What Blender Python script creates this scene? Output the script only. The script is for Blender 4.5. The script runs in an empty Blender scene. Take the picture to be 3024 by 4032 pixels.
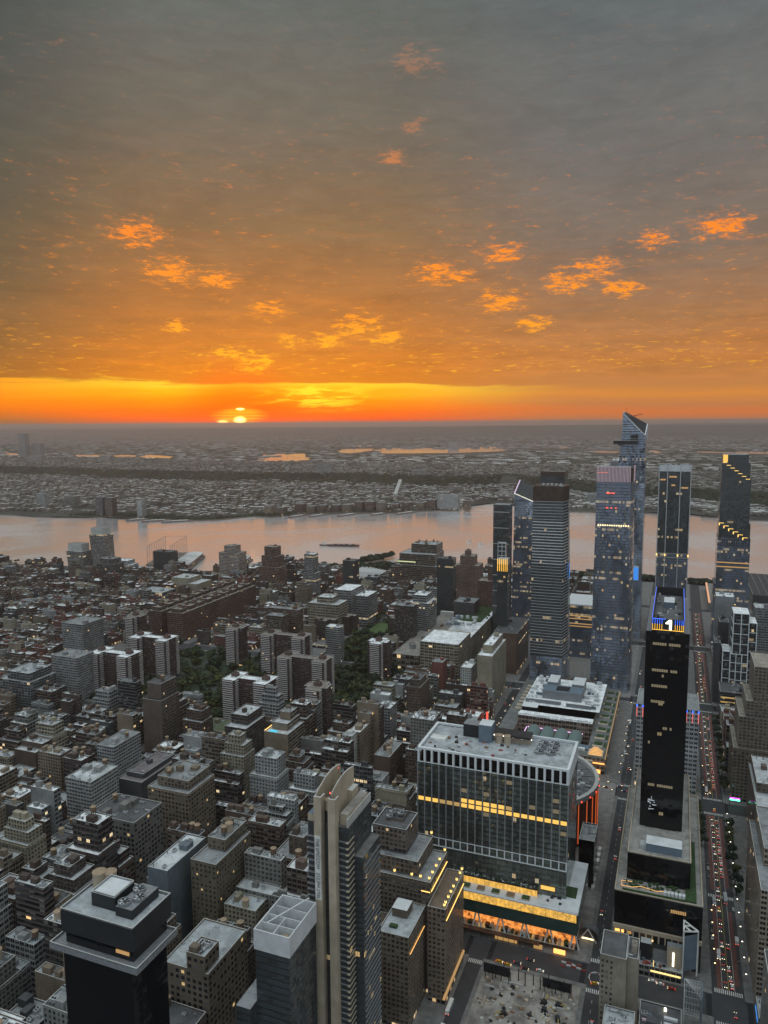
import bpy, math, random
from mathutils import Matrix, Vector

# ------------------------------------------------------------------ camera, world, sun
C = bpy.context.scene.collection
S = bpy.context.scene
R = math.radians
cam = bpy.data.cameras.new('camera')
cam.sensor_fit = 'HORIZONTAL'; cam.sensor_width = 36.0; cam.lens = 36.0 * 2974.7 / 3024
cam.clip_start = 1.0; cam.clip_end = 120000
camo = bpy.data.objects.new('camera', cam); C.objects.link(camo)
camo.matrix_world = (Matrix.Translation((0, 0, 374.1)) @ Matrix.Rotation(R(21.329), 4, 'Z')
                     @ Matrix.Rotation(R(90 - 6.7666), 4, 'X') @ Matrix.Rotation(R(-0.421), 4, 'Z'))
S.camera = camo
S.view_settings.view_transform = 'Standard'; S.view_settings.look = 'None'
S.view_settings.exposure = 0.0; S.view_settings.gamma = 1.0
S.cycles.max_bounces = 4; S.cycles.diffuse_bounces = 2; S.cycles.glossy_bounces = 2
S.cycles.volume_bounces = 0; S.cycles.transmission_bounces = 2
S.cycles.use_denoising = True
SUN_AZ, SUN_EL = 32.0, 0.35          # degrees left of the street axis, degrees up


def lin(c):
    return tuple(((v / 255) / 12.92 if v / 255 <= 0.04045 else ((v / 255 + 0.055) / 1.055) ** 2.4) for v in c) + (1.0,)


class NT:
    """small helper round a node tree"""
    def __init__(s, t): s.t = t; s.n = t.nodes; s.l = t.links
    def new(s, k, **kw):
        n = s.n.new(k)
        for a, b in kw.items(): setattr(n, a, b)
        return n
    def put(s, sock, v):
        if hasattr(v, 'is_linked') or hasattr(v, 'links'): s.l.new(v, sock)
        else: sock.default_value = v
    def math(s, op, a, b=0.0, c=None, clamp=False):
        n = s.new('ShaderNodeMath', operation=op, use_clamp=clamp)
        s.put(n.inputs[0], a); s.put(n.inputs[1], b)
        if c is not None: s.put(n.inputs[2], c)
        return n.outputs[0]
    def vmath(s, op, a, b=(0, 0, 0)):
        n = s.new('ShaderNodeVectorMath', operation=op)
        s.put(n.inputs[0], a); s.put(n.inputs[1], b)
        return n
    def mix(s, f, a, b, blend='MIX'):
        n = s.new('ShaderNodeMix', data_type='RGBA', blend_type=blend, clamp_factor=True)
        s.put(n.inputs[0], f); s.put(n.inputs[6], a); s.put(n.inputs[7], b)
        return n.outputs[2]
    def smooth(s, v, a, b, lo=0.0, hi=1.0):
        n = s.new('ShaderNodeMapRange', interpolation_type='SMOOTHSTEP')
        s.put(n.inputs[0], v); n.inputs[1].default_value = a; n.inputs[2].default_value = b
        n.inputs[3].default_value = lo; n.inputs[4].default_value = hi
        return n.outputs[0]
    def ramp(s, v, keys):
        n = s.new('ShaderNodeValToRGB'); cr = n.color_ramp
        while len(cr.elements) > 1: cr.elements.remove(cr.elements[-1])
        for i, (p, c) in enumerate(keys):
            e = cr.elements[0] if i == 0 else cr.elements.new(p)
            e.position = p; e.color = c
        s.put(n.inputs[0], v)
        return n.outputs[0]
    def noise(s, vec, scale, detail=3, rough=0.5, dist=0.0):
        n = s.new('ShaderNodeTexNoise'); n.inputs['Scale'].default_value = scale
        n.inputs['Detail'].default_value = detail; n.inputs['Roughness'].default_value = rough
        n.inputs['Distortion'].default_value = dist
        if vec is not None: s.put(n.inputs['Vector'], vec)
        return n.outputs[0]
    def comb(s, x, y, z=0.0):
        n = s.new('ShaderNodeCombineXYZ'); s.put(n.inputs[0], x); s.put(n.inputs[1], y); s.put(n.inputs[2], z)
        return n.outputs[0]


W = bpy.data.worlds.new('World'); S.world = W; W.use_nodes = True
w = NT(W.node_tree); w.n.clear()
tc = w.new('ShaderNodeTexCoord').outputs['Generated']
sp = w.new('ShaderNodeSeparateXYZ'); w.l.new(tc, sp.inputs[0])
dx, dy, dz = sp.outputs
eld = w.math('MULTIPLY', w.math('ARCSINE', dz), 57.2958)                   # elevation in degrees
azd = w.math('MULTIPLY', w.math('ARCTAN2', w.math('MULTIPLY', dx, -1.0), dy), 57.2958)   # degrees left of the street axis
zz = w.math('ADD', w.math('MAXIMUM', dz, 0.0), 0.035)
cp = w.comb(w.math('DIVIDE', dx, zz), w.math('DIVIDE', dy, zz))            # the cloud deck seen as a plane overhead
n1 = w.noise(cp, 0.55, 6, 0.6, 0.3)
n2 = w.noise(cp, 1.9, 7, 0.62, 0.6)
n3 = w.noise(w.comb(w.math('MULTIPLY', azd, 0.10), w.math('MULTIPLY', eld, 1.5)), 1.0, 5, 0.6, 0.4)
elw = w.math('ADD', eld, w.math('MULTIPLY', w.math('SUBTRACT', n3, 0.5), w.smooth(eld, 0.5, 6.0, 0.5, 4.0)))
elw = w.math('ADD', elw, w.smooth(azd, 30.0, -2.0, 0.0, 0.75))
f = w.math('DIVIDE', w.math('ADD', elw, 2.0), 32.0, clamp=True)
def K(*k): return [((e + 2.0) / 32.0, lin(c)) for e, c in k]
r_sun = w.ramp(f, K((-2, (120, 80, 50)), (-0.1, (186, 92, 46)), (0.3, (240, 78, 12)), (1.0, (250, 104, 10)), (1.7, (255, 142, 14)), (2.45, (255, 184, 24)),
                    (2.95, (255, 208, 48)), (3.15, (206, 118, 30)), (4.2, (210, 118, 30)), (6.5, (188, 112, 40)), (9.5, (166, 106, 50)), (14, (138, 106, 70)), (20, (114, 103, 88)), (27, (100, 103, 97))))
r_rt = w.ramp(f, K((-2, (140, 110, 84)), (0.1, (156, 118, 88)), (0.7, (184, 118, 72)), (1.3, (206, 114, 62)), (1.9, (186, 120, 74)), (2.6, (208, 132, 62)), (3.2, (186, 122, 70)),
                   (5, (190, 118, 60)), (8, (162, 111, 70)), (13, (124, 106, 92)), (19, (108, 104, 100)), (27, (98, 103, 103))))
r_lf = w.ramp(f, K((-2, (100, 84, 64)), (0.3, (150, 104, 54)), (0.9, (226, 112, 24)), (1.8, (244, 136, 20)), (2.8, (252, 158, 30)), (3.05, (160, 98, 38)), (5, (136, 90, 44)),
                   (9, (108, 86, 56)), (14, (90, 82, 64)), (20, (78, 78, 70)), (27, (68, 74, 72))))
kr = w.smooth(azd, 23.0, 6.0)
kl = w.smooth(azd, 36.0, 50.0)
col = w.mix(kl, w.mix(kr, r_sun, r_rt), r_lf)
# darker and lighter streaks of the deck
deck = w.smooth(elw, 3.1, 4.0)
st = w.math('ADD', w.math('MULTIPLY', n1, 0.75), w.math('MULTIPLY', n2, 0.45))
fine = w.noise(w.comb(w.math('MULTIPLY', azd, 0.35), w.math('MULTIPLY', eld, 1.3)), 1.0, 8, 0.68, 0.5)
st = w.math('ADD', st, w.math('MULTIPLY', w.math('SUBTRACT', fine, 0.5), 0.55))
gain = w.smooth(st, 0.30, 0.92, 0.82, 1.20)
gain = w.math('ADD', w.math('MULTIPLY', w.math('SUBTRACT', gain, 1.0), deck), 1.0)
col = w.mix(1.0, col, w.comb(gain, gain, gain), 'MULTIPLY')
# holes in the deck whose edges glow
vec2 = w.comb(w.math('MULTIPLY', azd, 0.5), eld)
def disp(x, y):                                    # a place in the sky given as azimuth and elevation
    return x, y
SPOTS = [(38.6, 13.0, 2.0), (36.4, 10.6, 1.9), (33.4, 10.2, 1.5), (29.9, 8.2, 1.4), (30.8, 4.5, 1.5), (32.6, 5.1, 1.2), (23.2, 7.1, 1.9), (25.4, 6.1, 1.2), (20.9, 6.3, 1.4), (17.4, 10.7, 1.8), (15.6, 10.4, 1.0),
         (12.4, 11.9, 1.5), (12.6, 8.6, 1.7), (7.9, 9.9, 1.7), (6.0, 10.7, 1.6), (4.2, 9.2, 1.3), (-2.0, 12.7, 1.8), (18.9, 24.0, 1.8), (18.9, 20.3, 1.0), (2.0, 12.3, 1.3), (10.2, 7.0, 1.2), (28.1, 6.0, 1.0), (36.4, 6.9, 1.0), (20.4, 18.4, 1.1)]
acc = None
for a, e, s in SPOTS:
    d = w.vmath('DISTANCE', vec2, (a * 0.5, e, 0)).outputs['Value']
    m = w.smooth(d, s * 0.95, 0.0)
    acc = m if acc is None else w.math('MAXIMUM', acc, m)
wis = w.noise(w.comb(w.math('MULTIPLY', azd, 0.85), w.math('MULTIPLY', eld, 2.9)), 1.0, 9, 0.72, 0.35)
broad = w.smooth(w.noise(w.comb(w.math('MULTIPLY', azd, 0.11), w.math('MULTIPLY', eld, 0.24)), 1.0, 3, 0.6, 0.3), 0.42, 0.64)
ragged = w.noise(w.comb(w.math('ADD', w.math('MULTIPLY', azd, 1.5), w.math('MULTIPLY', eld, 1.2)), w.math('SUBTRACT', w.math('MULTIPLY', eld, 5.5), w.math('MULTIPLY', azd, 0.5))), 1.0, 7, 0.72, 1.2)
wis = w.math('ADD', wis, w.math('MULTIPLY', w.math('SUBTRACT', ragged, 0.5), 0.30))
edge = w.math('ADD', wis, w.math('MAXIMUM', w.math('MULTIPLY', acc, 0.235), w.math('MULTIPLY', broad, 0.035)))
hole = w.math('ADD', w.smooth(edge, 0.56, 0.76, 0.0, 0.5), w.smooth(edge, 0.665, 0.765, 0.0, 0.6))
hole = w.math('MULTIPLY', hole, w.smooth(eld, 3.3, 3.9))
hole = w.math('MULTIPLY', hole, w.smooth(eld, 22.0, 11.0, 0.28, 1.0))
low = w.noise(w.comb(w.math('MULTIPLY', azd, 0.5), w.math('MULTIPLY', eld, 3.2)), 1.6, 6, 0.65, 0.4)
hole2 = w.math('MULTIPLY', w.smooth(low, 0.57, 0.68), w.math('MULTIPLY', w.smooth(eld, 3.2, 3.7), w.smooth(eld, 8.0, 4.2, 0.0, 0.8)))
hcol = w.ramp(w.math('DIVIDE', eld, 24.0), [(0.0, lin((255, 214, 30))), (0.22, lin((255, 172, 22))), (0.32, lin((255, 150, 18))), (0.55, lin((255, 136, 26))), (1.0, lin((206, 134, 90)))])
col = w.mix(w.math('MAXIMUM', hole, hole2), col, hcol)
# bright wisps inside the clear band and the disc of the sun between bars of cloud
band = w.math('MULTIPLY', w.smooth(elw, 3.05, 2.6), w.smooth(elw, 0.6, 1.3))
bw = w.noise(w.comb(w.math('MULTIPLY', azd, 0.35), w.math('MULTIPLY', eld, 2.2)), 1.0, 5, 0.6, 0.8)
d = w.vmath('DISTANCE', w.comb(w.math('MULTIPLY', azd, 0.3), eld), (26.9 * 0.3, 2.1, 0)).outputs['Value']
col = w.mix(w.math('MULTIPLY', band, w.math('MULTIPLY', w.smooth(bw, 0.46, 0.6), w.smooth(d, 1.9, 0.3))), col, lin((255, 226, 50)))
bars = w.smooth(w.noise(w.comb(w.math('MULTIPLY', azd, 0.10), w.math('MULTIPLY', eld, 13.0)), 1.0, 4, 0.6), 0.45, 0.56)
sd = w.vmath('DISTANCE', w.comb(azd, w.math('MULTIPLY', eld, 1.25)), (SUN_AZ, SUN_EL * 1.25, 0)).outputs['Value']
col = w.mix(w.smooth(sd, 6.5, 0.2, 0.0, 0.8), col, lin((255, 64, 2)))
col = w.mix(w.smooth(sd, 1.7, 0.3, 0.0, 0.75), col, lin((255, 150, 24)))
bd = w.vmath('DISTANCE', w.comb(w.math('MULTIPLY', azd, 0.3), eld), (SUN_AZ * 0.3, 0.55, 0)).outputs['Value']
col = w.mix(w.math('MULTIPLY', w.smooth(bd, 0.75, 0.3), bars), col, lin((255, 196, 36)))
core = w.smooth(w.vmath('DISTANCE', w.comb(w.math('MULTIPLY', azd, 0.62), eld), (SUN_AZ * 0.62, 0.24, 0)).outputs['Value'], 0.36, 0.08)
core2 = w.math('MULTIPLY', 0.5, w.smooth(w.vmath('DISTANCE', w.comb(w.math('MULTIPLY', azd, 0.3), eld), ((SUN_AZ + 1.25) * 0.3, 0.14, 0)).outputs['Value'], 0.16, 0.05))
core3 = w.smooth(w.vmath('DISTANCE', w.comb(w.math('MULTIPLY', azd, 0.28), eld), ((SUN_AZ - 0.05) * 0.28, 1.05, 0)).outputs['Value'], 0.11, 0.04)
col = w.mix(w.math('MAXIMUM', core, w.math('MAXIMUM', core2, core3)), col, (4.0, 2.6, 0.7, 1))
# the unseen rest of the dome: cool dusk, brightened to light roofs and east faces
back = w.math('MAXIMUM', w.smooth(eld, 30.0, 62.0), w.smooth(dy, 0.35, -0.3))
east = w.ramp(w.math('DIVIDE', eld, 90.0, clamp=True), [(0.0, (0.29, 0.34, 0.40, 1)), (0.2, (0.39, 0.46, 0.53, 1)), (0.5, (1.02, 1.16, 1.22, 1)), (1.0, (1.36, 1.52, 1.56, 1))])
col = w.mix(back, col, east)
col = w.mix(w.smooth(eld, -1.0, -3.0), col, (0.10, 0.09, 0.085, 1))
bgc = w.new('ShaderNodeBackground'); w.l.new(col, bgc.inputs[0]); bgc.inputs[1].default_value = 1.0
sky = w.new('ShaderNodeTexSky'); sky.sky_type = 'NISHITA'; sky.sun_disc = False
sky.sun_elevation = R(SUN_EL); sky.sun_rotation = R(-SUN_AZ); sky.altitude = 370
bgn = w.new('ShaderNodeBackground'); w.l.new(sky.outputs[0], bgn.inputs[0]); bgn.inputs[1].default_value = 0.02
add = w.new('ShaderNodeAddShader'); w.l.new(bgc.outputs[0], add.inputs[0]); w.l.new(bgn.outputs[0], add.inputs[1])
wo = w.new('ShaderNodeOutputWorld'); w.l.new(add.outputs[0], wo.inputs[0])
W.cycles.sampling_method = 'MANUAL'; W.cycles.sample_map_resolution = 1024

sun = bpy.data.lights.new('sun', 'SUN'); sun.energy = 0.12; sun.angle = R(0.5); sun.color = (1.0, 0.45, 0.16)
suno = bpy.data.objects.new('sun', sun); C.objects.link(suno)
sdir = Vector((-math.sin(R(SUN_AZ)) * math.cos(R(1.2)), math.cos(R(SUN_AZ)) * math.cos(R(1.2)), math.sin(R(1.2))))
suno.rotation_euler = sdir.to_track_quat('Z', 'Y').to_euler(); suno.location = sdir * 900

# ------------------------------------------------------------------ materials
MATS = {}
def newmat(name):
    m = bpy.data.materials.new(name); m.use_nodes = True
    t = NT(m.node_tree); t.n.clear()
    b = t.new('ShaderNodeBsdfPrincipled'); o = t.new('ShaderNodeOutputMaterial')
    t.l.new(b.outputs[0], o.inputs[0]); MATS[name] = m
    return m, t, b


def plain(name, c, rough=0.8, metal=0.0, var=0.25, scale=0.15, emis=None, es=0.0, spec=0.4, objcol=False):
    m, t, b = newmat(name)
    co = t.new('ShaderNodeTexCoord').outputs['Object']
    n = t.noise(co, scale, 5, 0.6)
    g = t.smooth(n, 0.3, 0.7, 1 - var, 1 + var)
    src = t.new('ShaderNodeObjectInfo').outputs['Color'] if objcol else (*c, 1)
    t.l.new(t.mix(1.0, src, t.comb(g, g, g), 'MULTIPLY'), b.inputs['Base Color'])
    b.inputs['Roughness'].default_value = rough; b.inputs['Metallic'].default_value = metal
    b.inputs['Specular IOR Level'].default_value = spec
    if emis: b.inputs['Emission Color'].default_value = (*emis, 1); b.inputs['Emission Strength'].default_value = es
    return m


def facade(name, x0, x1, y0, y1, lit=0.03, fl=0.0, glass=(0.012, 0.014, 0.018), blind=0.16, rough=0.12, mull=True, wall=None, shop=True, es=0.9, tint=(1.0, 0.62, 0.24), wrough=0.85, stripe=0.0, spandrel=None, metal=0.0):
    """wall with a grid of windows: UV runs in whole bays and whole storeys"""
    m, t, b = newmat(name)
    uv = t.new('ShaderNodeUVMap').outputs[0]
    s = t.new('ShaderNodeSeparateXYZ'); t.l.new(uv, s.inputs[0])
    u, v = s.outputs[0], s.outputs[1]
    oi = t.new('ShaderNodeObjectInfo')
    rnd = t.math('MULTIPLY', oi.outputs['Random'], 97.0)
    fx, fy = t.math('FRACT', u), t.math('FRACT', v)
    iu, iv = t.math('FLOOR', u), t.math('FLOOR', v)
    def rect(a, bb, c, d):
        q = t.math('MULTIPLY', t.math('GREATER_THAN', fx, a), t.math('LESS_THAN', fx, bb))
        return t.math('MULTIPLY', q, t.math('MULTIPLY', t.math('GREATER_THAN', fy, c), t.math('LESS_THAN', fy, d)))
    mask = rect(x0, x1, y0, y1)
    if mull:
        mask = t.math('MULTIPLY', mask, t.math('GREATER_THAN', t.math('ABSOLUTE', t.math('SUBTRACT', fx, (x0 + x1) / 2)), 0.03))
    wn = t.new('ShaderNodeTexWhiteNoise', noise_dimensions='3D'); t.l.new(t.comb(iu, iv, rnd), wn.inputs[0])
    wf = t.new('ShaderNodeTexWhiteNoise', noise_dimensions='2D'); t.l.new(t.comb(iv, rnd), wf.inputs[0])
    cs = t.new('ShaderNodeSeparateColor'); t.l.new(wn.outputs['Color'], cs.inputs[0])
    litm = t.math('GREATER_THAN', wn.outputs['Value'], 1 - lit)
    if fl > 0:
        # floors where people are still at work light up in runs of windows
        run = t.noise(t.comb(t.math('MULTIPLY', iu, 0.23), t.math('MULTIPLY', iv, 3.7), rnd), 1.0, 2, 0.5)
        rr = t.math('MULTIPLY', t.math('GREATER_THAN', run, 0.5), t.math('GREATER_THAN', wf.outputs['Value'], 1 - fl))
        litm = t.math('MAXIMUM', litm, t.math('MULTIPLY', rr, t.math('GREATER_THAN', cs.outputs[1], 0.25)))
    if shop:
        g0 = t.math('LESS_THAN', v, 1.0)
        shopm = t.math('MULTIPLY', rect(0.08, 0.92, 0.1, 0.8), g0)
        mask = t.math('ADD', t.math('MULTIPLY', mask, t.math('SUBTRACT', 1.0, g0)), shopm)
        litm = t.math('MAXIMUM', litm, t.math('MULTIPLY', g0, t.math('GREATER_THAN', cs.outputs[2], 0.86)))
    co = t.new('ShaderNodeNewGeometry').outputs['Position']
    big = t.smooth(t.noise(co, 0.045, 5, 0.65), 0.3, 0.7, 0.74, 1.2)
    fine = t.smooth(t.noise(t.vmath('MULTIPLY', co, (1, 1, 0.25)).outputs[0], 0.7, 3, 0.6), 0.3, 0.7, 0.88, 1.1)
    g = t.math('MULTIPLY', big, fine)
    wcol = oi.outputs['Color'] if wall is None else (*wall, 1)
    wcol = t.mix(1.0, wcol, t.comb(g, g, g), 'MULTIPLY')
    if spandrel is not None:
        sp_ = t.math('MULTIPLY', t.math('GREATER_THAN', fx, x0), t.math('LESS_THAN', fx, x1))
        wcol = t.mix(sp_, wcol, (*spandrel, 1))
    ledge = t.math('LESS_THAN', fy, 0.07)
    if wall is None: wcol = t.mix(t.math('MULTIPLY', ledge, 0.35), wcol, (0.3, 0.29, 0.27, 1))
    bl = t.math('MULTIPLY', t.math('GREATER_THAN', cs.outputs[0], 0.72), t.math('GREATER_THAN', fy, t.math('ADD', t.math('MULTIPLY', cs.outputs[1], y1 - y0), y0)))
    gcol = t.mix(bl, (*glass, 1), (blind, blind, blind * 0.92, 1))
    if stripe > 0:
        gcol = t.mix(t.math('MULTIPLY', t.math('GREATER_THAN', cs.outputs[2], 1 - stripe), 0.7), gcol, (0.11, 0.115, 0.11, 1))
    t.l.new(t.mix(mask, wcol, gcol), b.inputs['Base Color'])
    t.l.new(t.math('ADD', t.math('MULTIPLY', mask, rough - wrough), wrough), b.inputs['Roughness'])
    b.inputs['Specular IOR Level'].default_value = 0.5
    if metal:
        pt = t.smooth(t.noise(t.comb(t.math('MULTIPLY', iu, .11), t.math('MULTIPLY', iv, .07), rnd), 1.0, 3, .6), .35, .65, .45, 1.25)
        b.inputs['Metallic'].default_value = 0.0; t.l.new(t.math('MULTIPLY', t.math('MULTIPLY', mask, metal), pt, clamp=True), b.inputs['Metallic'])
    ec = t.mix(cs.outputs[1], (*tint, 1), (1.0, 0.82, 0.52, 1))
    t.l.new(ec, b.inputs['Emission Color'])
    inner = t.math('ADD', t.math('MULTIPLY', cs.outputs[0], 0.8), 0.3)
    t.l.new(t.math('MULTIPLY', t.math('MULTIPLY', mask, litm), t.math('MULTIPLY', inner, es)), b.inputs['Emission Strength'])
    # panes do not lie quite flat in their frames: each tilts the reflection a little
    nm = t.new('ShaderNodeNewGeometry').outputs['Normal']
    j = t.vmath('SUBTRACT', wn.outputs['Color'], (0.5, 0.5, 0.5)).outputs[0]
    sc = t.new('ShaderNodeVectorMath', operation='SCALE'); t.l.new(j, sc.inputs[0]); t.put(sc.inputs[3], t.math('MULTIPLY', mask, 0.09))
    nn = t.vmath('NORMALIZE', t.vmath('ADD', nm, sc.outputs[0]).outputs[0])
    t.l.new(nn.outputs[0], b.inputs['Normal'])
    return m


facade('punched', 0.24, 0.76, 0.28, 0.82, lit=0.004, es=0.7)
facade('paired', 0.12, 0.88, 0.30, 0.80, lit=0.006, blind=0.2)
facade('loft', 0.10, 0.90, 0.26, 0.86, lit=0.005, fl=0.02)
facade('ribbon', 0.0, 1.0, 0.34, 0.84, lit=0.004, fl=0.03, mull=False)
facade('balcony', 0.08, 0.92, 0.30, 0.80, lit=0.005, wall=None, shop=False, blind=0.12)
facade('rowhouse', 0.26, 0.70, 0.22, 0.80, lit=0.008, mull=False)
facade('curtain_dark', 0.03, 0.97, 0.14, 0.98, lit=0.004, fl=0.05, metal=.25, glass=(0.07, 0.08, 0.085), blind=0.055, rough=0.08, shop=False, spandrel=(0.02, 0.022, 0.024), wall=(0.03, 0.032, 0.035), wrough=0.4, es=0.45)
facade('curtain_blue', 0.03, 0.97, 0.12, 0.99, lit=0.004, fl=0.03, metal=.75, glass=(0.42, 0.50, 0.62), blind=0.36, rough=0.06, shop=False, spandrel=(0.045, 0.052, 0.065), wall=(0.06, 0.07, 0.08), wrough=0.35, es=0.4)
facade('curtain_lit', 0.03, 0.97, 0.14, 0.98, lit=0.012, fl=0.22, metal=.5, glass=(0.20, 0.235, 0.30), blind=0.17, rough=0.08, shop=False, spandrel=(0.03, 0.035, 0.045), wall=(0.05, 0.055, 0.065), wrough=0.4, es=0.34, tint=(1.0, 0.66, 0.3))
facade('office_grid', 0.06, 0.94, 0.10, 0.92, lit=0.01, fl=0.05, glass=(0.018, 0.02, 0.022), rough=0.08, shop=False, es=0.6)
facade('station_glass', 0.06, 0.96, 0.08, 0.96, lit=0.006, fl=0.0, metal=.6, glass=(0.17, 0.20, 0.18), blind=0.12, rough=0.06, shop=False, spandrel=(0.02, 0.024, 0.024), stripe=0.35, wall=(0.07, 0.08, 0.075), wrough=0.4, es=0.4)
facade('black_glass', 0.03, 0.97, 0.30, 0.95, lit=0.002, fl=0.01, glass=(0.003, 0.004, 0.006), blind=0.006, rough=0.10, shop=False, spandrel=(0.0035, 0.004, 0.005), wall=(0.005, 0.005, 0.006), es=0.2, tint=(1.0, 0.75, 0.35), wrough=0.14)
facade('banded', 0.02, 0.98, 0.35, 0.80, lit=0.01, fl=0.06, mull=False, glass=(0.015, 0.017, 0.02), shop=False, rough=0.1, es=0.5)
plain('flat', (0.3, 0.3, 0.3), 0.85, objcol=True, var=0.18, scale=0.3)
plain('coping', (0.42, 0.42, 0.40), 0.8, var=0.12)
def roofmat():
    m, t, b = newmat('roofing')
    co = t.new('ShaderNodeNewGeometry').outputs['Position']
    oi = t.new('ShaderNodeObjectInfo')
    a = t.smooth(t.noise(co, 0.12, 6, 0.65, 0.4), 0.36, 0.66, 0.70, 1.12)
    bb = t.smooth(t.noise(co, 0.9, 4, 0.6), 0.3, 0.7, 0.86, 1.1)
    g = t.math('MULTIPLY', a, bb)
    c = t.mix(1.0, oi.outputs['Color'], t.comb(g, g, g), 'MULTIPLY')
    # ponded water and tar patches
    p = t.smooth(t.noise(co, 0.22, 3, 0.5, 1.0), 0.62, 0.68)
    c = t.mix(t.math('MULTIPLY', p, 0.55), c, (0.05, 0.05, 0.05, 1))
    t.l.new(c, b.inputs['Base Color']); b.inputs['Roughness'].default_value = 0.75
    return m
roofmat()
plain('white_frame', (0.62, 0.65, 0.66), 0.45, var=0.06)
plain('pale_panel', (0.56, 0.58, 0.59), 0.6, var=0.1)
plain('tan_concrete', (0.40, 0.335, 0.25), 0.85, var=0.12)
plain('dark_metal', (0.03, 0.032, 0.035), 0.45, metal=0.3, var=0.15)
plain('grey_metal', (0.22, 0.23, 0.24), 0.5, metal=0.2, var=0.2, scale=0.8)
plain('light_metal', (0.45, 0.47, 0.48), 0.4, metal=0.2, var=0.15, scale=0.8)
plain('blue_grey', (0.12, 0.16, 0.20), 0.8, var=0.1)
plain('wood', (0.20, 0.13, 0.08), 0.9, var=0.25, scale=1.5)
plain('tank_lid', (0.30, 0.22, 0.15), 0.85, var=0.15, scale=1.0)
plain('asphalt', (0.042, 0.042, 0.045), 0.8, var=0.2, scale=0.08)
plain('pavement', (0.15, 0.145, 0.14), 0.85, var=0.25, scale=0.2)
plain('plaza', (0.20, 0.19, 0.18), 0.85, var=0.25, scale=0.2)
plain('bus_lane', (0.125, 0.055, 0.045), 0.85, var=0.2, scale=0.3)
plain('paint', (0.55, 0.55, 0.52), 0.7, var=0.2, scale=1.0)
plain('yellow_paint', (0.45, 0.33, 0.08), 0.7, var=0.2, scale=1.0)
plain('soil', (0.03, 0.042, 0.02), 0.95, var=0.4, scale=0.06)
plain('lawn', (0.07, 0.11, 0.04), 0.95, var=0.3, scale=0.1)
plain('rubble', (0.24, 0.22, 0.20), 0.9, var=0.45, scale=0.08)
plain('leaf_a', (0.032, 0.046, 0.022), 0.9, var=0.45, scale=0.5)
plain('leaf_b', (0.05, 0.066, 0.028), 0.9, var=0.45, scale=0.5)
plain('bark', (0.06, 0.045, 0.03), 0.95)
for nm_ in ('leaf_a', 'leaf_b'):
    t_ = NT(MATS[nm_].node_tree); b_ = [n for n in t_.n if n.type == 'BSDF_PRINCIPLED'][0]; src_ = b_.inputs['Base Color'].links[0].from_socket
    oi_ = t_.new('ShaderNodeObjectInfo'); r_ = oi_.outputs['Random']
    t_.l.new(t_.mix(1.0, src_, t_.comb(t_.smooth(r_, 0, 1, .5, 1.35), t_.smooth(r_, 0, 1, .6, 1.15), .75), 'MULTIPLY'), b_.inputs['Base Color'])
plain('far_ground', (0.045, 0.047, 0.038), 0.95, var=0.55, scale=0.0012)
plain('far_tree', (0.022, 0.03, 0.016), 0.95, var=0.5, scale=0.01)
plain('hill_cover', (0.035, 0.045, 0.04), 0.95, var=0.3, scale=0.0006)
plain('far_wall', (0.16, 0.14, 0.12), 0.85, var=0.5, scale=0.004)
plain('far_roof', (0.42, 0.42, 0.41), 0.8, var=0.55, scale=0.008)
plain('pier_deck', (0.16, 0.13, 0.11), 0.9, var=0.3)
plain('hull', (0.035, 0.035, 0.04), 0.6)
plain('boat_white', (0.6, 0.6, 0.58), 0.5)
plain('rust_red', (0.28, 0.06, 0.04), 0.8)
plain('brown_metal', (0.065, 0.045, 0.035), 0.5, metal=0.3)
plain('green_glass', (0.02, 0.05, 0.045), 0.1, var=0.2)
plain('planting', (0.03, 0.06, 0.02), 0.95, var=0.5, scale=0.8)
plain('pool_water', (0.03, 0.35, 0.5), 0.1, emis=(0.1, 0.7, 0.9), es=0.7)
plain('car_glass', (0.012, 0.013, 0.015), 0.08)
plain('rubber', (0.02, 0.02, 0.02), 0.9)
plain('car_paint', (0.5, 0.5, 0.5), 0.25, objcol=True, var=0.02, spec=0.6)
def glow(name, c, s, base=(0.1, 0.1, 0.1)): plain(name, base, 0.6, emis=c, es=s, var=0.0)
glow('yellow_window', (1.0, 0.56, 0.09), 1.1)
glow('gold_strip', (1.0, 0.62, 0.15), 2.0)
glow('amber_strip', (1.0, 0.42, 0.10), 2.2)
glow('lamp_warm', (1.0, 0.76, 0.38), 3.0)
glow('lamp_white', (1.0, 0.92, 0.78), 3.0)
glow('head_lamp', (1.0, 0.86, 0.6), 4.5)
glow('tail_lamp', (1.0, 0.06, 0.025), 3.0)
glow('led_blue', (0.03, 0.14, 1.0), 2.2)
glow('led_gold', (1.0, 0.52, 0.05), 1.8)
glow('led_white', (1.0, 0.92, 0.66), 4.0)
glow('led_red', (1.0, 0.10, 0.06), 1.4)
glow('screen_blue', (0.02, 0.30, 1.0), 0.8)
glow('pink_light', (0.9, 0.55, 0.9), 1.2)
glow('white_panel_glow', (0.75, 0.85, 0.95), 1.2)
glow('signal_green', (0.1, 1.0, 0.55), 5.0)
glow('faint_white', (0.75, 0.85, 0.95), 0.45)
glow('violet_sign', (0.8, 0.1, 0.9), 2.0)
glow('cool_skylight', (0.5, 0.62, 0.6), 0.10, base=(0.05, 0.09, 0.09))
plain('frame_mat', (0.10, 0.095, 0.085), 0.6, var=0.1)
plain('pane_dark', (0.012, 0.014, 0.018), 0.08)
plain('pane_blind', (0.16, 0.155, 0.14), 0.25)
glow('pane_lit', (1.0, 0.68, 0.28), 0.6)
plain('pink_fin', (0.62, 0.48, 0.52), 0.5, var=.05, emis=(.8, .5, .6), es=.12)
glow('amber_low', (1.0, .55, .16), .45)
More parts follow.
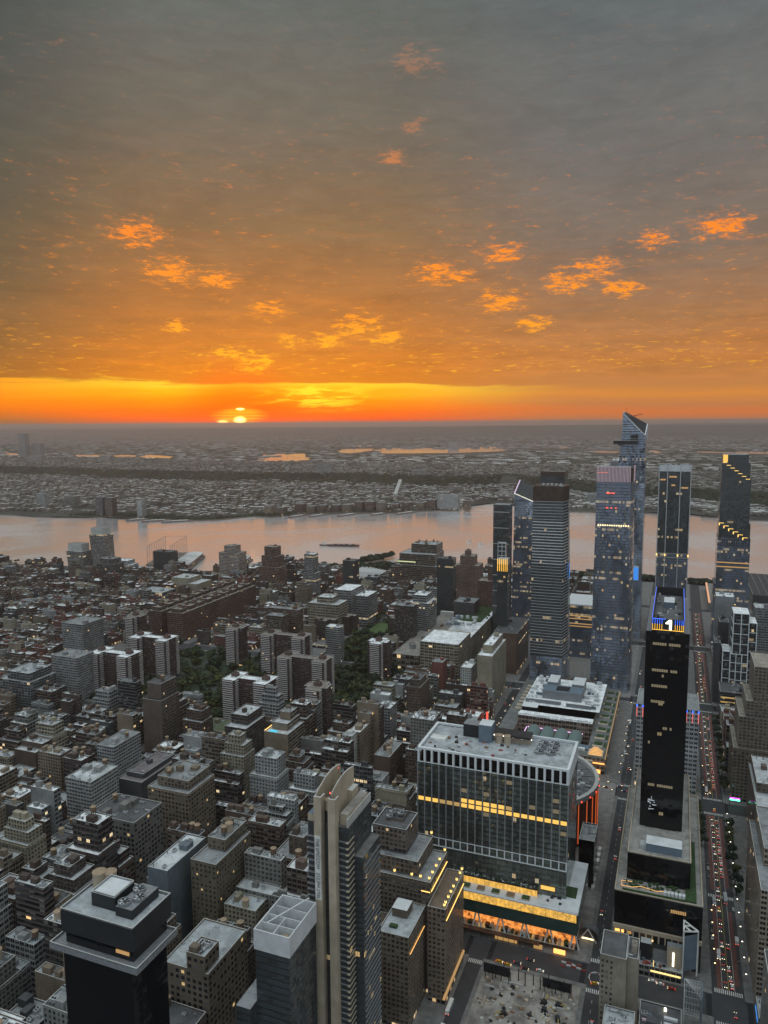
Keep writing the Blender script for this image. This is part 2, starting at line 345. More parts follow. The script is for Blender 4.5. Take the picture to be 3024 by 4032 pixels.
glow('peach', (1.0, .48, .22), .75)
glow('dim_window', (1.0, .62, .18), .42)
glow('faint_window', (1.0, .75, .35), .14)
plain('arena_wall', (0.105, 0.065, 0.048), .8, var=.1)
glow('ember', (1.0, .16, .03), .5)
glow('dull_window', (1.0, .78, .36), .15)
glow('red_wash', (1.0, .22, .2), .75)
glow('gold_strip_soft', (1.0, .5, .12), 1.3)
plain('balcony_ledge', (.50, .46, .44), .8, var=.1)
glow('lit_green', (.9, 1.0, .5), 1.0)
glow('lamp_warm_low', (1.0, .7, .25), 1.6)
glow('far_light_warm', (1.0, .75, .4), 2.6)
glow('far_light_white', (.9, 1.0, .85), 3.0)
def yellow_glass():
    m, t, b = newmat('yellow_glass')
    co = t.new('ShaderNodeTexCoord').outputs['Object']
    s = t.new('ShaderNodeSeparateXYZ'); t.l.new(co, s.inputs[0])
    fr = t.math('FRACT', t.math('DIVIDE', s.outputs[0], 2.9))
    mul = t.math('GREATER_THAN', fr, 0.06)
    nz = t.smooth(t.noise(co, 0.35, 4, 0.6), 0.3, 0.7, 0.55, 1.05)
    b.inputs['Base Color'].default_value = (0.1, 0.09, 0.06, 1); b.inputs['Roughness'].default_value = 0.15
    b.inputs['Emission Color'].default_value = (1.0, 0.54, 0.085, 1)
    t.l.new(t.math('MULTIPLY', nz, t.math('ADD', t.math('MULTIPLY', mul, 0.75), 0.25)), b.inputs['Emission Strength'])
yellow_glass()
def lobby():
    m, t, b = newmat('lobby_glow')
    co = t.new('ShaderNodeTexCoord').outputs['Object']
    nz = t.noise(co, 0.22, 6, 0.7, 0.8)
    c = t.ramp(nz, [(0.36, (0.10, 0.025, 0.006, 1)), (0.5, (0.9, 0.28, 0.05, 1)), (0.66, (1.0, 0.48, 0.12, 1))])
    b.inputs['Base Color'].default_value = (0.15, 0.1, 0.06, 1)
    t.l.new(c, b.inputs['Emission Color']); b.inputs['Emission Strength'].default_value = 1.1
lobby()
def watermat(name, base, rough, sc):
    m, t, b = newmat(name)
    co = t.new('ShaderNodeTexCoord').outputs['Object']
    b.inputs['Base Color'].default_value = (*base, 1); b.inputs['Roughness'].default_value = rough
    b.inputs['Metallic'].default_value = 0.72; b.inputs['Base Color'].default_value = (0.93, 0.90, 0.90, 1)
    n = t.noise(t.vmath('MULTIPLY', co, (0.6, 1.0, 1.0)).outputs[0], sc, 8, 0.62, 0.3)
    n2 = t.noise(co, sc * 0.06, 4, 0.6, 0.6)
    bp = t.new('ShaderNodeBump'); bp.inputs['Strength'].default_value = 0.2; bp.inputs['Distance'].default_value = 4.0
    t.l.new(n, bp.inputs['Height'])
    t.l.new(bp.outputs[0], b.inputs['Normal'])
    t.l.new(t.smooth(n2, 0.35, 0.65, rough * 0.6, rough * 1.5), b.inputs['Roughness'])
watermat('river_water', (0.07, 0.06, 0.055), 0.22, 0.03)
watermat('marsh_water', (0.10, 0.08, 0.06), 0.10, 0.004)

# ------------------------------------------------------------------ mesh builder
class MB:
    def __init__(s): s.v = []; s.f = []; s.m = []; s.uv = []; s.mats = []
    def mi(s, m):
        if m not in s.mats: s.mats.append(m)
        return s.mats.index(m)
    def quad(s, a, b, c, d, m, uv=None):
        i = len(s.v); s.v += [a, b, c, d]; s.f.append((i, i + 1, i + 2, i + 3)); s.m.append(s.mi(m))
        s.uv.append(uv or [(0, 0), (1, 0), (1, 1), (0, 1)])
    def ngon(s, pts, m):
        i = len(s.v); s.v += list(pts); s.f.append(tuple(range(i, i + len(pts)))); s.m.append(s.mi(m)); s.uv.append([(0, 0)] * len(pts))
    def box(s, x0, x1, y0, y1, z0, z1, m, top=None, bottom=True):
        q = s.quad
        q((x0, y0, z0), (x1, y0, z0), (x1, y0, z1), (x0, y0, z1), m)
        q((x1, y0, z0), (x1, y1, z0), (x1, y1, z1), (x1, y0, z1), m)
        q((x1, y1, z0), (x0, y1, z0), (x0, y1, z1), (x1, y1, z1), m)
        q((x0, y1, z0), (x0, y0, z0), (x0, y0, z1), (x0, y1, z1), m)
        q((x0, y0, z1), (x1, y0, z1), (x1, y1, z1), (x0, y1, z1), top or m)
        if bottom: q((x0, y1, z0), (x1, y1, z0), (x1, y0, z0), (x0, y0, z0), m)
    def walls(s, x0, x1, y0, y1, z0, z1, m, bay=3.2, fh=3.6, v0=0):
        nf = max(1, round((z1 - z0) / fh)); nx = max(1, round((x1 - x0) / bay)); ny = max(1, round((y1 - y0) / bay))
        def W_(a, b, n):
            s.quad((*a, z0), (*b, z0), (*b, z1), (*a, z1), m, [(0, v0), (n, v0), (n, v0 + nf), (0, v0 + nf)])
        W_((x0, y0), (x1, y0), nx); W_((x1, y0), (x1, y1), ny); W_((x1, y1), (x0, y1), nx); W_((x0, y1), (x0, y0), ny)
    def prism(s, pts, z0, z1, m, top=None, bay=None, fh=3.6, topz=None):
        """pts counter-clockwise; topz may give each corner its own height"""
        n = len(pts); tz = topz or [z1] * n
        for i in range(n):
            a, b = pts[i], pts[(i + 1) % n]; za, zb = tz[i], tz[(i + 1) % n]
            L = math.dist(a, b); nb = max(1, round(L / (bay or 4)))
            s.quad((*a, z0), (*b, z0), (*b, zb), (*a, za), m, [(0, 0), (nb, 0), (nb, (zb - z0) / fh), (0, (za - z0) / fh)])
        s.ngon([(*pts[i], tz[i]) for i in range(n)], top or m)
    def frustum(s, lo, hi, z0, z1, m, top=None, bay=4, fh=3.8, v0=0, cap=True):
        """lo and hi are matching corner lists, counter-clockwise"""
        n = len(lo); nf = round((z1 - z0) / fh)
        for i in range(n):
            a, b, c, d = lo[i], lo[(i + 1) % n], hi[(i + 1) % n], hi[i]
            nb = max(1, round(math.dist(a, b) / bay))
            s.quad((*a, z0), (*b, z0), (*c, z1), (*d, z1), m, [(0, v0), (nb, v0), (nb, v0 + nf), (0, v0 + nf)])
        if cap: s.ngon([(*p, z1) for p in hi], top or m)
    def cyl(s, x, y, r, z0, z1, m, n=12, r2=None, top=None, cap=True):
        r2 = r if r2 is None else r2
        P = [(x + r * math.cos(2 * math.pi * i / n), y + r * math.sin(2 * math.pi * i / n)) for i in range(n)]
        Q = [(x + r2 * math.cos(2 * math.pi * i / n), y + r2 * math.sin(2 * math.pi * i / n)) for i in range(n)]
        for i in range(n):
            j = (i + 1) % n
            if r2 < 0.01: s.ngon([(*P[i], z0), (*P[j], z0), (x, y, z1)], m)
            else: s.quad((*P[i], z0), (*P[j], z0), (*Q[j], z1), (*Q[i], z1), m)
        if cap and r2 >= 0.01: s.ngon([(*q, z1) for q in Q], top or m)
    def ring(s, x, y, r0, r1, z0, z1, m, n=48, a0=0, a1=2 * math.pi):
        for i in range(n):
            t0 = a0 + (a1 - a0) * i / n; t1 = a0 + (a1 - a0) * (i + 1) / n
            c0, s0, c1, s1 = math.cos(t0), math.sin(t0), math.cos(t1), math.sin(t1)
            A = lambda r, c, d, z: (x + r * c, y + r * d, z)
            s.quad(A(r1, c0, s0, z0), A(r1, c1, s1, z0), A(r1, c1, s1, z1), A(r1, c0, s0, z1), m)
            s.quad(A(r0, c1, s1, z0), A(r0, c0, s0, z0), A(r0, c0, s0, z1), A(r0, c1, s1, z1), m)
            s.quad(A(r0, c0, s0, z1), A(r1, c0, s0, z1), A(r1, c1, s1, z1), A(r0, c1, s1, z1), m)
    def bar(s, a, b, r, m):
        a, b = Vector(a), Vector(b); d = (b - a)
        if d.length < 1e-6: return
        d.normalize(); u = d.cross(Vector((0, 0, 1)))
        if u.length < 0.1: u = d.cross(Vector((1, 0, 0)))
        u.normalize(); v = d.cross(u)
        P = [a + u * r + v * r, a - u * r + v * r, a - u * r - v * r, a + u * r - v * r]
        Q = [p + (b - a) for p in P]
        for i in range(4):
            j = (i + 1) % 4
            s.quad(tuple(P[i]), tuple(P[j]), tuple(Q[j]), tuple(Q[i]), m)
        s.quad(*[tuple(p) for p in Q], m)
    def mesh(s, name):
        me = bpy.data.meshes.new(name); me.from_pydata([tuple(v) for v in s.v], [], s.f)
        for m in s.mats: me.materials.append(MATS[m])
        me.polygons.foreach_set('material_index', s.m)
        ul = me.uv_layers.new(name='UVMap'); flat = []
        for q in s.uv:
            for a in q: flat += [a[0], a[1]]
        ul.data.foreach_set('uv', flat); me.update()
        return me
    def build(s, name, parent=None, color=None, kind=None):
        return link(name, s.mesh(name), parent, color, kind)


def link(name, me, parent=None, color=None, kind=None, loc=None):
    o = bpy.data.objects.new(name, me); C.objects.link(o)
    if parent is not None: o.parent = parent
    o.color = (*color[:3], 1) if color is not None else (.26, .27, .28, 1)
    if kind: o['kind'] = kind
    if loc is not None: o.location = loc
    return o


def tag(o, label, cat, group=None):
    o['label'] = label; o['category'] = cat
    if group: o['group'] = group
    return o


def empty(name, loc=(0, 0, 0), rz=0):
    o = bpy.data.objects.new(name, None); C.objects.link(o); o.location = loc; o.rotation_euler = (0, 0, rz); o.empty_display_size = 1
    return o


def street(n): return 41 - 80.6 * (34 - n)
AV = {5: -57, 6: 217, 7: 491, 8: 765, 9: 1039, 10: 1313, 11: 1587, 12: 1855}
SHORE = [(-2400, 1500), (-1712, 1507), (-1509, 1541), (-1380, 1500), (-1339, 1555), (-1195, 1572), (-1086, 1620), (-1030, 1680), (-990, 1793), (-888, 1780), (-803, 1752),
         (-738, 1808), (-660, 1840), (-597, 1880), (-424, 1890), (-243, 1860), (0, 1868), (100, 1860), (400, 1870), (1200, 1870)]
def shore_y(x):
    for (a, b), (c, d) in zip(SHORE, SHORE[1:]):
        if a <= x <= c: return b + (d - b) * (x - a) / (c - a)
    return 1500 if x < -2400 else 1870

# ------------------------------------------------------------------ the setting: ground, water, far land
m = MB()
pts = [(x, y) for x, y in SHORE]
m.ngon([(-2400, -400, 0), (1200, -400, 0)] + [(x, y, 0) for x, y in reversed(pts)], 'asphalt')
for (a, b), (c, d) in zip(SHORE, SHORE[1:]):
    m.quad((a, b, -3), (c, d, -3), (c, d, 0), (a, b, 0), 'pavement')
road = m.build('road', kind='structure')
m = MB(); m.quad((-30000, -6000, -4), (30000, -6000, -4), (30000, 9000, -4), (-30000, 9000, -4), 'river_water')
m.build('river', kind='structure')

FAR = [(-12000, 2300), (-4500, 2330), (-2669, 2367), (-2482, 2370), (-2397, 2360), (-2330, 2420), (-2185, 2423), (-2098, 2451), (-1972, 2429), (-1773, 2443), (-1681, 2498), (-1605, 2640), (-1512, 2640),
       (-1495, 2717), (-1384, 2780), (-1246, 2853), (-1095, 2930), (-1019, 3013), (-946, 3067), (-876, 3089), (-930, 3160), (-1010, 3260), (-1033, 3349), (-851, 3428), (-699, 3385), (-560, 3290), (-426, 3202), (-313, 3210),
       (-124, 3242), (-75, 3229), (50, 3326), (82, 3308), (88, 3174), (143, 3167), (256, 3129), (900, 3080), (3000, 2950), (9000, 2800)]
def far_y(x):
    for (a, b), (c, d) in zip(FAR, FAR[1:]):
        if min(a, c) <= x <= max(a, c): return b + (d - b) * (x - a) / ((c - a) or 1)
    return 2300 if x < -12000 else 2800
# the Palisades step up behind the shore and fall away again to the marshes
def cliff_y(x):
    P = [(-12000, 4900), (-4200, 4300), (-3392, 4165), (-1877, 4300), (-1300, 4200), (-961, 4450), (-300, 3900), (300, 3650), (2000, 3500), (9000, 3300)]
    for (a, b), (c, d) in zip(P, P[1:]):
        if a <= x <= c: return b + (d - b) * (x - a) / (c - a)
    return 4000
def sstep(a, b, v):
    t = max(0, min(1, (v - a) / (b - a))); return t * t * (3 - 2 * t)
def land(x, y):
    cy = cliff_y(x)
    return 48 * sstep(cy - 30, cy + 90, y) * (1 - sstep(cy + 1300, cy + 2300, y)) + 1.0
m = MB()
xs = [-12000, -9000, -7000, -5500, -4500] + list(range(-4000, 1601, 200)) + [2500, 4500, 9000]
rows = [0, 0.12, 0.25, 0.4, 0.55, 0.7, 0.8, 0.88, 0.94, 1.0]
grid = []
for x in xs:
    cy = cliff_y(x); fy = far_y(x)
    colp = [(x, fy + (cy - 40 - fy) * r) for r in rows] + [(x, cy + e) for e in (0, 40, 100, 300, 700, 1200, 1500, 1800, 2100, 2500, 3500)] + [(x, 9500)]
    grid.append(colp)
for i in range(len(xs) - 1):
    for j in range(len(grid[0]) - 1):
        a, b, c, d = grid[i][j], grid[i + 1][j], grid[i + 1][j + 1], grid[i][j + 1]
        m.quad(*[(p[0], p[1], land(*p)) for p in (a, b, c, d)], 'far_ground')
for (a, b), (c, d) in zip(FAR, FAR[1:]):
    m.quad((a, b, -5), (c, d, -5), (c, d, 1), (a, b, 1), 'pier_deck')
m.quad((-60000, 9500, 1), (30000, 9500, 1), (30000, 60000, 1), (-60000, 60000, 1), 'far_ground')
m.quad((-60000, 2300, 1), (-12000, 2300, 1), (-12000, 9500, 1), (-60000, 9500, 1), 'far_ground')
m.quad((9000, 2800, 1), (30000, 2800, 1), (30000, 9500, 1), (9000, 9500, 1), 'far_ground')
m.build('ground', kind='structure')
rr = random.Random(4)
# marsh waters that shine between the far towns
def water(pts, seed=0):
    """an irregular sheet of marsh water through the given bank points"""
    q = random.Random(seed); P = []
    n = len(pts)
    for i in range(n):
        (a, b), (c, d) = pts[i], pts[(i + 1) % n]; L_ = math.hypot(c - a, d - b)
        for k in range(5):
            t = k / 5; j = 0 if k == 0 else L_ * .05
            P.append((a + (c - a) * t + q.uniform(-j, j), b + (d - b) * t + q.uniform(-j, j), 3.0))
    mm = MB(); mm.ngon(P, 'marsh_water'); mm.build('marsh_water', kind='structure')
MARSH = [[(-3912, 6541), (-4612, 7876), (-4542, 8210), (-4206, 8183), (-3522, 6954), (-3488, 6518), (-3687, 6411)],
         [(-3856, 9545), (-4048, 10263), (-3221, 10596), (-2340, 11442), (-2016, 9865), (-2190, 9196), (-2559, 8739), (-2994, 8561), (-3368, 8488)],
         [(-5141, 11047), (-5234, 11882), (-4488, 11379), (-4281, 10789), (-4810, 10563)], [(-4398, 9450), (-4336, 9954), (-4041, 10003), (-3790, 9216), (-3710, 8420), (-4048, 8695)],
         [(-7175, 7354), (-6225, 7548), (-5806, 7037), (-6750, 6917)], [(-6205, 7552), (-5942, 7515), (-5463, 7273), (-5091, 6776), (-5267, 6737), (-5768, 7045)],
         [(-4809, 6664), (-4657, 6698), (-4343, 6379), (-3907, 6605), (-3719, 6286), (-4218, 6168)], [(-7438, 11151), (-6996, 10785), (-6414, 9886), (-6566, 9862)],
         [(-9263, 8289), (-8913, 8055), (-7766, 7329), (-7297, 6885), (-8115, 7258)], [(-2545, 11966), (-2225, 12258), (-1493, 11943), (-1382, 10562), (-1775, 10375), (-2284, 10741)],
         [(-1058, 9868), (-676, 9577), (-660, 9109), (-976, 9278)], [(-394, 10147), (-220, 9912), (-218, 9106), (-355, 9168)], [(187, 9736), (968, 9880), (1500, 9800), (1400, 9200), (898, 9158), (197, 9364)]]
for k, P_ in enumerate(MARSH): water(P_, k)
def ridge(name, Y, x0, x1, prof, seed, depth=2500):
    mm = MB(); q = random.Random(seed); n = 90; ph = [q.uniform(0, 6.28) for _ in range(6)]
    T = []
    for i in range(n + 1):
        x = x0 + (x1 - x0) * i / n; t = i / n
        h = prof(t) + 9 * math.sin(9 * t + ph[0]) + 6 * math.sin(23 * t + ph[1]) + 4 * math.sin(51 * t + ph[2]) + 2 * math.sin(97 * t + ph[3])
        T.append((x, h))
    for (a, ha), (b, hb) in zip(T, T[1:]):
        mm.quad((a, Y - depth, 0), (b, Y - depth, 0), (b, Y, hb), (a, Y, ha), 'hill_cover')
        mm.quad((a, Y, ha), (b, Y, hb), (b, Y + depth, 0), (a, Y + depth, 0), 'hill_cover')
    mm.build(name, kind='structure')
ridge('hills', 21000, -36000, 9000, lambda t: 206 + 44 * sstep(0.35, 0.9, t), 3)
ridge('hills', 31000, -52000, 14000, lambda t: 196 + 110 * sstep(0.62, 0.93, t), 5)

# ------------------------------------------------------------------ generic building
WALLC = {'brown brick': (0.125, 0.083, 0.062), 'dark brick': (0.078, 0.056, 0.048), 'red brick': (0.17, 0.066, 0.05), 'tan brick': (0.235, 0.185, 0.135), 'cream': (0.34, 0.30, 0.22),
         'grey stone': (0.19, 0.185, 0.17), 'pale grey': (0.34, 0.345, 0.34), 'white': (0.50, 0.50, 0.48), 'dark grey': (0.07, 0.07, 0.075), 'blue grey': (0.13, 0.16, 0.185), 'glass': (0.05, 0.055, 0.06)}
ROOFC = {'white': (0.80, 0.82, 0.83), 'pale grey': (0.50, 0.52, 0.53), 'grey': (0.24, 0.25, 0.255), 'dark': (0.09, 0.09, 0.095), 'tan': (0.30, 0.265, 0.22), 'silver': (0.36, 0.385, 0.40)}

def shared(key, fn, _c={}):
    if key not in _c:
        mb = MB(); fn(mb); _c[key] = mb.mesh(key[0] if isinstance(key, tuple) else key)
    return _c[key]

def tank_body(mb):
    for a in range(4):
        x, y = 1.3 * math.cos(a * 1.571 + .785), 1.3 * math.sin(a * 1.571 + .785); mb.box(x - .15, x + .15, y - .15, y + .15, 0, 3, 'dark_metal')
    mb.cyl(0, 0, 2.0, 2.8, 6.6, 'wood', 14); mb.cyl(0, 0, 2.15, 2.6, 2.85, 'dark_metal', 14)
    for z in (3.6, 4.6, 5.6): mb.ring(0, 0, 2.0, 2.05, z, z + .12, 'dark_metal', 14)
def tank_lid(mb): mb.cyl(0, 0, 2.25, 6.55, 8.0, 'tank_lid', 14, r2=0.001)
def tank_enclosed(mb):
    mb.cyl(0, 0, 2.4, 0, 5.4, 'tan_concrete', 16)
def unit_mesh(mb):
    mb.box(-1.5, 1.5, -1.0, 1.0, 0.2, 1.7, 'light_metal'); mb.cyl(-.7, 0, .55, 1.7, 1.95, 'dark_metal', 10); mb.cyl(.7, 0, .55, 1.7, 1.95, 'dark_metal', 10)
def duct_mesh(mb): mb.box(-2.6, 2.6, -.45, .45, .5, 1.3, 'light_metal'); mb.box(2.0, 2.9, -.6, .6, 0, 1.6, 'grey_metal'); mb.box(-2.9, -2.2, -.5, .5, 0, 1.5, 'grey_metal')
def vent_mesh(mb): mb.cyl(0, 0, .35, 0, 1.6, 'grey_metal', 8); mb.cyl(0, 0, .6, 1.6, 2.0, 'grey_metal', 8)
def fan_mesh(mb):
    mb.ring(0, 0, 2.6, 3.0, 0, 1.3, 'grey_metal', 24)
    for k in range(6):
        a = k * 1.047; c, s_ = math.cos(a), math.sin(a)
        mb.quad((0.2 * c, .2 * s_, .8), (2.5 * c - .5 * s_, 2.5 * s_ + .5 * c, .7), (2.5 * c + .6 * s_, 2.5 * s_ - .6 * c, 1.0), (.3 * c, .3 * s_, .95), 'light_metal')
    mb.cyl(0, 0, .5, .5, 1.1, 'dark_metal', 10); mb.cyl(0, 0, 2.7, .0, .12, 'dark_metal', 24)

def add_tank(root, x, y, z, kind=0, s=1.0):
    b = link('water_tank', shared('water_tank' if kind == 0 else 'covered_water_tank', tank_body if kind == 0 else tank_enclosed), root, loc=(x, y, z)); b.scale = (s, s, s)
    if kind == 0: link('tank_roof', shared('tank_roof', tank_lid), b)
    else: link('tank_roof', shared('tank_cap', lambda mb: mb.cyl(0, 0, 2.6, 5.4, 6.1, 'tank_lid', 16, r2=.001)), b)
    return b
def add_unit(root, x, y, z, rz=0, s=1.0):
    o = link('ventilation_unit', shared('ventilation_unit', unit_mesh), root, loc=(x, y, z)); o.rotation_euler = (0, 0, rz); o.scale = (s, s, s)
def add_fan(root, x, y, z, s=1.0):
    o = link('cooling_fan', shared('cooling_fan', fan_mesh), root, loc=(x, y, z)); o.scale = (s, s, s)

def parapet(mb, x0, x1, y0, y1, zr, zt, m='coping', inner='flat', w=0.45):
    a = [(x0, y0), (x1, y0), (x1, y1), (x0, y1)]; b = [(x0 + w, y0 + w), (x1 - w, y0 + w), (x1 - w, y1 - w), (x0 + w, y1 - w)]
    for i in range(4):
        j = (i + 1) % 4
        mb.quad((*a[i], zt), (*a[j], zt), (*b[j], zt), (*b[i], zt), m)
        mb.quad((*b[i], zt), (*b[j], zt), (*b[j], zr), (*b[i], zr), inner)

WIN = {}
def window_mesh(w, h, face, mat):
    def fn(mb):
        if face == 'e':
            mb.box(-w / 2, w / 2, -.10, 0, 0, h, 'frame_mat', bottom=False)
            for s_ in (-1, 1):
                a, b = (-w / 2 + .12, -.06) if s_ < 0 else (.06, w / 2 - .12)
                mb.quad((a, -.112, .12), (b, -.112, .12), (b, -.112, h - .12), (a, -.112, h - .12), mat)
        else:
            mb.box(0, .10, -w / 2, w / 2, 0, h, 'frame_mat', bottom=False)
            for s_ in (-1, 1):
                a, b = (-w / 2 + .12, -.06) if s_ < 0 else (.06, w / 2 - .12)
                mb.quad((.112, a, .12), (.112, b, .12), (.112, b, h - .12), (.112, a, h - .12), mat)
    return shared(('window', w, h, face, mat), fn)





def add_windows(root, tiers, bay, fh, w, h, rnd, lit=0.03, limit=100):
    """separate windows, the highest and nearest as parts of their own, the rest as one part"""
    o = root.location; items = []
    for (x0, x1, y0, y1, z0, z1) in tiers:
        nf = max(1, round((z1 - z0 - 1.2) / fh)); st_ = (z1 - z0 - 1.2) / nf
        for f in range(nf):
            z = z0 + .9 + f * st_
            if z < 4: continue
            n = max(1, int((x1 - x0) / bay)); s_ = (x1 - x0) / n
            for i in range(n): items.append(('e', x0 + s_ * (i + .5), y0, z))
            n = max(1, int((y1 - y0) / bay)); s_ = (y1 - y0) / n
            for i in range(n): items.append(('n', x1, y0 + s_ * (i + .5), z))
    items.sort(key=lambda q: -q[3])
    rest = MB()
    for k, (fc, x, y, z) in enumerate(items):
        r = rnd.random(); mt = 'pane_lit' if r < lit else ('pane_blind' if r < .28 else 'pane_dark')
        me = window_mesh(w, h, fc, mt)
        if k < limit: link('window', me, root, loc=(x - o.x, y - o.y, z - o.z))
        else:
            for p in me.polygons:
                vs = [tuple(me.vertices[i].co[j] + (x - o.x, y - o.y, z - o.z)[j] for j in range(3)) for i in p.vertices]
                rest.quad(*vs, me.materials[p.material_index].name)
    if rest.f: rest.build('window', root, kind='stuff')

def building(name, label, cat, tiers, fac='punched', wall='brown brick', roof='grey', bay=3.2, fh=3.5, tanks=0, units=2, bulk=1, seed=0, group=None, blank=(), wins=None, cornice=False, color=None, rcolor=None, detail=True):
    """tiers: boxes (x0, x1, y0, y1, z0, z1), the largest first; blank: faces without windows"""
    q = random.Random(seed * 7 + 3)
    x0, x1, y0, y1 = min(t[0] for t in tiers), max(t[1] for t in tiers), min(t[2] for t in tiers), max(t[3] for t in tiers); cx, cy = (x0 + x1) / 2, (y0 + y1) / 2
    col = color or WALLC[wall]; j = q.uniform(.62, .98); col = tuple(c * j for c in col)
    rc = rcolor or ROOFC[roof]
    mb = MB(); rb = MB()
    wm = 'masonry' if wins else fac
    for k, (a0, a1, b0, b1, z0, z1) in enumerate(tiers):
        a0 -= cx; a1 -= cx; b0 -= cy; b1 -= cy
        nf = max(1, round((z1 - z0) / fh)); nx = max(1, round((a1 - a0) / bay)); ny = max(1, round((b1 - b0) / bay)); v0 = 0 if z0 < 1 else 3
        for fn, (p, r_, n) in enumerate((((a0, b0), (a1, b0), nx), ((a1, b0), (a1, b1), ny), ((a1, b1), (a0, b1), nx), ((a0, b1), (a0, b0), ny))):
            mm = 'masonry' if 'enws'[fn] in blank else wm
            mb.quad((*p, z0), (*r_, z0), (*r_, z1), (*p, z1), mm, [(0, v0), (n, v0), (n, v0 + nf), (0, v0 + nf)])
        zr = z1 - 0.9
        parapet(mb, a0, a1, b0, b1, zr, z1)
        rb.quad((a0 + .4, b0 + .4, zr), (a1 - .4, b0 + .4, zr), (a1 - .4, b1 - .4, zr), (a0 + .4, b1 - .4, zr), 'roofing')
        if cornice and k == 0:
            e = .6
            mb.box(a0 - e, a1 + e, b0 - e, b0 - .003, z1 - 2.2, z1 - 1.4, 'flat'); mb.box(a1 + .003, a1 + e, b0 - e, b1, z1 - 2.2, z1 - 1.4, 'flat')
    root = mb.build(name, color=col); root.location = (cx, cy, 0)
    if label: tag(root, label, cat, group)
    rb.build('roof', root, color=rc)
    a0, a1, b0, b1, z0, z1 = tiers[-1]; a0 -= cx; a1 -= cx; b0 -= cy; b1 -= cy; zr = z1 - .9
    Wd, Dp = a1 - a0, b1 - b0
    if detail:
        taken = []
        def spot(w_, d_):
            for _ in range(12):
                x = q.uniform(a0 + w_ / 2 + .8, max(a0 + w_ / 2 + .9, a1 - w_ / 2 - .8)); y = q.uniform(b0 + d_ / 2 + .8, max(b0 + d_ / 2 + .9, b1 - d_ / 2 - .8))
                if all(abs(x - t[0]) > (w_ + t[2]) / 2 + .3 or abs(y - t[1]) > (d_ + t[3]) / 2 + .3 for t in taken):
                    taken.append((x, y, w_, d_)); return x, y
            return None
        for k in range(bulk):
            w_, d_ = min(Wd * .5, q.uniform(3.5, 7)), min(Dp * .45, q.uniform(4, 8)); h_ = q.uniform(2.8, 5.5)
            s_ = spot(w_, d_)
            if s_ and w_ > 1.5 and d_ > 1.5:
                b = MB(); b.box(s_[0] - w_ / 2, s_[0] + w_ / 2, s_[1] - d_ / 2, s_[1] + d_ / 2, zr, zr + h_, 'flat', top='roofing', bottom=False)
                g_ = q.uniform(.8, 1.25); b.build('stair_bulkhead', root, color=tuple(c * g_ for c in col))
        for k in range(tanks):
            s_ = spot(4.4, 4.4)
            if s_ and Wd > 6 and Dp > 6: add_tank(root, s_[0], s_[1], zr, 0 if q.random() < .75 else 1, q.uniform(.8, 1.1))
        for k in range(units):
            s_ = spot(1.3, 1.3)
            if s_ and k % 3 == 1: d_ = link('roof_duct', shared('roof_duct', duct_mesh), root, loc=(s_[0], s_[1], zr)); d_.rotation_euler = (0, 0, q.choice((0, 1.571))); d_.scale = (min(1, Wd / 9),) * 3
            if s_ and k % 2 == 0: link('roof_vent', shared('roof_vent', vent_mesh), root, loc=(s_[0], s_[1], zr))
            s_ = spot(3.2, 2.4)
            if s_: add_unit(root, s_[0], s_[1], zr, q.choice((0, 1.571)), q.uniform(.7, 1.3))
    if detail and len(tiers) > 1:
        for (a0, a1, b0, b1, z0, z1) in tiers[:-1]:
            t = tiers[-1]
            if z0 < 1 and (b1 <= t[2] + .1 or b0 >= t[3] - .1):
                mx, my = (a0 + a1) / 2 - cx + q.uniform(-4, 4), (b0 + b1) / 2 - cy; b = MB(); b.box(mx - 2, mx + 2, my - 1.6, my + 1.6, z1 - .9, z1 + 2.4, 'flat', top='roofing', bottom=False); b.build('stair_bulkhead', root, color=col)
                add_unit(root, mx + 6 if mx + 8 < a1 - cx else mx - 6, my, z1 - .9, 0, .9)
    if wins: add_windows(root, tiers, wins[0], wins[1], wins[2], wins[3], q, lit=wins[4] if len(wins) > 4 else .03)
    return root
def masonry():
    m, t, b = newmat('masonry')
    co = t.new('ShaderNodeNewGeometry').outputs['Position']; oi = t.new('ShaderNodeObjectInfo')
    g = t.math('MULTIPLY', t.smooth(t.noise(co, 0.05, 5, 0.65), 0.3, 0.7, 0.75, 1.18), t.smooth(t.noise(t.vmath('MULTIPLY', co, (1, 1, 0.2)).outputs[0], 0.8, 4, 0.65), 0.3, 0.7, 0.85, 1.12))
    t.l.new(t.mix(1.0, oi.outputs['Color'], t.comb(g, g, g), 'MULTIPLY'), b.inputs['Base Color']); b.inputs['Roughness'].default_value = 0.9
masonry()
HERO = []          # footprints that the ordinary blocks keep clear of
def keep(x0, x1, y0, y1): HERO.append((min(x0, x1), max(x0, x1), min(y0, y1), max(y0, y1)))
def hero(name, label, cat, tiers, **kw):
    for t in tiers[:1]: keep(*t[:4])
    return building(name, label, cat, tiers, **kw)

# ------------------------------------------------------------------ the towers of the far west side
def tower(name, label, cat, parts, loc, group=None):
    e = empty(name, (*loc, 0)); tag(e, label, cat, group)
    return e
def tbox(mb, x0, x1, y0, y1, z0, z1, m, bay, fh, top='roofing', v0=0):
    mb.walls(x0, x1, y0, y1, z0, z1, m, bay, fh, v0); mb.quad((x0, y0, z1), (x1, y0, z1), (x1, y1, z1), (x0, y1, z1), top)

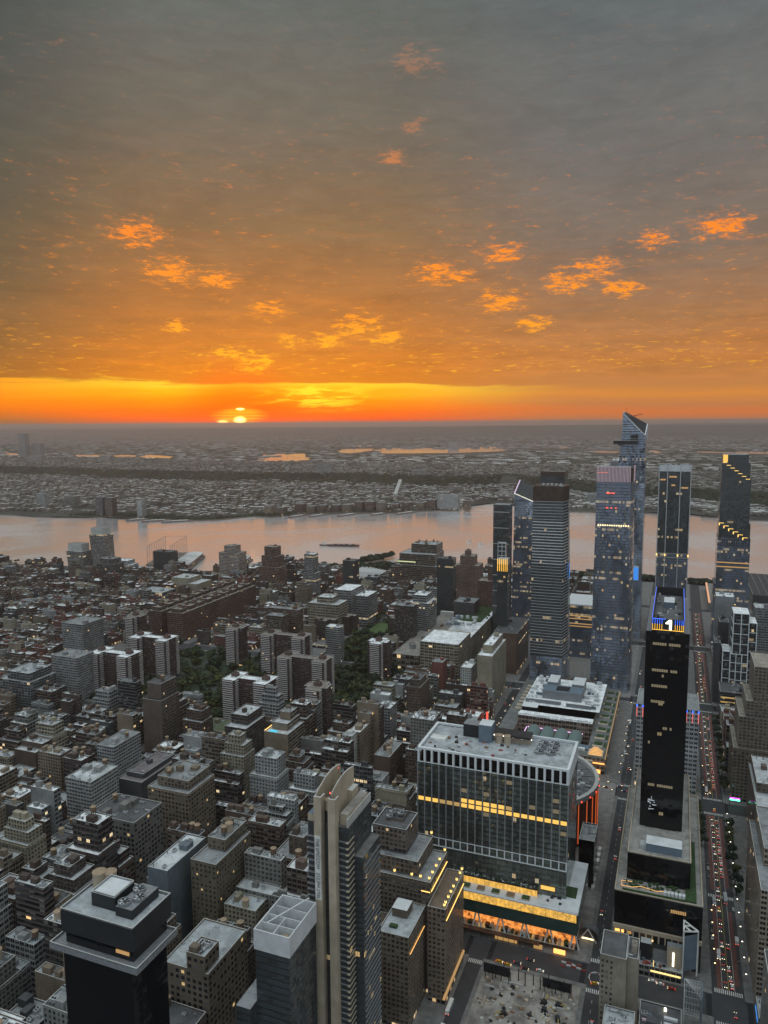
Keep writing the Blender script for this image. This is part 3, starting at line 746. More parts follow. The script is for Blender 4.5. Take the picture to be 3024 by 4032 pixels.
# sloped-top tower (left of the dark banded one): 10th Avenue and 30th Street
keep(-285, -228, 1330, 1390)
e = tower('office_tower', 'pale blue glass tower with a sloping lit roof edge behind the dark banded tower', 'skyscraper', 0, (-250, 1360))
mb = MB(); lo = [(-24, -27), (12, -27), (16, 27), (-24, 27)]; hi = [(-21, -25), (13, -25), (13, 25), (-21, 25)]
mb.frustum(lo, hi, 0, 205, 'curtain_lit', bay=3, fh=4, cap=False)
mb.frustum(hi, hi, 205, 232, 'curtain_blue', bay=3, fh=4, cap=False, v0=51)
mb.prism(hi, 232, 250, 'curtain_blue', top='dark_metal', topz=[246, 232, 252, 266], bay=3)
mb.build('glass_shaft', e)
mb = MB()
for a, b in (((-21, -25, 246), (13, -25, 232)), ((-21, -25, 246), (-21, 25, 266)), ((13, -25, 232), (13, 25, 252))): mb.bar(a, b, .8, 'white_frame')
for k in range(6):
    mb.bar((-21 + 5.6 * k, -25, 246 - 2.3 * k), (-21 + 5.6 * k + 5, 25, 264 - 2.3 * k), .35, 'dark_metal')
mb.build('roof_truss', e)
mb = MB(); mb.bar((-21.2, -25.3, 246.8), (13, -25.3, 232.8), .28, 'led_white'); mb.bar((-21.3, -25, 247.5), (-21.3, 25, 267.5), .28, 'pink_light'); mb.build('light_strip', e)
# dark stepped top behind it
keep(-275, -215, 1590, 1640)
e = tower('residential_tower', 'dark blunt tower top rising behind the banded tower', 'skyscraper', 0, (-244, 1615))
mb = MB(); tbox(mb, -25, 25, -22, 22, 0, 268, 'curtain_dark', 4, 4); mb.build('glass_shaft', e)
mb = MB(); mb.box(-25.4, 25.4, -22.4, -22, 262, 270, 'brown_metal'); mb.box(25, 25.4, -22, 22, 262, 270, 'brown_metal'); mb.build('crown', e)
# narrow dark tower cut by the sloped one
keep(-290, -256, 1240, 1275)
e = tower('residential_tower', 'narrow dark grid tower just left of the sloped-top glass tower', 'skyscraper', 0, (-272, 1258))
mb = MB(); tbox(mb, -17, 10, -10, 16, 0, 235, 'curtain_dark', 3.5, 3.6); mb.build('glass_shaft', e)
mb = MB()
for k in range(7): mb.box(-17.3, 10.3, -10.35, -10.02, 60 + k * 27, 61.2 + k * 27, 'coping')
mb.build('ledge', e)
e = tower('residential_tower', 'slim tower with a white lattice crown in front of the narrow dark one', 'skyscraper', 0, (-250, 1150)); keep(-262, -236, 1140, 1165)
mb = MB(); tbox(mb, -7, 5, -6, 6, 0, 186, 'curtain_dark', 3.5, 3.6); mb.build('glass_shaft', e)
mb = MB()
for z in (160, 167, 174, 181, 188): mb.box(-7.3, 5.3, -6.3, -6.02, z, z + .9, 'white_frame')
for x in (-7.3, -1, 4.6): mb.box(x, x + .8, -6.62, -6.31, 160, 188.9, 'white_frame')
mb.build('lattice_crown', e)
e = tower('residential_tower', 'low glass tower with a golden finned top left of the sloped-top tower', 'skyscraper', 0, (-244, 1130)); keep(-256, -236, 1118, 1139)
mb = MB(); tbox(mb, -9, 7, -8, 8, 0, 158, 'curtain_dark', 3.5, 3.6); mb.build('glass_shaft', e)
mb = MB()
for k in range(6): mb.box(-8.6 + 2.9 * k, -7.9 + 2.9 * k, -8.5, -8.02, 147, 166, 'led_gold')
mb.box(-9, 7, -8, 8, 158.01, 166, 'coping'); mb.build('finned_crown', e)
# dark banded tower
keep(-195, -135, 1050, 1125)
e = tower('office_tower', 'dark glass tower with pale horizontal floor bands, second of the riverside skyscrapers', 'skyscraper', 0, (-165, 1085))
F4 = [(-25, -25), (20, -25), (25, 0), (25, 25), (-20, 25), (-25, 10)]; T4 = [(-24, -25), (18, -25), (22, -2), (20, 22), (-20, 22), (-24, 10)]
mb = MB(); mb.frustum(F4, F4, 0, 40, 'curtain_blue', bay=3, fh=4.2, cap=False); mb.frustum(F4, T4, 40, 262, 'curtain_dark', bay=3, fh=4.2, cap=False, v0=10)
mb.frustum(T4, T4, 262, 284, 'brown_metal', cap=True, top='dark_metal'); mb.build('glass_shaft', e)
mb = MB()
for k in range(53):
    z = 44 + k * 4.2; t = (z - 40) / 222
    P = [(a[0] + (b[0] - a[0]) * t, a[1] + (b[1] - a[1]) * t) for a, b in zip(F4, T4)]
    th = 1.15 if (30 < k < 46) else .45
    for i in (0, 1, 2):
        a, b = P[i], P[i + 1]; dxn, dyn = (b[1] - a[1]), -(b[0] - a[0]); L = math.hypot(dxn, dyn); nx_, ny_ = dxn / L * .35, dyn / L * .35
        mb.quad((a[0] + nx_, a[1] + ny_, z), (b[0] + nx_, b[1] + ny_, z), (b[0] + nx_, b[1] + ny_, z + th), (a[0] + nx_, a[1] + ny_, z + th), 'pale_panel')
        mb.quad((a[0] + nx_, a[1] + ny_, z + th), (b[0] + nx_, b[1] + ny_, z + th), (*b, z + th), (*a, z + th), 'pale_panel')
o = mb.build('floor_band', e)
mb = MB()
for k in range(5): mb.box(-14 + 6 * k, -11 + 6 * k, -10, -4, 284, 286.5, 'light_metal')
mb.ring(14, -16, 3, 3.6, 284, 285, 'light_metal', 20); mb.build('roof_equipment', e)
mb = MB(); mb.box(25.05, 25.3, -1, 2, 150, 174, 'screen_blue'); mb.build('light_strip', e)
# pink-finned tower
keep(-110, -50, 1050, 1115)
e = tower('office_tower', 'blue-grey glass tower with a pink and white striped crown', 'skyscraper', 0, (-80, 1082))
F5 = [(-25, -23), (24, -23), (28, -8), (28, 25), (-25, 25)]; T5 = [(-23, -22), (21, -22), (24, -10), (24, 22), (-23, 22)]
mb = MB(); mb.frustum(F5, F5, 0, 26, 'curtain_blue', bay=3, fh=4.2, cap=False); mb.frustum(F5, T5, 26, 292, 'curtain_lit', bay=2.6, fh=4.2, cap=False, v0=6)
mb.frustum(T5, T5, 292, 311, 'dark_metal', top='dark_metal'); mb.build('glass_shaft', e)
mb = MB()
for k in range(25): mb.box(-23 + k * 1.78, -22.1 + k * 1.78, -22.5, -22.02, 292, 313, 'pink_fin')
mb.box(-23.2, 21.2, -22.6, -22.4, 312.4, 313.2, 'white_frame')
for k in range(9): mb.box(24.02, 24.5, -9 + k * 3.4, -7.6 + k * 3.4, 292, 313, 'pink_fin')

mb.build('striped_crown', e)
mb = MB(); mb.box(-22, -8, -22, -21.9, 304, 305, 'led_red')
for x0_, x1_, z in ((-10, -4, 276), (-3, 1, 276), (-10, -7, 256), (-4, -2, 256), (2, 4, 256)): mb.box(x0_, x1_, -23.3, -22.9, z, z + 1.6, 'led_red')
mb.build('sign_light', e)
mb = MB()
for k in range(14): mb.box(-20 + 3 * k, -18.6 + 3 * k, -22.99, -22.7, 232, 233.6, 'lamp_warm')
mb.build('lit_lounge', e)
# the low lit hall between the two
e = tower('office_block', 'long glass office with amber lit floors between the banded and pink-crowned towers', 'office building', 0, (-138, 1215)); keep(-165, -112, 1150, 1290)
mb = MB(); tbox(mb, -22, 22, -15, 60, 0, 84, 'curtain_lit', 4, 4.2); mb.build('glass_hall', e)
mb = MB(); mb.box(-22.4, 22.4, -15.4, 60, 84.01, 86, 'pale_panel', top='white_frame'); mb.build('roof', e, color=ROOFC['white'])
mb = MB()
for z in (50, 54.2, 62, 66.5): mb.box(-21, 21, -15.2, -15.02, z, z + 1.5, 'amber_low')

mb.build('lit_floor', e)
# tallest tower with the observation deck
keep(-100, -50, 1330, 1400)
e = tower('office_tower', 'tallest blue glass tower with a slanted top and a jutting triangular deck', 'skyscraper', 0, (-74, 1365))
lo = [(-27, -27), (22, -27), (22, 28), (-27, 28)]; md = [(-22, -26), (22, -26), (22, 24), (-22, 24)]; hi = [(-15, -25), (19, -25), (21, 16), (-13, 16)]
mb = MB(); mb.frustum(lo, md, 0, 290, 'curtain_blue', bay=3, fh=4.2, cap=False)
mb.frustum(md, [(-16.5, -25), (20, -25), (21.5, 17), (-14, 17)], 290, 349, 'curtain_blue', bay=3, fh=4.2, cap=False, v0=69)
H6 = [(-16.5, -25), (20, -25), (21.5, 17), (-14, 17)]
mb.prism(H6, 349, 350, 'curtain_blue', top='dark_metal', topz=[387, 349.5, 368, 389], bay=3); mb.build('glass_shaft', e)
mb = MB()
for k in range(20):
    z = 292 + k * 4.2 * 1.0
    if z > 372: break
    t = min(1, (z - 290) / 59); a = -22 + 5.5 * t; bx = 22 - 2 * t
    if z > 349: bx = 20 - (z - 349.5) / 37.5 * 36.5; a = -16.5
    if bx - a < 2: break
    mb.box(a, bx, -26.4 + t * 1.0, -26.1 + t * 1.05, z, z + 1.0, 'dark_metal')
mb.build('floor_band', e)
mb = MB(); mb.bar((-16.5, -25.3, 387), (20, -25.3, 349.5), .7, 'white_frame'); mb.bar((20, -25, 349.5), (21.5, 17, 368), .7, 'white_frame'); mb.bar((-16.5, -25, 387), (-14, 17, 389), .6, 'white_frame')
mb.bar((21.5, 17, 340), (21.5, 17, 368), .7, 'white_frame')
mb.build('roof_edge', e)
mb = MB(); mb.bar((-13, 0, 386), (-13, 0, 396), .25, 'dark_metal'); mb.build('mast', e)
mb = MB(); mb.bar((-2, 4, 370), (-2, 4, 382), .6, 'rust_red'); mb.bar((-6, 4, 381), (14, 4, 385), .5, 'rust_red'); mb.bar((-2, 4, 378), (5, 4, 383), .3, 'rust_red'); mb.build('roof_crane', e)
mb = MB()
mb.prism([(-30, -32), (9, -44), (9, -26.5), (-19, -26.2)], 335, 341, 'dark_metal', top='pavement', topz=[341, 341, 341, 341])
P = [(-30, -32, 341), (9, -44, 341), (9, -26.5, 341), (-19, -26.2, 341)]; tip = (-20, -27, 331)
for i in range(3): mb.ngon([P[i], P[i + 1], tip], 'grey_metal')
mb.build('observation_deck', e)
mb = MB(); mb.bar(P[0], P[1], .25, 'light_metal'); mb.bar((-30, -32, 344), (9, -44, 344), .2, 'light_metal'); mb.box(-2, 9, -34, -26.6, 341, 350, 'dark_metal'); mb.build('deck_rail', e)
mb = MB(); mb.box(8, 17, -31, -27.2, 103, 127, 'pale_panel'); mb.build('screen_box', e)
mb = MB(); mb.box(9, 16.5, -31.3, -31.02, 104, 126, 'screen_blue'); mb.build('video_screen', e)
# shoulder tower with white domes
e = tower('office_tower', 'grey louvred tower top with two white radomes behind the pink-striped crown', 'skyscraper', 0, (-90, 1470)); keep(-120, -62, 1450, 1500)
mb = MB(); tbox(mb, -27, 25, -20, 20, 0, 290, 'curtain_blue', 3, 4.2); mb.box(-27, 25, -20, 20, 290.01, 300, 'grey_metal'); mb.build('glass_shaft', e)
for k, x in enumerate((-22, -15)):
    mb = MB(); mb.cyl(x, -12, 3, 300, 302.5, 'boat_white', 14); mb.cyl(x, -12, 3, 302.5, 304.6, 'boat_white', 14, r2=1.6); mb.build('radome', e)
# tower with pale vertical piers
keep(-35, 27, 1330, 1390)
e = tower('office_tower', 'dark green-black glass tower divided by four pale vertical piers', 'skyscraper', 0, (-4, 1360))
mb = MB(); tbox(mb, -26, 24, -24, 26, 0, 152, 'curtain_lit', 3, 4.3); tbox(mb, -25, 23, -23.5, 25, 152.01, 298, 'curtain_dark', 3, 4.3, v0=36); mb.build('glass_shaft', e)
mb = MB(); mb.box(-25.3, 23.3, -24, -23.52, 290, 300, 'pale_panel'); mb.box(23.02, 23.4, -23, 25, 290, 300, 'pale_panel')
for k in range(5): mb.box(-18 + k * 8, -14 + k * 8, -8, -3, 298, 302, 'light_metal')
mb.build('crown', e)
for x in (-26, -13, 7, 23):
    mb = MB(); mb.box(x, x + 1.3, -25.2, -24.02, 0, 301, 'light_metal'); mb.build('pier', e)
mb = MB()
for x in (-26, -13, 7, 23): mb.box(x - .2, x + 1.5, -25.6, -25.22, 148, 152, 'gold_strip')
mb.box(-26.1, 24.4, -24.9, -24.3, 145.5, 146.3, 'light_metal'); mb.box(-26.1, 24.4, -24.9, -24.3, 152.5, 153.3, 'light_metal'); mb.build('belt_light', e)
for x0_, x1_, z in ((-24, -15, 275), (-10, 2, 280), (-6, 0, 266), (9, 20, 262)):
    mb = MB(); mb.box(x0_, x1_, -23.75, -23.52, z, z + 2.4, 'amber_low'); mb.build('lit_floor', e)
# stepped spiral tower
keep(55, 125, 1335, 1400)
e = tower('office_tower', 'dark glass tower at the right edge with golden terraces winding round it', 'skyscraper', 0, (88, 1370))
mb = MB(); lv = [(0, 105, -27, 27), (105, 182, -24, 25), (182, 206, -23, 24), (206, 280, -22.5, 22), (280, 305, -22, 20), (305, 318, -21, 17)]
vv = 0
for z0, z1, a, b in lv: mb.walls(a, b, -25, 25, z0, z1, 'curtain_lit' if z1 < 190 else 'curtain_dark', 3, 4.2, vv); vv += round((z1 - z0) / 4.2); mb.quad((a, -25, z1), (b, -25, z1), (b, 25, z1), (a, 25, z1), 'roofing')
mb.build('glass_shaft', e)
mb = MB()
for k in range(7):
    x = -21 + k * 5.8; z = 305 - k * 4.4; mb.box(x, x + 6.2, -25.5, -25.02, z, z + .6, 'gold_strip')
for k in range(6):
    x = -23 + k * 7.2; z = 206 - k * 4.6; mb.box(x, x + 7.6, -25.5, -25.02, z, z + .6, 'gold_strip'); mb.box(x, x + 1.2, -25.5, -25.02, z - 3.6, z - .02, 'gold_strip')
mb.box(-21, -14, -25.3, -25.02, 306, 318, 'yellow_window')
for k in range(6):
    x = -25 + k * 8; z = 84 - k * 4.3; mb.box(x, x + 9, -25.5, -25.02, z, z + .6, 'gold_strip')
mb.build('terrace_light', e)
mb = MB()
for k in range(18): mb.box(-22 + 2.6 * k, -21 + 2.6 * k, -25.6, -25.05, 168, 181, 'dark_metal')
mb.build('louvre_screen', e)
mb = MB(); mb.box(-24, 25, -25.2, -25.02, 140, 142, 'amber_low'); mb.box(-24, 25, -25.2, -25.02, 133, 135, 'amber_low'); mb.build('lit_floor', e)
# convention hall beyond
e = tower('convention_hall', 'low wide hall with a gridded glass roof beyond the spiral tower', 'hall', 0, (190, 1800)); keep(140, 300, 1590, 1850)
mb = MB(); tbox(mb, -45, 110, -180, 50, 0, 32, 'curtain_dark', 6, 6, top='dark_metal')
for k in range(16): mb.box(-45, 110, -180 + 15 * k, -179 + 15 * k, 32.02, 32.6, 'grey_metal')
for k in range(12): mb.box(-45 + 13 * k, -44 + 13 * k, -180, 50, 32.65, 33.2, 'grey_metal')
mb.build('roof_grid', e)
e = tower('market_hall', 'long low shed with a peach lit roof strip beside the wide avenue near the river', 'hall', 0, (72, 1690)); keep(62, 84, 1580, 1790)
mb = MB(); tbox(mb, -6, 8, -100, 95, 0, 16, 'flat', 6, 6); mb.build('shed', e, color=(.2, .2, .2))

mb = MB(); mb.box(-7.5, -4, -100, 95, 16.05, 18, 'peach'); mb.build('roof_light', e)

# ------------------------------------------------------------------ the glass block over the station (white frames, gold podium)
keep(-192, -50, 503, 575)
e = empty('office_block', (-120, 540, 0)); tag(e, 'white framed glass office block above a gold glowing podium', 'office building')
ox, oy = -120, 540
def L(mb_fn, name, mats=None, parent=None, **kw):
    mb = MB(); mb_fn(mb); return mb.build(name, parent or e, **kw)
X0, X1, Y0, Y1 = -176 - ox, -64 - ox, 517 - oy, 568 - oy
def f(mb):
    mb.walls(X0, X1, Y0, Y1, 33, 61, 'station_glass', 2.8, 4.0, 40); mb.walls(X0, X1, Y0, Y1, 61, 120, 'station_glass', 2.8, 4.0, 3)
    mb.walls(X0 + 2.2, X1 - 2.2, Y0 + 2.2, Y1 - 2, 120, 129, 'black_glass', 5.6, 9)
L(f, 'glass_curtain')
def f(mb):
    n = 20; w_ = (X1 - X0) / n
    for (z0, z1) in ((54.5, 61.5), (119.5, 131)):
        hi = z1 > 100
        if hi: mb.box(X0, X1, Y0 - .5, Y0 + 1.6, z1 - 1.5, z1, 'white_frame')
        mb.box(X0, X1, Y0 - .5, Y0 - .01, z0, z0 + .6, 'white_frame')
        if not hi: mb.box(X0, X1, Y0 - .5, Y0 - .01, z1 - .5, z1, 'white_frame')
        for i in range(n + 1):
            wd = .75 if hi else .42
            x = X0 + i * w_; x = min(max(x, X0 + wd), X1 - wd)
            mb.box(x - wd, x + wd, Y0 - .52, Y0 + (1.6 if hi else -.01), z0 + .6, z1 - (1.5 if hi else .5), 'white_frame')
    m_ = 9; w_ = (Y1 - Y0) / m_
    mb.box(X1 - 1.6, X1 + .5, Y0 + 1.6, Y1, 129.5, 131, 'white_frame'); mb.box(X1 + .01, X1 + .5, Y0, Y1, 119.5, 120.1, 'white_frame')
    mb.box(X1 + .01, X1 + .45, Y0 + .02, Y1, 120.1, 129.5, 'white_frame')
    mb.box(X0 - .4, X0 + 1.6, Y0 + 1.6, Y1, 129.5, 131, 'white_frame'); mb.box(X0, X1, Y1 - 1.6, Y1, 129.5, 130.97, 'white_frame')
L(f, 'white_frame')
def f(mb):
    n = 40; w_ = (X1 - X0) / n
    for i in range(n + 1): mb.box(X0 + i * w_ - (.42 if i % 2 == 0 else .1), X0 + i * w_ + (.42 if i % 2 == 0 else .1), Y0 - .28, Y0 - .02, 61.5, 119.5, 'grey_metal' if i % 2 == 0 else 'dark_metal')
    for k in range(15): mb.box(X0, X1, Y0 - .2, Y0 - .03, 61.6 + k * 3.95, 62.0 + k * 3.95, 'dark_metal')
L(f, 'mullion_grid')
def f(mb): mb.quad((X0 + 1.5, Y0 + 1.5, 129), (X1 - 1.5, Y0 + 1.5, 129), (X1 - 1.5, Y1 - 1.5, 129), (X0 + 1.5, Y1 - 1.5, 129), 'roofing')
rf = L(f, 'roof', color=ROOFC['silver'])
bayw = (X1 - X0) / 20
def litrow(i, z, s):
    mb = MB(); x = X0 + i * bayw + .65; mb.quad((x, Y0 - .31, z), (x + bayw - 1.3, Y0 - .31, z), (x + bayw - 1.3, Y0 - .31, z + 3.0), (x, Y0 - .31, z + 3.0), s)
    mb.build('lit_window', e)

for i in range(20): litrow(i, 89.3, 'dim_window' if i in (3, 4, 5) else 'yellow_window')
for i in range(6, 13): litrow(i, 93.2, 'dim_window' if i == 12 else 'yellow_window')
for i, z in ((9, 101), (15, 97.2), (18, 105), (18, 97.2), (6, 101), (19, 81.4), (12, 112.9), (9, 85.3)): litrow(i, z, 'faint_window')

for (x, y) in ((-88, 558), (-80, 559), (-88.5, 550), (-80, 551), (-89, 542), (-80.5, 543)): add_fan(rf, x - ox, y - oy, 129.1, 1.25)
def f(mb):
    mb.box(-150 - ox, -136 - ox, 552 - oy, 562 - oy, 129, 139, 'dark_metal', top='grey_metal'); mb.box(-136 - ox, -126 - ox, 545 - oy, 557 - oy, 129, 143, 'blue_grey', top='pale_panel')
    mb.box(-146 - ox, -98 - ox, 553 - oy, 565 - oy, 129, 134.5, 'tan_concrete', top='dark_metal'); mb.box(-112 - ox, -97 - ox, 549 - oy, 561 - oy, 134.52, 136, 'dark_metal')
    mb.box(-172 - ox, -160 - ox, 535 - oy, 543 - oy, 129, 131.4, 'boat_white')
L(f, 'plant_room', parent=rf)
add_tank(rf, -121 - ox, 550 - oy, 129, 1, 1.15); add_tank(rf, -114.5 - ox, 550 - oy, 129, 1, 1.15)
def f(mb):
    for k in range(6): mb.box(-133 - ox + 7.2 * k, -132.4 - ox + 7.2 * k, 552.4 - oy, 552.95 - oy, 133, 133.6, 'lamp_white')
L(f, 'plant_lamp', parent=rf)
q = random.Random(3)
for k in range(34):
    x = q.uniform(-172, -96); y = q.uniform(521, 547)
    mb = MB(); s_ = q.uniform(.4, 1.6); mb.box(x - ox - s_, x - ox + s_, y - oy - s_ * .6, y - oy + s_ * .6, 129.02, 129 + q.uniform(.4, 1.6), q.choice(['rubble', 'light_metal', 'rust_red', 'dark_metal', 'wood', 'paint'])); mb.build('building_material', rf)
# podium
PX0, PX1, PY0 = -190 - ox, -54 - ox, 503 - oy
def f(mb):
    mb.box(PX0, PX1, PY0 + 9, 516.9 - oy, .15, 5, 'brown_metal'); mb.box(PX0, PX1, PY0 + 4, Y1, 15.5, 16.8, 'pale_panel')
    mb.box(PX0, PX1, PY0 + .4, Y1, 25.7, 26.2, 'dark_metal'); mb.box(PX0, PX1, PY0 + .3, Y1, 32.2, 33.0, 'pale_panel')
    mb.box(PX1 - 13, PX1, PY0 + 1, Y1, 33.0, 33.6, 'pale_panel')
L(f, 'podium_frame')
def f(mb):
    mb.box(PX0, PX1 - .4, PY0 + .6, PY0 + 4, 16.8, 25.7, 'green_glass'); mb.box(PX1 - .39, PX1, PY0 + .6, Y1, 16.8, 32.2, 'green_glass')
L(f, 'green_glass_band')
def f(mb):
    mb.quad((PX0, PY0 + .5, 26.2), (PX1 - 1, PY0 + .5, 26.2), (PX1 - 1, PY0 + .5, 32.2), (PX0, PY0 + .5, 32.2), 'yellow_glass')
L(f, 'gold_glass_band')
def f(mb):
    for k in range(5):
        x = PX0 + 12 + k * 27
        for a, b in (((x, 26.4), (x + 6, 32)), ((x + 12, 26.4), (x + 6, 32))): mb.bar((a[0], PY0 + .42, a[1]), (b[0], PY0 + .42, b[1]), .12, 'tan_concrete')
L(f, 'cross_brace')
def f(mb):
    mb.quad((PX0, PY0 + 10.5, 33.05), (-84 - ox, PY0 + 10.5, 33.05), (-84 - ox, PY0 + 10.5, 37.6), (PX0, PY0 + 10.5, 37.6), 'yellow_glass')
    mb.quad((-82 - ox, 516.4 - oy, 38), (-72 - ox, 516.4 - oy, 38), (-72 - ox, 516.4 - oy, 41), (-82 - ox, 516.4 - oy, 41), 'yellow_window')
L(f, 'terrace_glass')
def f(mb):
    mb.box(PX0, -84 - ox, PY0 + 10.6, 516.8 - oy, 37.62, 38.4, 'dark_metal')
    for k in range(260):
        x = q.uniform(PX0, -86 - ox); y = q.uniform(PY0 + 10.8, 516.5 - oy); s_ = q.uniform(.2, .8); mb.box(x - s_, x + s_, y - s_ * .5, y + s_ * .5, 38.4, 38.4 + q.uniform(.3, 1.3), q.choice(['planting', 'planting', 'grey_metal', 'coping']))
L(f, 'planted_terrace')
for k in range(9):
    x = PX0 + 8 + k * 11
    mb = MB(); mb.box(x, x + 5.5, PY0 + 3, PY0 + 8, 33.02, 34.2, 'tan_concrete', top='wood' if k % 2 else 'planting'); mb.build('terrace_bench', e)
def f(mb):
    mb.box(-81 - ox, -57 - ox, PY0 + 3, 516 - oy + 16, 33.02, 33.5, 'pale_panel')
L(f, 'terrace_deck')
def f(mb): mb.box(-64 - ox, -57.5 - ox, 520 - oy, 533 - oy, 33.62, 34.0, 'planting')
L(f, 'roof_lawn')
for k in range(8):
    x, y = q.uniform(-79, -68), q.uniform(508, 528); mb = MB(); mb.box(x - ox, x - ox + q.uniform(1, 3), y - oy, y - oy + 1.4, 33.5, 34.6, 'dark_metal'); mb.build('roof_planter', e)
def f(mb): mb.quad((PX0, PY0 + 8.9, 5), (PX1 - 2, PY0 + 8.9, 5), (PX1 - 2, PY0 + 8.9, 15.5), (PX0, PY0 + 8.9, 15.5), 'lobby_glow'); mb.quad((PX0, PY0 + 2, 5.02), (PX1 - 2, PY0 + 2, 5.02), (PX1 - 2, PY0 + 9, 5.02), (PX0, PY0 + 9, 5.02), 'tan_concrete')
L(f, 'lit_hall')
for k in range(8):
    x = PX0 + 8 + k * 17.5
    mb = MB(); mb.bar((x, PY0 + 2.5, 5), (x + 2.2, PY0 + 4, 15.5), .45, 'boat_white'); mb.bar((x + 6.5, PY0 + 2.5, 5), (x + 3.6, PY0 + 4, 15.5), .45, 'boat_white'); mb.build('raking_column', e)
def f(mb):
    for k in range(90):
        x = q.uniform(PX0, PX1 - 4); s_ = q.uniform(.3, 1.4); mb.box(x - s_, x + s_, PY0 + 3, PY0 + 6.5, 5.05, 5.05 + q.uniform(.5, 3.5), q.choice(['tan_concrete', 'brown_metal', 'amber_low', 'coping', 'planting']))
L(f, 'hall_furniture')
def f(mb):
    mb.box(PX0, PX1 - 26, PY0 - 2, PY0 + 2, 4.4, 5.0, 'brown_metal')
    for k in range(26): mb.box(PX0 + 4 * k, PX0 + 4 * k + .3, PY0 - 1.6, PY0 - 1.3, .15, 4.4, 'brown_metal')
L(f, 'street_canopy')
for k, (a, b) in enumerate(((-70, -62), (-84, -78), (-112, -96))):
    mb = MB(); mb.box(a - ox, b - ox, PY0 - 1, PY0 + .2, 1.2, 4.0, 'amber_strip' if k == 0 else 'amber_low'); mb.build('entrance_light', e)
# the domed entrance at the corner
a = empty('station_entrance', (-49, 530, 0)); tag(a, 'half-round glass station entrance canopy at the corner of the gold-lit podium', 'station entrance'); keep(-56, -41, 520, 542)
mb = MB()
for k in range(14):
    t0, t1 = math.pi * k / 14, math.pi * (k + 1) / 14
    mb.quad((7 * math.cos(t0), -4, 1 + 9 * math.sin(t0)), (7 * math.cos(t1), -4, 1 + 9 * math.sin(t1)), (7 * math.cos(t1), 8, .5 + 4 * math.sin(t1)), (7 * math.cos(t0), 8, .5 + 4 * math.sin(t0)), 'grey_metal')
mb.build('canopy_shell', a)
mb = MB(); mb.bar((-6, -6, .2), (0, -5, 9), .35, 'boat_white'); mb.bar((6, -6, .2), (0, -5, 9), .35, 'boat_white'); mb.box(-5, 5, -5.2, -4.9, 1.2, 2.2, 'lamp_warm'); mb.build('entrance_frame', a)

# ------------------------------------------------------------------ the round arena
keep(-188, -56, 612, 752)
a = empty('arena', (-122, 683, 0)); tag(a, 'round brown arena with a white roof rim and red light fins', 'arena')
mb = MB(); n = 56
for i in range(n):
    t0, t1 = 2 * math.pi * i / n, 2 * math.pi * (i + 1) / n; r = 62; tm = (t0 + t1) / 2
    mb.quad((r * math.cos(t0), r * math.sin(t0), 0), (r * math.cos(t1), r * math.sin(t1), 0), (r * math.cos(t1), r * math.sin(t1), 41), (r * math.cos(t0), r * math.sin(t0), 41), 'arena_wall')
    c, s_ = math.cos(t0), math.sin(t0); mb.bar((63 * c, 63 * s_, 3), (63 * c, 63 * s_, 41), .5, 'brown_metal')

mb.build('drum_wall', a)
mb = MB(); mb.ring(0, 0, 61, 64.5, 41, 46, 'coping', 72); mb.build('roof_rim', a)
mb = MB(); mb.cyl(0, 0, 61.0, 38, 42.5, 'roofing', 64)
for k in range(24):
    t = k * math.pi / 12; mb.bar((20 * math.cos(t), 20 * math.sin(t), 42.8), (60 * math.cos(t), 60 * math.sin(t), 43.4), .3, 'grey_metal')
mb.ring(0, 0, 34, 36, 42.5, 43.6, 'grey_metal', 40); mb.build('roof', a, color=(.14, .14, .145))
for k in range(40):
    t = q.uniform(-1.2, 1.2); r = q.uniform(38, 58); mb = MB(); s_ = q.uniform(.8, 2.6)
    mb.box(r * math.cos(t) - s_, r * math.cos(t) + s_, r * math.sin(t) - s_, r * math.sin(t) + s_ * .7, 42.5, 42.5 + q.uniform(1, 3.4), q.choice(['light_metal', 'grey_metal', 'pale_panel'])); mb.build('roof_plant', a)
for k, (t, c_) in enumerate(((-1.05, 'led_red'), (-.84, 'led_red'), (-.64, 'ember'), (-.46, 'ember'), (-.30, 'ember'), (-.15, 'ember'), (0.0, 'ember'))):
    c, s_ = math.cos(t), math.sin(t); mb = MB(); mb.bar((63.9 * c, 63.9 * s_, 4), (63.9 * c, 63.9 * s_, 40), .38, c_); mb.build('light_fin', a)
for k in range(10):
    t = -1.2 + k * .2; mb = MB(); mb.cyl(64.8 * math.cos(t), 64.8 * math.sin(t), .5, 42, 42.8, 'tail_lamp', 6); mb.build('rim_lamp', a)
a2 = hero('office_annex', 'black glazed box standing between the arena drum and the white-framed block', 'building', [(-64, -52, 590, 618, 0, 40)], fac='black_glass', color=(.01, .01, .01), units=3, bulk=0)

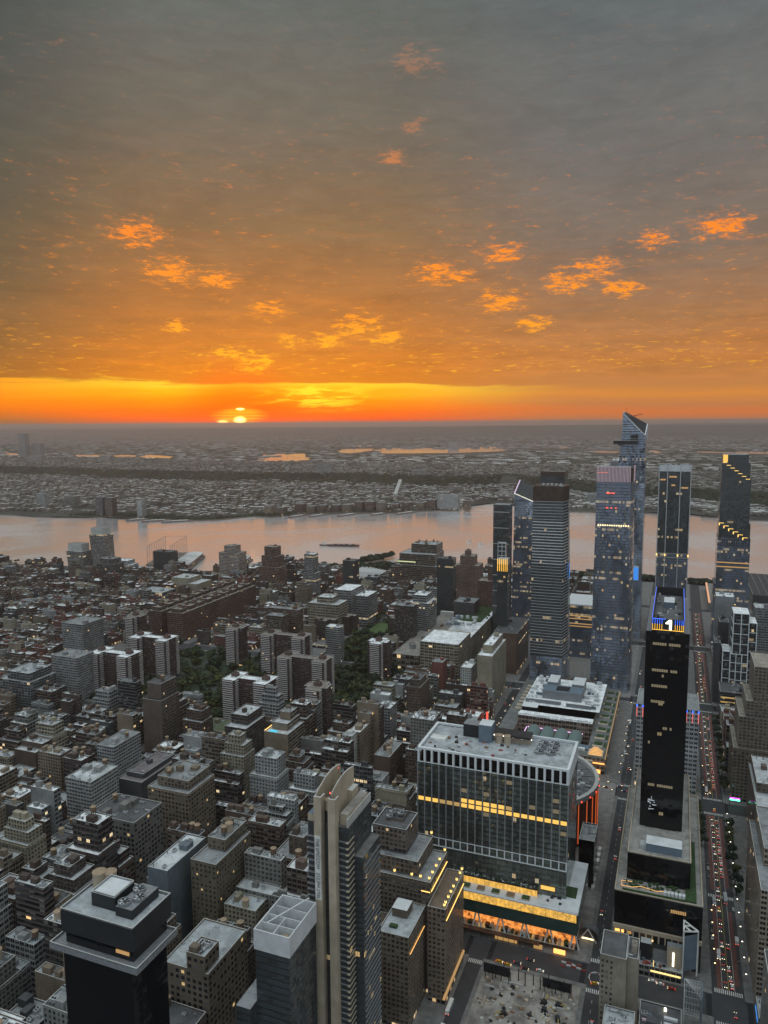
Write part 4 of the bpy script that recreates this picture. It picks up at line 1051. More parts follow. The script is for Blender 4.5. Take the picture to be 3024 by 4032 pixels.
# ------------------------------------------------------------------ the black slab tower with the numeral
keep(-36, 30, 512, 680)
a = empty('office_tower', (-3, 600, 0)); tag(a, 'tall black slab tower with a glowing numeral 1 on its crown', 'skyscraper')
A = lambda x: x + 3
B_ = lambda y: y - 600
mb = MB()
mb.walls(A(-18), A(12), B_(577), B_(697), 66, 220, 'black_glass', 3, 3.9); mb.quad((A(-18), B_(577), 220), (A(12), B_(577), 220), (A(12), B_(697), 220), (A(-18), B_(697), 220), 'grey_metal')
mb.walls(A(-14), A(8), B_(576), B_(690), 66, 221.5, 'black_glass', 3, 3.9, 1); mb.build('black_shaft', a)
mb = MB()
mb.box(A(-14), A(8), B_(575.8), B_(576.6), 221.5, 230, 'dark_metal'); mb.box(A(7.2), A(8), B_(576.6), B_(690), 221.5, 230, 'dark_metal'); mb.box(A(-14), A(-13.2), B_(576.6), B_(690), 221.5, 230, 'dark_metal'); mb.box(A(-13.2), A(7.2), B_(689), B_(690), 221.5, 230, 'dark_metal')
mb.quad((A(-13.2), B_(576.6), 223), (A(7.2), B_(576.6), 223), (A(7.2), B_(689), 223), (A(-13.2), B_(689), 223), 'roofing'); mb.build('crown', a, color=(.12, .12, .12))
mb = MB()
for x in (-13.6, -12, -10.4, -8.8, -7.2, 1.9, 3.4, 4.9, 6.4, 7.6): mb.box(A(x) - .13, A(x) + .13, B_(575.5), B_(575.78), 226.2, 229.8, 'led_blue')
mb.box(A(-13.8), A(-4.8), B_(575.5), B_(575.78), 229.82, 230.1, 'led_blue')
for x in (-14.1, 8.1): mb.box(A(x) - .12, A(x) + .12, B_(577), B_(689), 229.6, 230.0, 'led_blue')
mb.build('blue_light_strip', a)
mb = MB()
for x in (-13.6, -12, -10.4, -8.8, -7.2, 1.9, 3.4, 4.9, 6.4, 7.6): mb.box(A(x) - .13, A(x) + .13, B_(575.5), B_(575.78), 222, 226.18, 'led_gold')
mb.box(A(-13.8), A(7.8), B_(575.5), B_(575.78), 221.6, 221.9, 'led_gold'); mb.build('gold_light_strip', a)
mb = MB()
mb.prism([(A(-2.1), B_(575.35)), (A(-.5), B_(575.35)), (A(-.5), B_(575.75)), (A(-2.1), B_(575.75))], 222.3, 229.6, 'led_white')
mb.prism([(A(-4.6), B_(575.35)), (A(-2.12), B_(575.35)), (A(-2.12), B_(575.75)), (A(-4.6), B_(575.75))], 226.6, 229.0, 'led_white', topz=[227.4, 229.6, 229.6, 227.4]); mb.build('numeral_sign', a)
q = random.Random(9)
for k in range(26):
    x, y = q.uniform(-12, 6), q.uniform(580, 685); s_ = q.uniform(.7, 2); mb = MB(); mb.box(A(x) - s_, A(x) + s_, B_(y) - s_, B_(y) + s_, 223, 223 + q.uniform(.8, 3), q.choice(['light_metal', 'grey_metal', 'dark_metal'])); mb.build('roof_plant', a)
mb = MB(); mb.box(A(-7), A(1), B_(640), B_(660), 223, 228, 'blue_grey', top='pale_panel'); mb.build('roof_cabin', a)
# lit strips on its face
for x0_, x1_, z, mt in ((-13, 7, 210, 'dull_window'), (-13, 7, 190, 'dull_window'), (-6, -3, 186, 'dull_window'), (-13, -1, 178, 'faint_window'), (-13, -2, 166, 'faint_window'), (-4, 4, 146, 'dull_window'), (-14, -9, 134, 'dull_window'), (-13, 5, 101, 'dull_window')):
    mb = MB(); n_ = max(1, int((x1_ - x0_) / 1.6))
    for i in range(n_):
        if q.random() < .85: mb.box(A(x0_ + i * 1.6), A(x0_ + i * 1.6 + 1.35), B_(575.85), B_(575.98), z, z + 2.0, mt)
    mb.build('lit_floor', a)
# terraces of the base
mb = MB(); mb.walls(A(-24), A(18), B_(535), B_(676), 46, 68, 'black_glass', 3, 3.9, 2); mb.walls(A(-31), A(26), B_(518), B_(680), 22, 48, 'black_glass', 3, 3.9, 1); mb.build('black_base', a)
mb = MB(); mb.quad((A(-24), B_(535), 68), (A(18), B_(535), 68), (A(18), B_(676), 68), (A(-24), B_(676), 68), 'roofing'); parapet(mb, A(-24.2), A(18.2), B_(534.8), B_(676), 68, 69, 'tan_concrete', 'tan_concrete', .8)
mb.build('upper_terrace', a, color=(.30, .29, .27))
mb = MB(); mb.quad((A(-31), B_(518), 48), (A(26), B_(518), 48), (A(26), B_(680), 48), (A(-31), B_(680), 48), 'roofing'); parapet(mb, A(-31.2), A(26.2), B_(517.8), B_(680), 48, 49, 'tan_concrete', 'tan_concrete', .8)
mb.build('lower_terrace', a, color=(.30, .29, .27))
mb = MB(); mb.box(A(-12), A(12), B_(541), B_(553), 68, 74, 'blue_grey', top='pale_panel'); mb.box(A(-16), A(-12.02), B_(543), B_(550), 68, 71, 'light_metal'); mb.build('plant_room', a)
mb = MB(); mb.box(A(15), A(22), B_(521), B_(600), 48.02, 49.2, 'planting'); mb.box(A(-26), A(15), B_(519.5), B_(521), 48.02, 49.4, 'planting')
for k in range(60):
    x, y = q.uniform(-26, 12), q.uniform(526, 534); s_ = q.uniform(.4, 1); mb.box(A(x) - s_, A(x) + s_, B_(y) - s_, B_(y) + s_, 48.02, 48 + q.uniform(.6, 1.8), 'planting')
mb.build('planting_bed', a)
mb = MB()
for (x0_, y0_, x1_, y1_) in ((-27, 524, -20, 524), (-27, 524, -27, 530), (-20, 524, -14, 527), (-14, 527, -4, 525), (-4, 525, 4, 527), (-27, 530, -18, 531)): mb.bar((A(x0_), B_(y0_), 49), (A(x1_), B_(y1_), 49), .11, 'gold_strip_soft')
mb.build('terrace_light', a)
for k in range(6):
    mb = MB(); mb.box(A(1 + 2.4 * k), A(2.9 + 2.4 * k), B_(523), B_(526), 48.02, 50.4, 'pale_panel'); mb.build('terrace_seat', a)
mb = MB()
for k in range(14): mb.box(A(-31) + k * 4.2, A(-31) + k * 4.2 + 1, B_(517), B_(518), .15, 22, 'tan_concrete')
mb.box(A(-31.5), A(26.5), B_(516.8), B_(517.98), 21, 24, 'tan_concrete'); mb.box(A(-31), A(26), B_(518.4), B_(676), .15, 21.9, 'dark_metal'); mb.build('stone_arcade', a)
mb = MB(); mb.box(A(-30), A(-24), B_(518), B_(518.3), 17.5, 19.5, 'amber_strip'); mb.box(A(-22), A(-19), B_(518), B_(518.3), 17.5, 19.5, 'amber_low'); mb.build('arcade_light', a)
mb = MB()
for k in range(9): mb.box(A(6 + 1.1 * k), A(6.8 + 1.1 * k), B_(517.6), B_(517.75), 40, 42.4, 'amber_low')
mb.build('lit_window', a)
for k in range(16):
    x = q.uniform(-13, -8); z = q.uniform(82, 93); mb = MB(); mb.box(A(x), A(x + q.uniform(.6, 2.6)), B_(575.8), B_(575.97), z, z + q.uniform(.3, .7), 'faint_white'); mb.build('lit_window', a)

# pale hotel on the avenue behind it, its crown lit red and blue
keep(-32, 30, 782, 835)
h = hero('office_building', 'pale grid-windowed block behind the black slab, crown floodlit red and blue', 'office building', [(-31, 28, 785, 832, 0, 88)], fac='paired', color=(.46, .47, .48), bay=4.2, fh=4.6, units=4, bulk=2, seed=5)
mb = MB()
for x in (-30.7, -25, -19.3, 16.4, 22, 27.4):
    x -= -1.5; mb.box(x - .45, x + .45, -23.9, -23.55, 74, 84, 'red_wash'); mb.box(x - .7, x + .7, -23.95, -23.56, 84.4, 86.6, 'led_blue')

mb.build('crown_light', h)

# ------------------------------------------------------------------ the post office with the courtyard
keep(-192, -58, 792, 1026)
h = empty('post_office', (-124, 910, 0)); tag(h, 'white-roofed stone post office with glass vaults in its courtyard', 'public building')
px_, py_ = 124, -910
def Q(mb, x0, x1, y0, y1, z0, z1, m_, top=None): mb.box(x0 + px_, x1 + px_, y0 + py_, y1 + py_, z0, z1, m_, top=top)
mb = MB()
for (x0, x1, y0, y1, z1) in ((-186, -62, 797, 822, 18), (-186, -168, 822, 1018, 18), (-82, -62, 822, 1018, 18), (-168, -82, 880, 1018, 26)):
    mb.walls(x0 + px_, x1 + px_, y0 + py_, y1 + py_, 0, z1, 'punched', 4.5, 5)
mb.walls(-168 + px_, -82 + px_, 865 + py_, 880 + py_, 0, 27, 'loft', 4.4, 5, 3)
mb.build('stone_wall', h, color=(.27, .20, .155))
mb = MB()
for (x0, x1, y0, y1, z1) in ((-186, -62, 797, 822, 18), (-186, -168, 822, 1018, 18), (-82, -62, 822, 1018, 18)):
    mb.quad((x0 + px_, y0 + py_, z1), (x1 + px_, y0 + py_, z1), (x1 + px_, y1 + py_, z1), (x0 + px_, y1 + py_, z1), 'roofing')
mb.build('outer_roof', h, color=(.15, .155, .15))
mb = MB()
for (x0, x1, y0, y1, z1) in ((-168, -82, 865, 880, 27), (-170, -78, 905, 1010, 26.3)):
    mb.quad((x0 + px_, y0 + py_, z1), (x1 + px_, y0 + py_, z1), (x1 + px_, y1 + py_, z1), (x0 + px_, y1 + py_, z1), 'roofing')
Q(mb, -166, -84, 808, 811, 18.1, 21, 'roofing'); Q(mb, -168, -80, 811.02, 822, 18.1, 19.5, 'blue_grey')
Q(mb, -168, -84, 866, 869, 27.05, 29, 'roofing'); Q(mb, -130, -118, 862, 866, 27, 28.6, 'roofing')
mb.build('white_roof', h, color=ROOFC['white'])
mb = MB()
for cx in (-147, -131, -115, -99):
    for k in range(8):
        t0, t1 = math.pi * k / 8, math.pi * (k + 1) / 8; r = 7.4
        mb.quad((cx + px_ + r * math.cos(t1), 826 + py_, 13 + r * math.sin(t1)), (cx + px_ + r * math.cos(t0), 826 + py_, 13 + r * math.sin(t0)), (cx + px_ + r * math.cos(t0), 858 + py_, 13 + r * math.sin(t0)), (cx + px_ + r * math.cos(t1), 858 + py_, 13 + r * math.sin(t1)), 'cool_skylight')
mb.build('glass_vault', h)
mb = MB()
mb.bar((-156 + px_, 863.8 + py_, 14), (-92 + px_, 863.8 + py_, 14), .45, 'pink_light'); mb.bar((-157 + px_, 826 + py_, 14), (-157 + px_, 863 + py_, 14), .4, 'pink_light')
for k in range(22): mb.box(-152 + px_ + 2.6 * k, -150.6 + px_ + 2.6 * k, 823 + py_, 823.6 + py_, 14.5, 15.4, 'lamp_warm')
mb.build('courtyard_light', h)
mb = MB(); Q(mb, -150, -102, 930, 955, 26.3, 37, 'grey_metal', 'blue_grey'); Q(mb, -148, -135, 955.02, 985, 26.3, 40, 'grey_metal', 'pale_panel'); Q(mb, -117, -102, 955.02, 985, 26.3, 40, 'grey_metal', 'pale_panel')
Q(mb, -134, -118, 935, 950, 37.02, 37.6, 'dark_metal'); Q(mb, -168, -125, 912, 916, 26.3, 31, 'grey_metal', 'white_frame'); Q(mb, -118, -88, 910, 914, 26.3, 31, 'grey_metal', 'white_frame'); Q(mb, -169, -150, 893, 905, 18, 27, 'dark_metal', 'white_frame')
mb.build('plant_room', h)
q = random.Random(21)
for k in range(46):
    x, y = q.choice([q.uniform(-167, -152), q.uniform(-100, -82)]), q.uniform(912, 1006); sx, sy = q.uniform(1, 4), q.uniform(1, 3); mb = MB(); Q(mb, x - sx, x + sx, y - sy, y + sy, 26.35, 26.3 + q.uniform(1.5, 4.5), q.choice(['light_metal', 'pale_panel', 'white_frame', 'blue_grey'])); mb.build('ventilation_unit', h)
mb = MB()
for k in range(9): Q(mb, -66, -63.2, 826 + 21 * k, 838 + 21 * k, 18.05, 18.4, 'planting'); Q(mb, -76, -68, 830 + 21 * k, 838 + 21 * k, 18.05, 18.5, 'planting')
mb.build('roof_garden', h)
mb = MB()
for k in range(8): Q(mb, -78, -67, 824 + 22 * k, 829 + 22 * k, 18.05, 18.3, 'tan_concrete'); Q(mb, -180, -171, 905 + 12 * k, 912 + 12 * k, 18.05, 18.3, 'tan_concrete')
mb.build('roof_paving', h)
mb = MB(); mb.bar((-61.6 + px_, 797 + py_, 17), (-61.6 + px_, 1015 + py_, 17), .35, 'amber_low'); mb.bar((-100 + px_, 796.4 + py_, 12), (-62 + px_, 796.4 + py_, 12), .5, 'amber_strip')
Q(mb, -72, -66, 796.2, 796.5, 1, 5, 'amber_strip'); mb.build('facade_light', h)
mb = MB()
for k in range(12): mb.cyl(-105 + px_ + 2.6 * k, 794.6 + py_, .8, 1, 12.5, 'coping', 10)
Q(mb, -108, -74, 792.6, 796.6, 12.5, 15, 'tan_concrete'); mb.build('colonnade', h)
mb = MB(); Q(mb, -80, -64, 798, 814, 18, 19.4, 'tan_concrete')
for k in range(6):
    s_ = 6.4 - k * .95; mb.box(-72 + px_ - s_, -72 + px_ + s_, 806 + py_ - s_, 806 + py_ + s_, 19.4 + k * 1.1, 20.1 + k * 1.1, 'gold_strip_soft'); mb.box(-72 + px_ - s_ + .3, -72 + px_ + s_ - .3, 806 + py_ - s_ + .3, 806 + py_ + s_ - .3, 20.1 + k * 1.1, 20.5 + k * 1.1, 'tan_concrete')

mb.build('stepped_pyramid', h)

# ------------------------------------------------------------------ the hotel outlined in gold lights
h = hero('hotel', 'brown brick stepped hotel edged with golden roof lanterns and light strips', 'hotel', [(-190, -140, 436, 474, 0, 78), (-184, -150, 440, 474, 78, 88)], fac='punched', color=(.15, .115, .085), bay=3.0, fh=3.3, units=0, bulk=0, seed=12, cornice=True)
hx, hy = -165, 455
def HB(mb, x0, x1, y0, y1, z0, z1, fac='punched'): mb.walls(x0 - hx, x1 - hx, y0 - hy, y1 - hy, z0, z1, fac, 3.0, 3.3)
mb = MB(); HB(mb, -184, -160, 446, 470, 88, 104); HB(mb, -178, -166, 456, 474, 104, 106, 'masonry'); mb.build('penthouse', h, color=(.12, .09, .07))
mb = MB()
mb.quad((-184 - hx, 446 - hy, 104), (-160 - hx, 446 - hy, 104), (-160 - hx, 470 - hy, 104), (-184 - hx, 470 - hy, 104), 'roofing'); parapet(mb, -184 - hx, -160 - hx, 446 - hy, 470 - hy, 104, 105, 'coping', 'flat', .5); mb.build('roof', h, color=ROOFC['dark'])
for x, y in ((-176, 463), (-170, 463), (-176, 457)): add_fan(h, x - hx, y - hy, 106, .8)
wing = []
for (x0, x1, y0, y1, z1) in ((-163, -143, 402, 435.9, 62), (-139.9, -128, 430, 474, 66), (-186, -163.1, 425, 435.9, 50)):
    keep(x0, x1, y0, y1); mb = MB(); HB(mb, x0, x1, y0, y1, 0, z1); parapet(mb, x0 - hx, x1 - hx, y0 - hy, y1 - hy, z1 - .9, z1); mb.quad((x0 - hx, y0 - hy, z1 - .9), (x1 - hx, y0 - hy, z1 - .9), (x1 - hx, y1 - hy, z1 - .9), (x0 - hx, y1 - hy, z1 - .9), 'roofing')
    mb.build('wing', h, color=(.15, .115, .085))
mb = MB(); mb.quad((-162.4 - hx, 402.5 - hy, 61.3), (-143.5 - hx, 402.5 - hy, 61.3), (-143.5 - hx, 435.5 - hy, 61.3), (-162.4 - hx, 435.5 - hy, 61.3), 'roofing'); mb.build('pale_roof', h, color=ROOFC['silver'])
mb = MB(); mb.box(-160 - hx, -150 - hx, 419 - hy, 430 - hy, 61.4, 67, 'flat', top='pale_panel'); mb.box(-158 - hx, -153 - hx, 408 - hy, 411 - hy, 61.4, 62.6, 'planting'); mb.build('stair_bulkhead', h, color=(.12, .09, .07))
def lantern(x, y, z, s_=1):
    mb = MB(); mb.cyl(0, 0, .55, 0, 2.2, 'tan_concrete', 8); mb.cyl(0, 0, .8, 2.2, 3.4, 'gold_strip', 8); mb.cyl(0, 0, .6, 3.4, 4.2, 'tan_concrete', 8, r2=.1)
    o = mb.build('roof_lantern', h); o.location = (x - hx, y - hy, z); o.scale = (s_, s_, s_)
for x, y, z in ((-189, 437, 78), (-141, 437, 78), (-141, 444, 78), (-141, 452, 78), (-141, 460, 78), (-141, 472, 78), (-165, 437, 78), (-177, 437, 78), (-153, 437, 78), (-189, 450, 78), (-189, 462, 78), (-189, 473, 78), (-147, 437, 78),
                (-129, 473, 66), (-129, 468, 66), (-129, 460, 66), (-129, 452, 66), (-129, 446, 66), (-129, 440, 66), (-129, 434, 66), (-129, 431, 66), (-183, 473, 88), (-151, 473, 88)): lantern(x, y, z)
mb = MB()
mb.bar((-139.6 - hx, 437 - hy, 71.5), (-139.6 - hx, 473 - hy, 71.5), .22, 'gold_strip'); mb.bar((-127.6 - hx, 431 - hy, 58), (-127.6 - hx, 473 - hy, 58), .2, 'gold_strip'); mb.bar((-142.6 - hx, 404 - hy, 50), (-142.6 - hx, 432 - hy, 50), .2, 'gold_strip_soft')
mb.bar((-146 - hx, 435.6 - hy, 71.5), (-140 - hx, 435.6 - hy, 71.5), .2, 'gold_strip')
mb.bar((-127.5 - hx, 425 - hy, 8), (-127.5 - hx, 473 - hy, 8), .7, 'amber_low')
mb.build('gold_light_strip', h)

# ------------------------------------------------------------------ the slim residential tower with twin tan pillars
keep(-175, -143, 325, 366)
h = empty('residential_tower', (-162, 345, 0)); tag(h, 'slender dark glass tower with twin tan pillars and a vertical white banner', 'skyscraper')
ex, ey = 162, -345
def EB(mb, x0, x1, y0, y1, z0, z1, m_, top=None): mb.box(x0 + ex, x1 + ex, y0 + ey, y1 + ey, z0, z1, m_, top=top)
mb = MB(); mb.walls(-173 + ex, -150 + ex, 331 + ey, 362 + ey, 0, 169, 'curtain_dark', 3.0, 3.3); mb.walls(-150 + ex, -145 + ex, 338 + ey, 362 + ey, 0, 150, 'curtain_dark', 3.0, 3.3, 2)
mb.quad((-173 + ex, 331 + ey, 169), (-150 + ex, 331 + ey, 169), (-150 + ex, 362 + ey, 169), (-173 + ex, 362 + ey, 169), 'pavement')
mb.quad((-150 + ex, 338 + ey, 150), (-145 + ex, 338 + ey, 150), (-145 + ex, 362 + ey, 150), (-150 + ex, 362 + ey, 150), 'pavement'); mb.build('glass_shaft', h)
for x in (-167.5, -159.6):
    x1 = x + 4.1; n_ = 40; inner = x + .7
    mb = MB(); EB(mb, x, x1, 327, 331, 0, 171, 'tan_concrete')
    for k in range(n_):
        y0, y1 = 328.01 + 31 * k / n_, 328.01 + 31 * (k + 1) / n_; zb = 184.5 + 5.5 * math.sin(math.pi * (k + .5) / n_ * .75 + .05)
        EB(mb, x, inner, y0, y1, 169.05, zb, 'tan_concrete', top='coping')
    EB(mb, x, x1, 327, 328, 171.01, 185, 'tan_concrete', top='coping'); EB(mb, x1 - .7, x1, 328.01, 332, 171.01, 185, 'tan_concrete', top='coping')
    mb.build('tan_pillar', h)
add_tank(h, -161.6 + ex, 333.5 + ey, 176, 1, 1.0)
mb = MB(); EB(mb, -163.3, -159.7, 331.2, 350, 169.05, 176, 'dark_metal'); EB(mb, -155.4, -151, 333, 359, 169.05, 175, 'tan_concrete', 'rubble'); EB(mb, -150.98, -150.4, 331, 362, 169.05, 173.5, 'coping'); EB(mb, -166.7, -156, 350.1, 358, 169.05, 179, 'tan_concrete', 'paint')
EB(mb, -173, -167.6, 331, 340, 169.05, 173, 'tan_concrete', 'blue_grey'); mb.build('roof_block', h)
mb = MB(); EB(mb, -167.1, -163.8, 326.7, 326.96, 129, 164, 'boat_white'); bn = mb.build('banner', h)
fc = bpy.data.curves.new('lettering', 'FONT'); fc.body = 'THE EPIC.COM   212.594.2700'; fc.size = 2.3; fc.extrude = .02
tmp = bpy.data.objects.new('lettering', fc); C.objects.link(tmp); bpy.context.view_layer.update()
lm = bpy.data.meshes.new_from_object(tmp.evaluated_get(bpy.context.evaluated_depsgraph_get())); bpy.data.objects.remove(tmp); lm.materials.clear(); lm.materials.append(MATS['dark_metal'])
fs = 32.5 / max(v.co.x for v in lm.vertices)
fo = link('lettering', lm, bn, loc=(-166.3 + ex, 326.62 + ey, 162.8)); fo.rotation_euler = Matrix(((0, 1, 0), (0, 0, -1), (-1, 0, 0))).to_euler(); fo.scale = (fs, 1.15, 1)
mb = MB()
for k in range(48):
    z = 6 + k * 3.3; EB(mb, -151.2, -149.6, 329.6, 337.8, z, z + .35, 'tan_concrete'); EB(mb, -173.4, -167.7, 329.6, 330.98, z, z + .3, 'grey_metal')
    EB(mb, -155.4, -151.3, 330.2, 330.98, z, z + .3, 'grey_metal')
    if z < 146: EB(mb, -144.98, -144.4, 339, 361, z, z + .3, 'grey_metal')
mb.build('balcony', h, kind='stuff')
q = random.Random(31)
for k in range(16):
    z = 8 + 3.3 * q.randint(4, 42); y = q.uniform(340, 360)
    mb = MB(); EB(mb, -144.98, -144.85, y, y + 1.6, z, z + 1.7, 'pane_lit'); mb.build('window', h)
for x, y, z in ((-167, 356, 187), (-159, 329, 187)):
    mb = MB(); mb.cyl(x + ex, y + ey, .3, z - 3, z, 'dark_metal', 6); mb.cyl(x + ex, y + ey, .35, z, z + .7, 'tail_lamp', 6); mb.build('warning_lamp', h)

# tower with the white crown of open rooms
keep(-190, -164, 293, 324)
h = empty('residential_tower', (-175, 308, 0)); tag(h, 'dark glass tower with a roofless white crown of open plant rooms', 'skyscraper')
wx, wy = 175, -308
def WB(mb, x0, x1, y0, y1, z0, z1, m_, top=None): mb.box(x0 + wx, x1 + wx, y0 + wy, y1 + wy, z0, z1, m_, top=top)
mb = MB(); mb.walls(-184 + wx, -165.3 + wx, 294.4 + wy, 322.5 + wy, 0, 119.5, 'curtain_dark', 3.2, 3.4); mb.walls(-192 + wx, -184 + wx, 288 + wy, 318 + wy, 0, 92, 'curtain_dark', 3.2, 3.4); mb.quad((-192 + wx, 288 + wy, 92), (-184 + wx, 288 + wy, 92), (-184 + wx, 318 + wy, 92), (-192 + wx, 318 + wy, 92), 'roofing'); mb.build('glass_shaft', h)
mb = MB(); x0, x1, y0, y1 = -184.6, -164.9, 294, 323
WB(mb, x0, x1, y0, y0 + .6, 119.5, 130, 'pale_panel'); WB(mb, x1 - .6, x1, y0 + .6, y1, 119.5, 130, 'pale_panel'); WB(mb, x0, x0 + .6, y0 + .6, y1, 119.5, 130, 'pale_panel'); WB(mb, x0 + .6, x1 - .6, y1 - .6, y1, 119.5, 130, 'pale_panel')
WB(mb, x0 + .6, x1 - .6, y0 + .6, y1 - .6, 119.5, 123, 'pavement')
for yy in (301.5, 308, 315): WB(mb, x0 + .6, x1 - .6, yy, yy + .4, 123, 129, 'pale_panel')
WB(mb, -175, -174.6, y0 + .7, 308, 123, 128.9, 'pale_panel'); mb.build('white_crown', h)
add_fan(h, -180 + wx, 319.2 + wy, 123.1, .9); add_fan(h, -172.6 + wx, 319.2 + wy, 123.1, .9)
mb = MB(); mb.cyl(-169.8 + wx, 298 + wy, 2.6, 123, 126.4, 'tank_lid', 18); mb.build('water_tank', h)
mb = MB(); mb.bar((-182 + wx, 303 + wy, 128), (-168 + wx, 321 + wy, 133), .25, 'white_frame'); mb.bar((-182 + wx, 303 + wy, 123), (-182 + wx, 303 + wy, 128), .4, 'light_metal'); mb.build('crane_arm', h)

# black tower, lower left
h = empty('office_tower', (-222, 246, 0)); tag(h, 'black glass tower with a double parapet roof and cooling fans at lower left', 'skyscraper'); keep(-252, -204, 228, 272)
bx, by = 222, -246
def BB(mb, x0, x1, y0, y1, z0, z1, m_, top=None): mb.box(x0 + bx, x1 + bx, y0 + by, y1 + by, z0, z1, m_, top=top)
mb = MB(); mb.walls(-249 + bx, -211 + bx, 239 + by, 262 + by, 0, 142, 'black_glass', 3, 3.6); mb.build('black_shaft', h)
mb = MB(); BB(mb, -254, -206, 236, 264, 142, 144, 'grey_metal'); parapet(mb, -254 + bx, -206 + bx, 236 + by, 264 + by, 144, 145.2, 'coping', 'grey_metal', .6); mb.build('lower_ledge', h)
mb = MB(); BB(mb, -248, -211, 240, 263, 144.02, 150, 'black_glass'); BB(mb, -249, -209.5, 238.5, 264.5, 150, 160, 'dark_metal'); mb.build('crown_box', h)
mb = MB(); mb.quad((-248.5 + bx, 239 + by, 160.05), (-210 + bx, 239 + by, 160.05), (-210 + bx, 264 + by, 160.05), (-248.5 + bx, 264 + by, 160.05), 'roofing'); parapet(mb, -249.2 + bx, -209.3 + bx, 238.3 + by, 264.7 + by, 160, 161.2, 'coping', 'grey_metal', .6); mb.build('roof', h, color=ROOFC['silver'])
mb = MB(); BB(mb, -238, -225, 246, 259, 160.1, 166.5, 'dark_metal', 'pale_panel'); parapet(mb, -238 + bx, -225 + bx, 246 + by, 259 + by, 166.5, 167.3, 'coping', 'grey_metal', .5); mb.build('plant_room', h)
mb = MB(); BB(mb, -223, -214, 244, 262, 160.1, 164.5, 'dark_metal', 'grey_metal'); mb.build('fan_deck', h)
for x, y in ((-220.5, 247), (-216.5, 252), (-220.5, 257)): add_fan(h, x + bx, y + by, 164.6, .95)
add_tank(h, -245 + bx, 259 + by, 160.1, 1, 1.3); add_tank(h, -241 + bx, 261.5 + by, 160.1, 1, 1.2)
mb = MB(); BB(mb, -220, -213, 239.6, 239.95, 146.5, 148, 'amber_low'); mb.build('lit_window', h)

# ------------------------------------------------------------------ named neighbours, measured one by one
hero('apartment_building', 'smooth blue-grey blank-walled slab with two tan tanks, left of the stepped brown block', 'apartment building', [(-322, -306, 384, 428, 0, 80)], fac='masonry', wall='blue grey', roof='pale grey', tanks=0, units=4, bulk=1, seed=2)
hb = hero('loft_building', 'stepped olive-brown block with a blank tan end wall and twin roof tanks', 'loft building', [(-296, -276, 396, 440, 0, 84), (-293, -279, 412, 440, 84, 92)], fac='punched', color=(.15, .125, .085), roof='grey', tanks=2, units=2, seed=3, blank='e', wins=(3.0, 3.5, 1.5, 1.7, .03))
hero('hotel', 'brown brick hotel with a raised square top between the lit shops and pillar tower', 'hotel', [(-262, -238, 446, 472, 0, 66), (-252, -240, 452, 472, 66, 80)], fac='punched', color=(.17, .13, .10), roof='grey', units=3, seed=4, cornice=True, wins=(3.2, 3.4, 1.3, 1.8, .04))
hero('loft_building', 'low grey-roofed block with a raised pale square roof, lower left of the white-crowned tower', 'loft building', [(-262, -232, 322, 362, 0, 72), (-246, -234, 322, 336, 72, 82)], fac='loft', wall='tan brick', roof='silver', units=5, seed=6, wins=(3.4, 3.8, 2.2, 2.2, .02))
hero('loft_building', 'brown loft with dark roof below the low grey-roofed block', 'loft building', [(-262, -232, 286, 319, 0, 52)], fac='loft', wall='brown brick', roof='dark', tanks=1, units=3, seed=7, wins=(3.4, 3.8, 2.2, 2.2, .02))
SL = 'brown brick slab with white balcony ledges and '
def slab(cx, cy, w_, lbl, white, two=True, rot=False):
    """housing slab: a long spine with a cross wing at each end, balconies on the wing ends"""
    o = empty('apartment_tower', (cx, cy, 0)); tag(o, lbl, 'apartment building', 'brown balcony slabs among the park trees'); keep(cx - w_ / 2 - 4, cx + w_ / 2 + 4, cy - 22, cy + 22)
    mb = MB(); rb = MB(); H_ = 60
    wings = [(-w_ / 2, -w_ / 2 + 18), (w_ / 2 - 18, w_ / 2)] if two else [(-9, 9)]
    boxes = [(-w_ / 2 + 6, w_ / 2 - 6, -6.5, 6.5)] + [(a, b, -17, 17) for a, b in wings] if two else [(-15, 15, -7, 9), (-8.8, 8.8, -17, 17)]
    for k, (a, b, c, d) in enumerate(boxes):
        hh = H_ + .02 * k; mb.walls(a, b, c, d, 0, hh, 'paired', 3.2, 2.75); parapet(mb, a, b, c, d, hh - .7, hh, 'white_frame' if white else 'coping', 'flat', .7)
        rb.quad((a + .6, c + .6, hh - .6 + .05 * k), (b - .6, c + .6, hh - .6 + .05 * k), (b - .6, d - .6, hh - .6 + .05 * k), (a + .6, d - .6, hh - .6 + .05 * k), 'roofing')
    mb.build('brick_wall', o, color=(.085, .052, .046)); rb.build('roof', o, color=(.80, .83, .84) if white else (.22, .19, .165))
    bb = MB()
    for (a, b) in (wings if two else [(-8.8, 8.8)]):
        for k in range(1, 22):
            z = k * 2.75
            bb.box(a + 1.5, b - 1.5, -18.3, -17.01, z, z + .9, 'balcony_ledge', bottom=False); bb.box(b + .01, b + 1.2, -15, -8.5, z, z + .9, 'balcony_ledge', bottom=False)
            bb.box(b + .01, b + 1.2, 8.5, 15, z, z + .9, 'balcony_ledge', bottom=False)
    bb.build('balcony', o, kind='stuff')
    for (a, b) in (wings if two else [(-8, 8)]):
        m2 = MB(); c = (a + b) / 2; m2.box(c - 4, c + 4, -3, 4, H_ - .5, H_ + 4, 'flat', top='roofing'); m2.box(c - 1.5, c + 1.5, -1, 2, H_ + 4.01, H_ + 6.4, 'flat', top='roofing'); m2.build('stair_bulkhead', o, color=(.11, .075, .065))
    return o

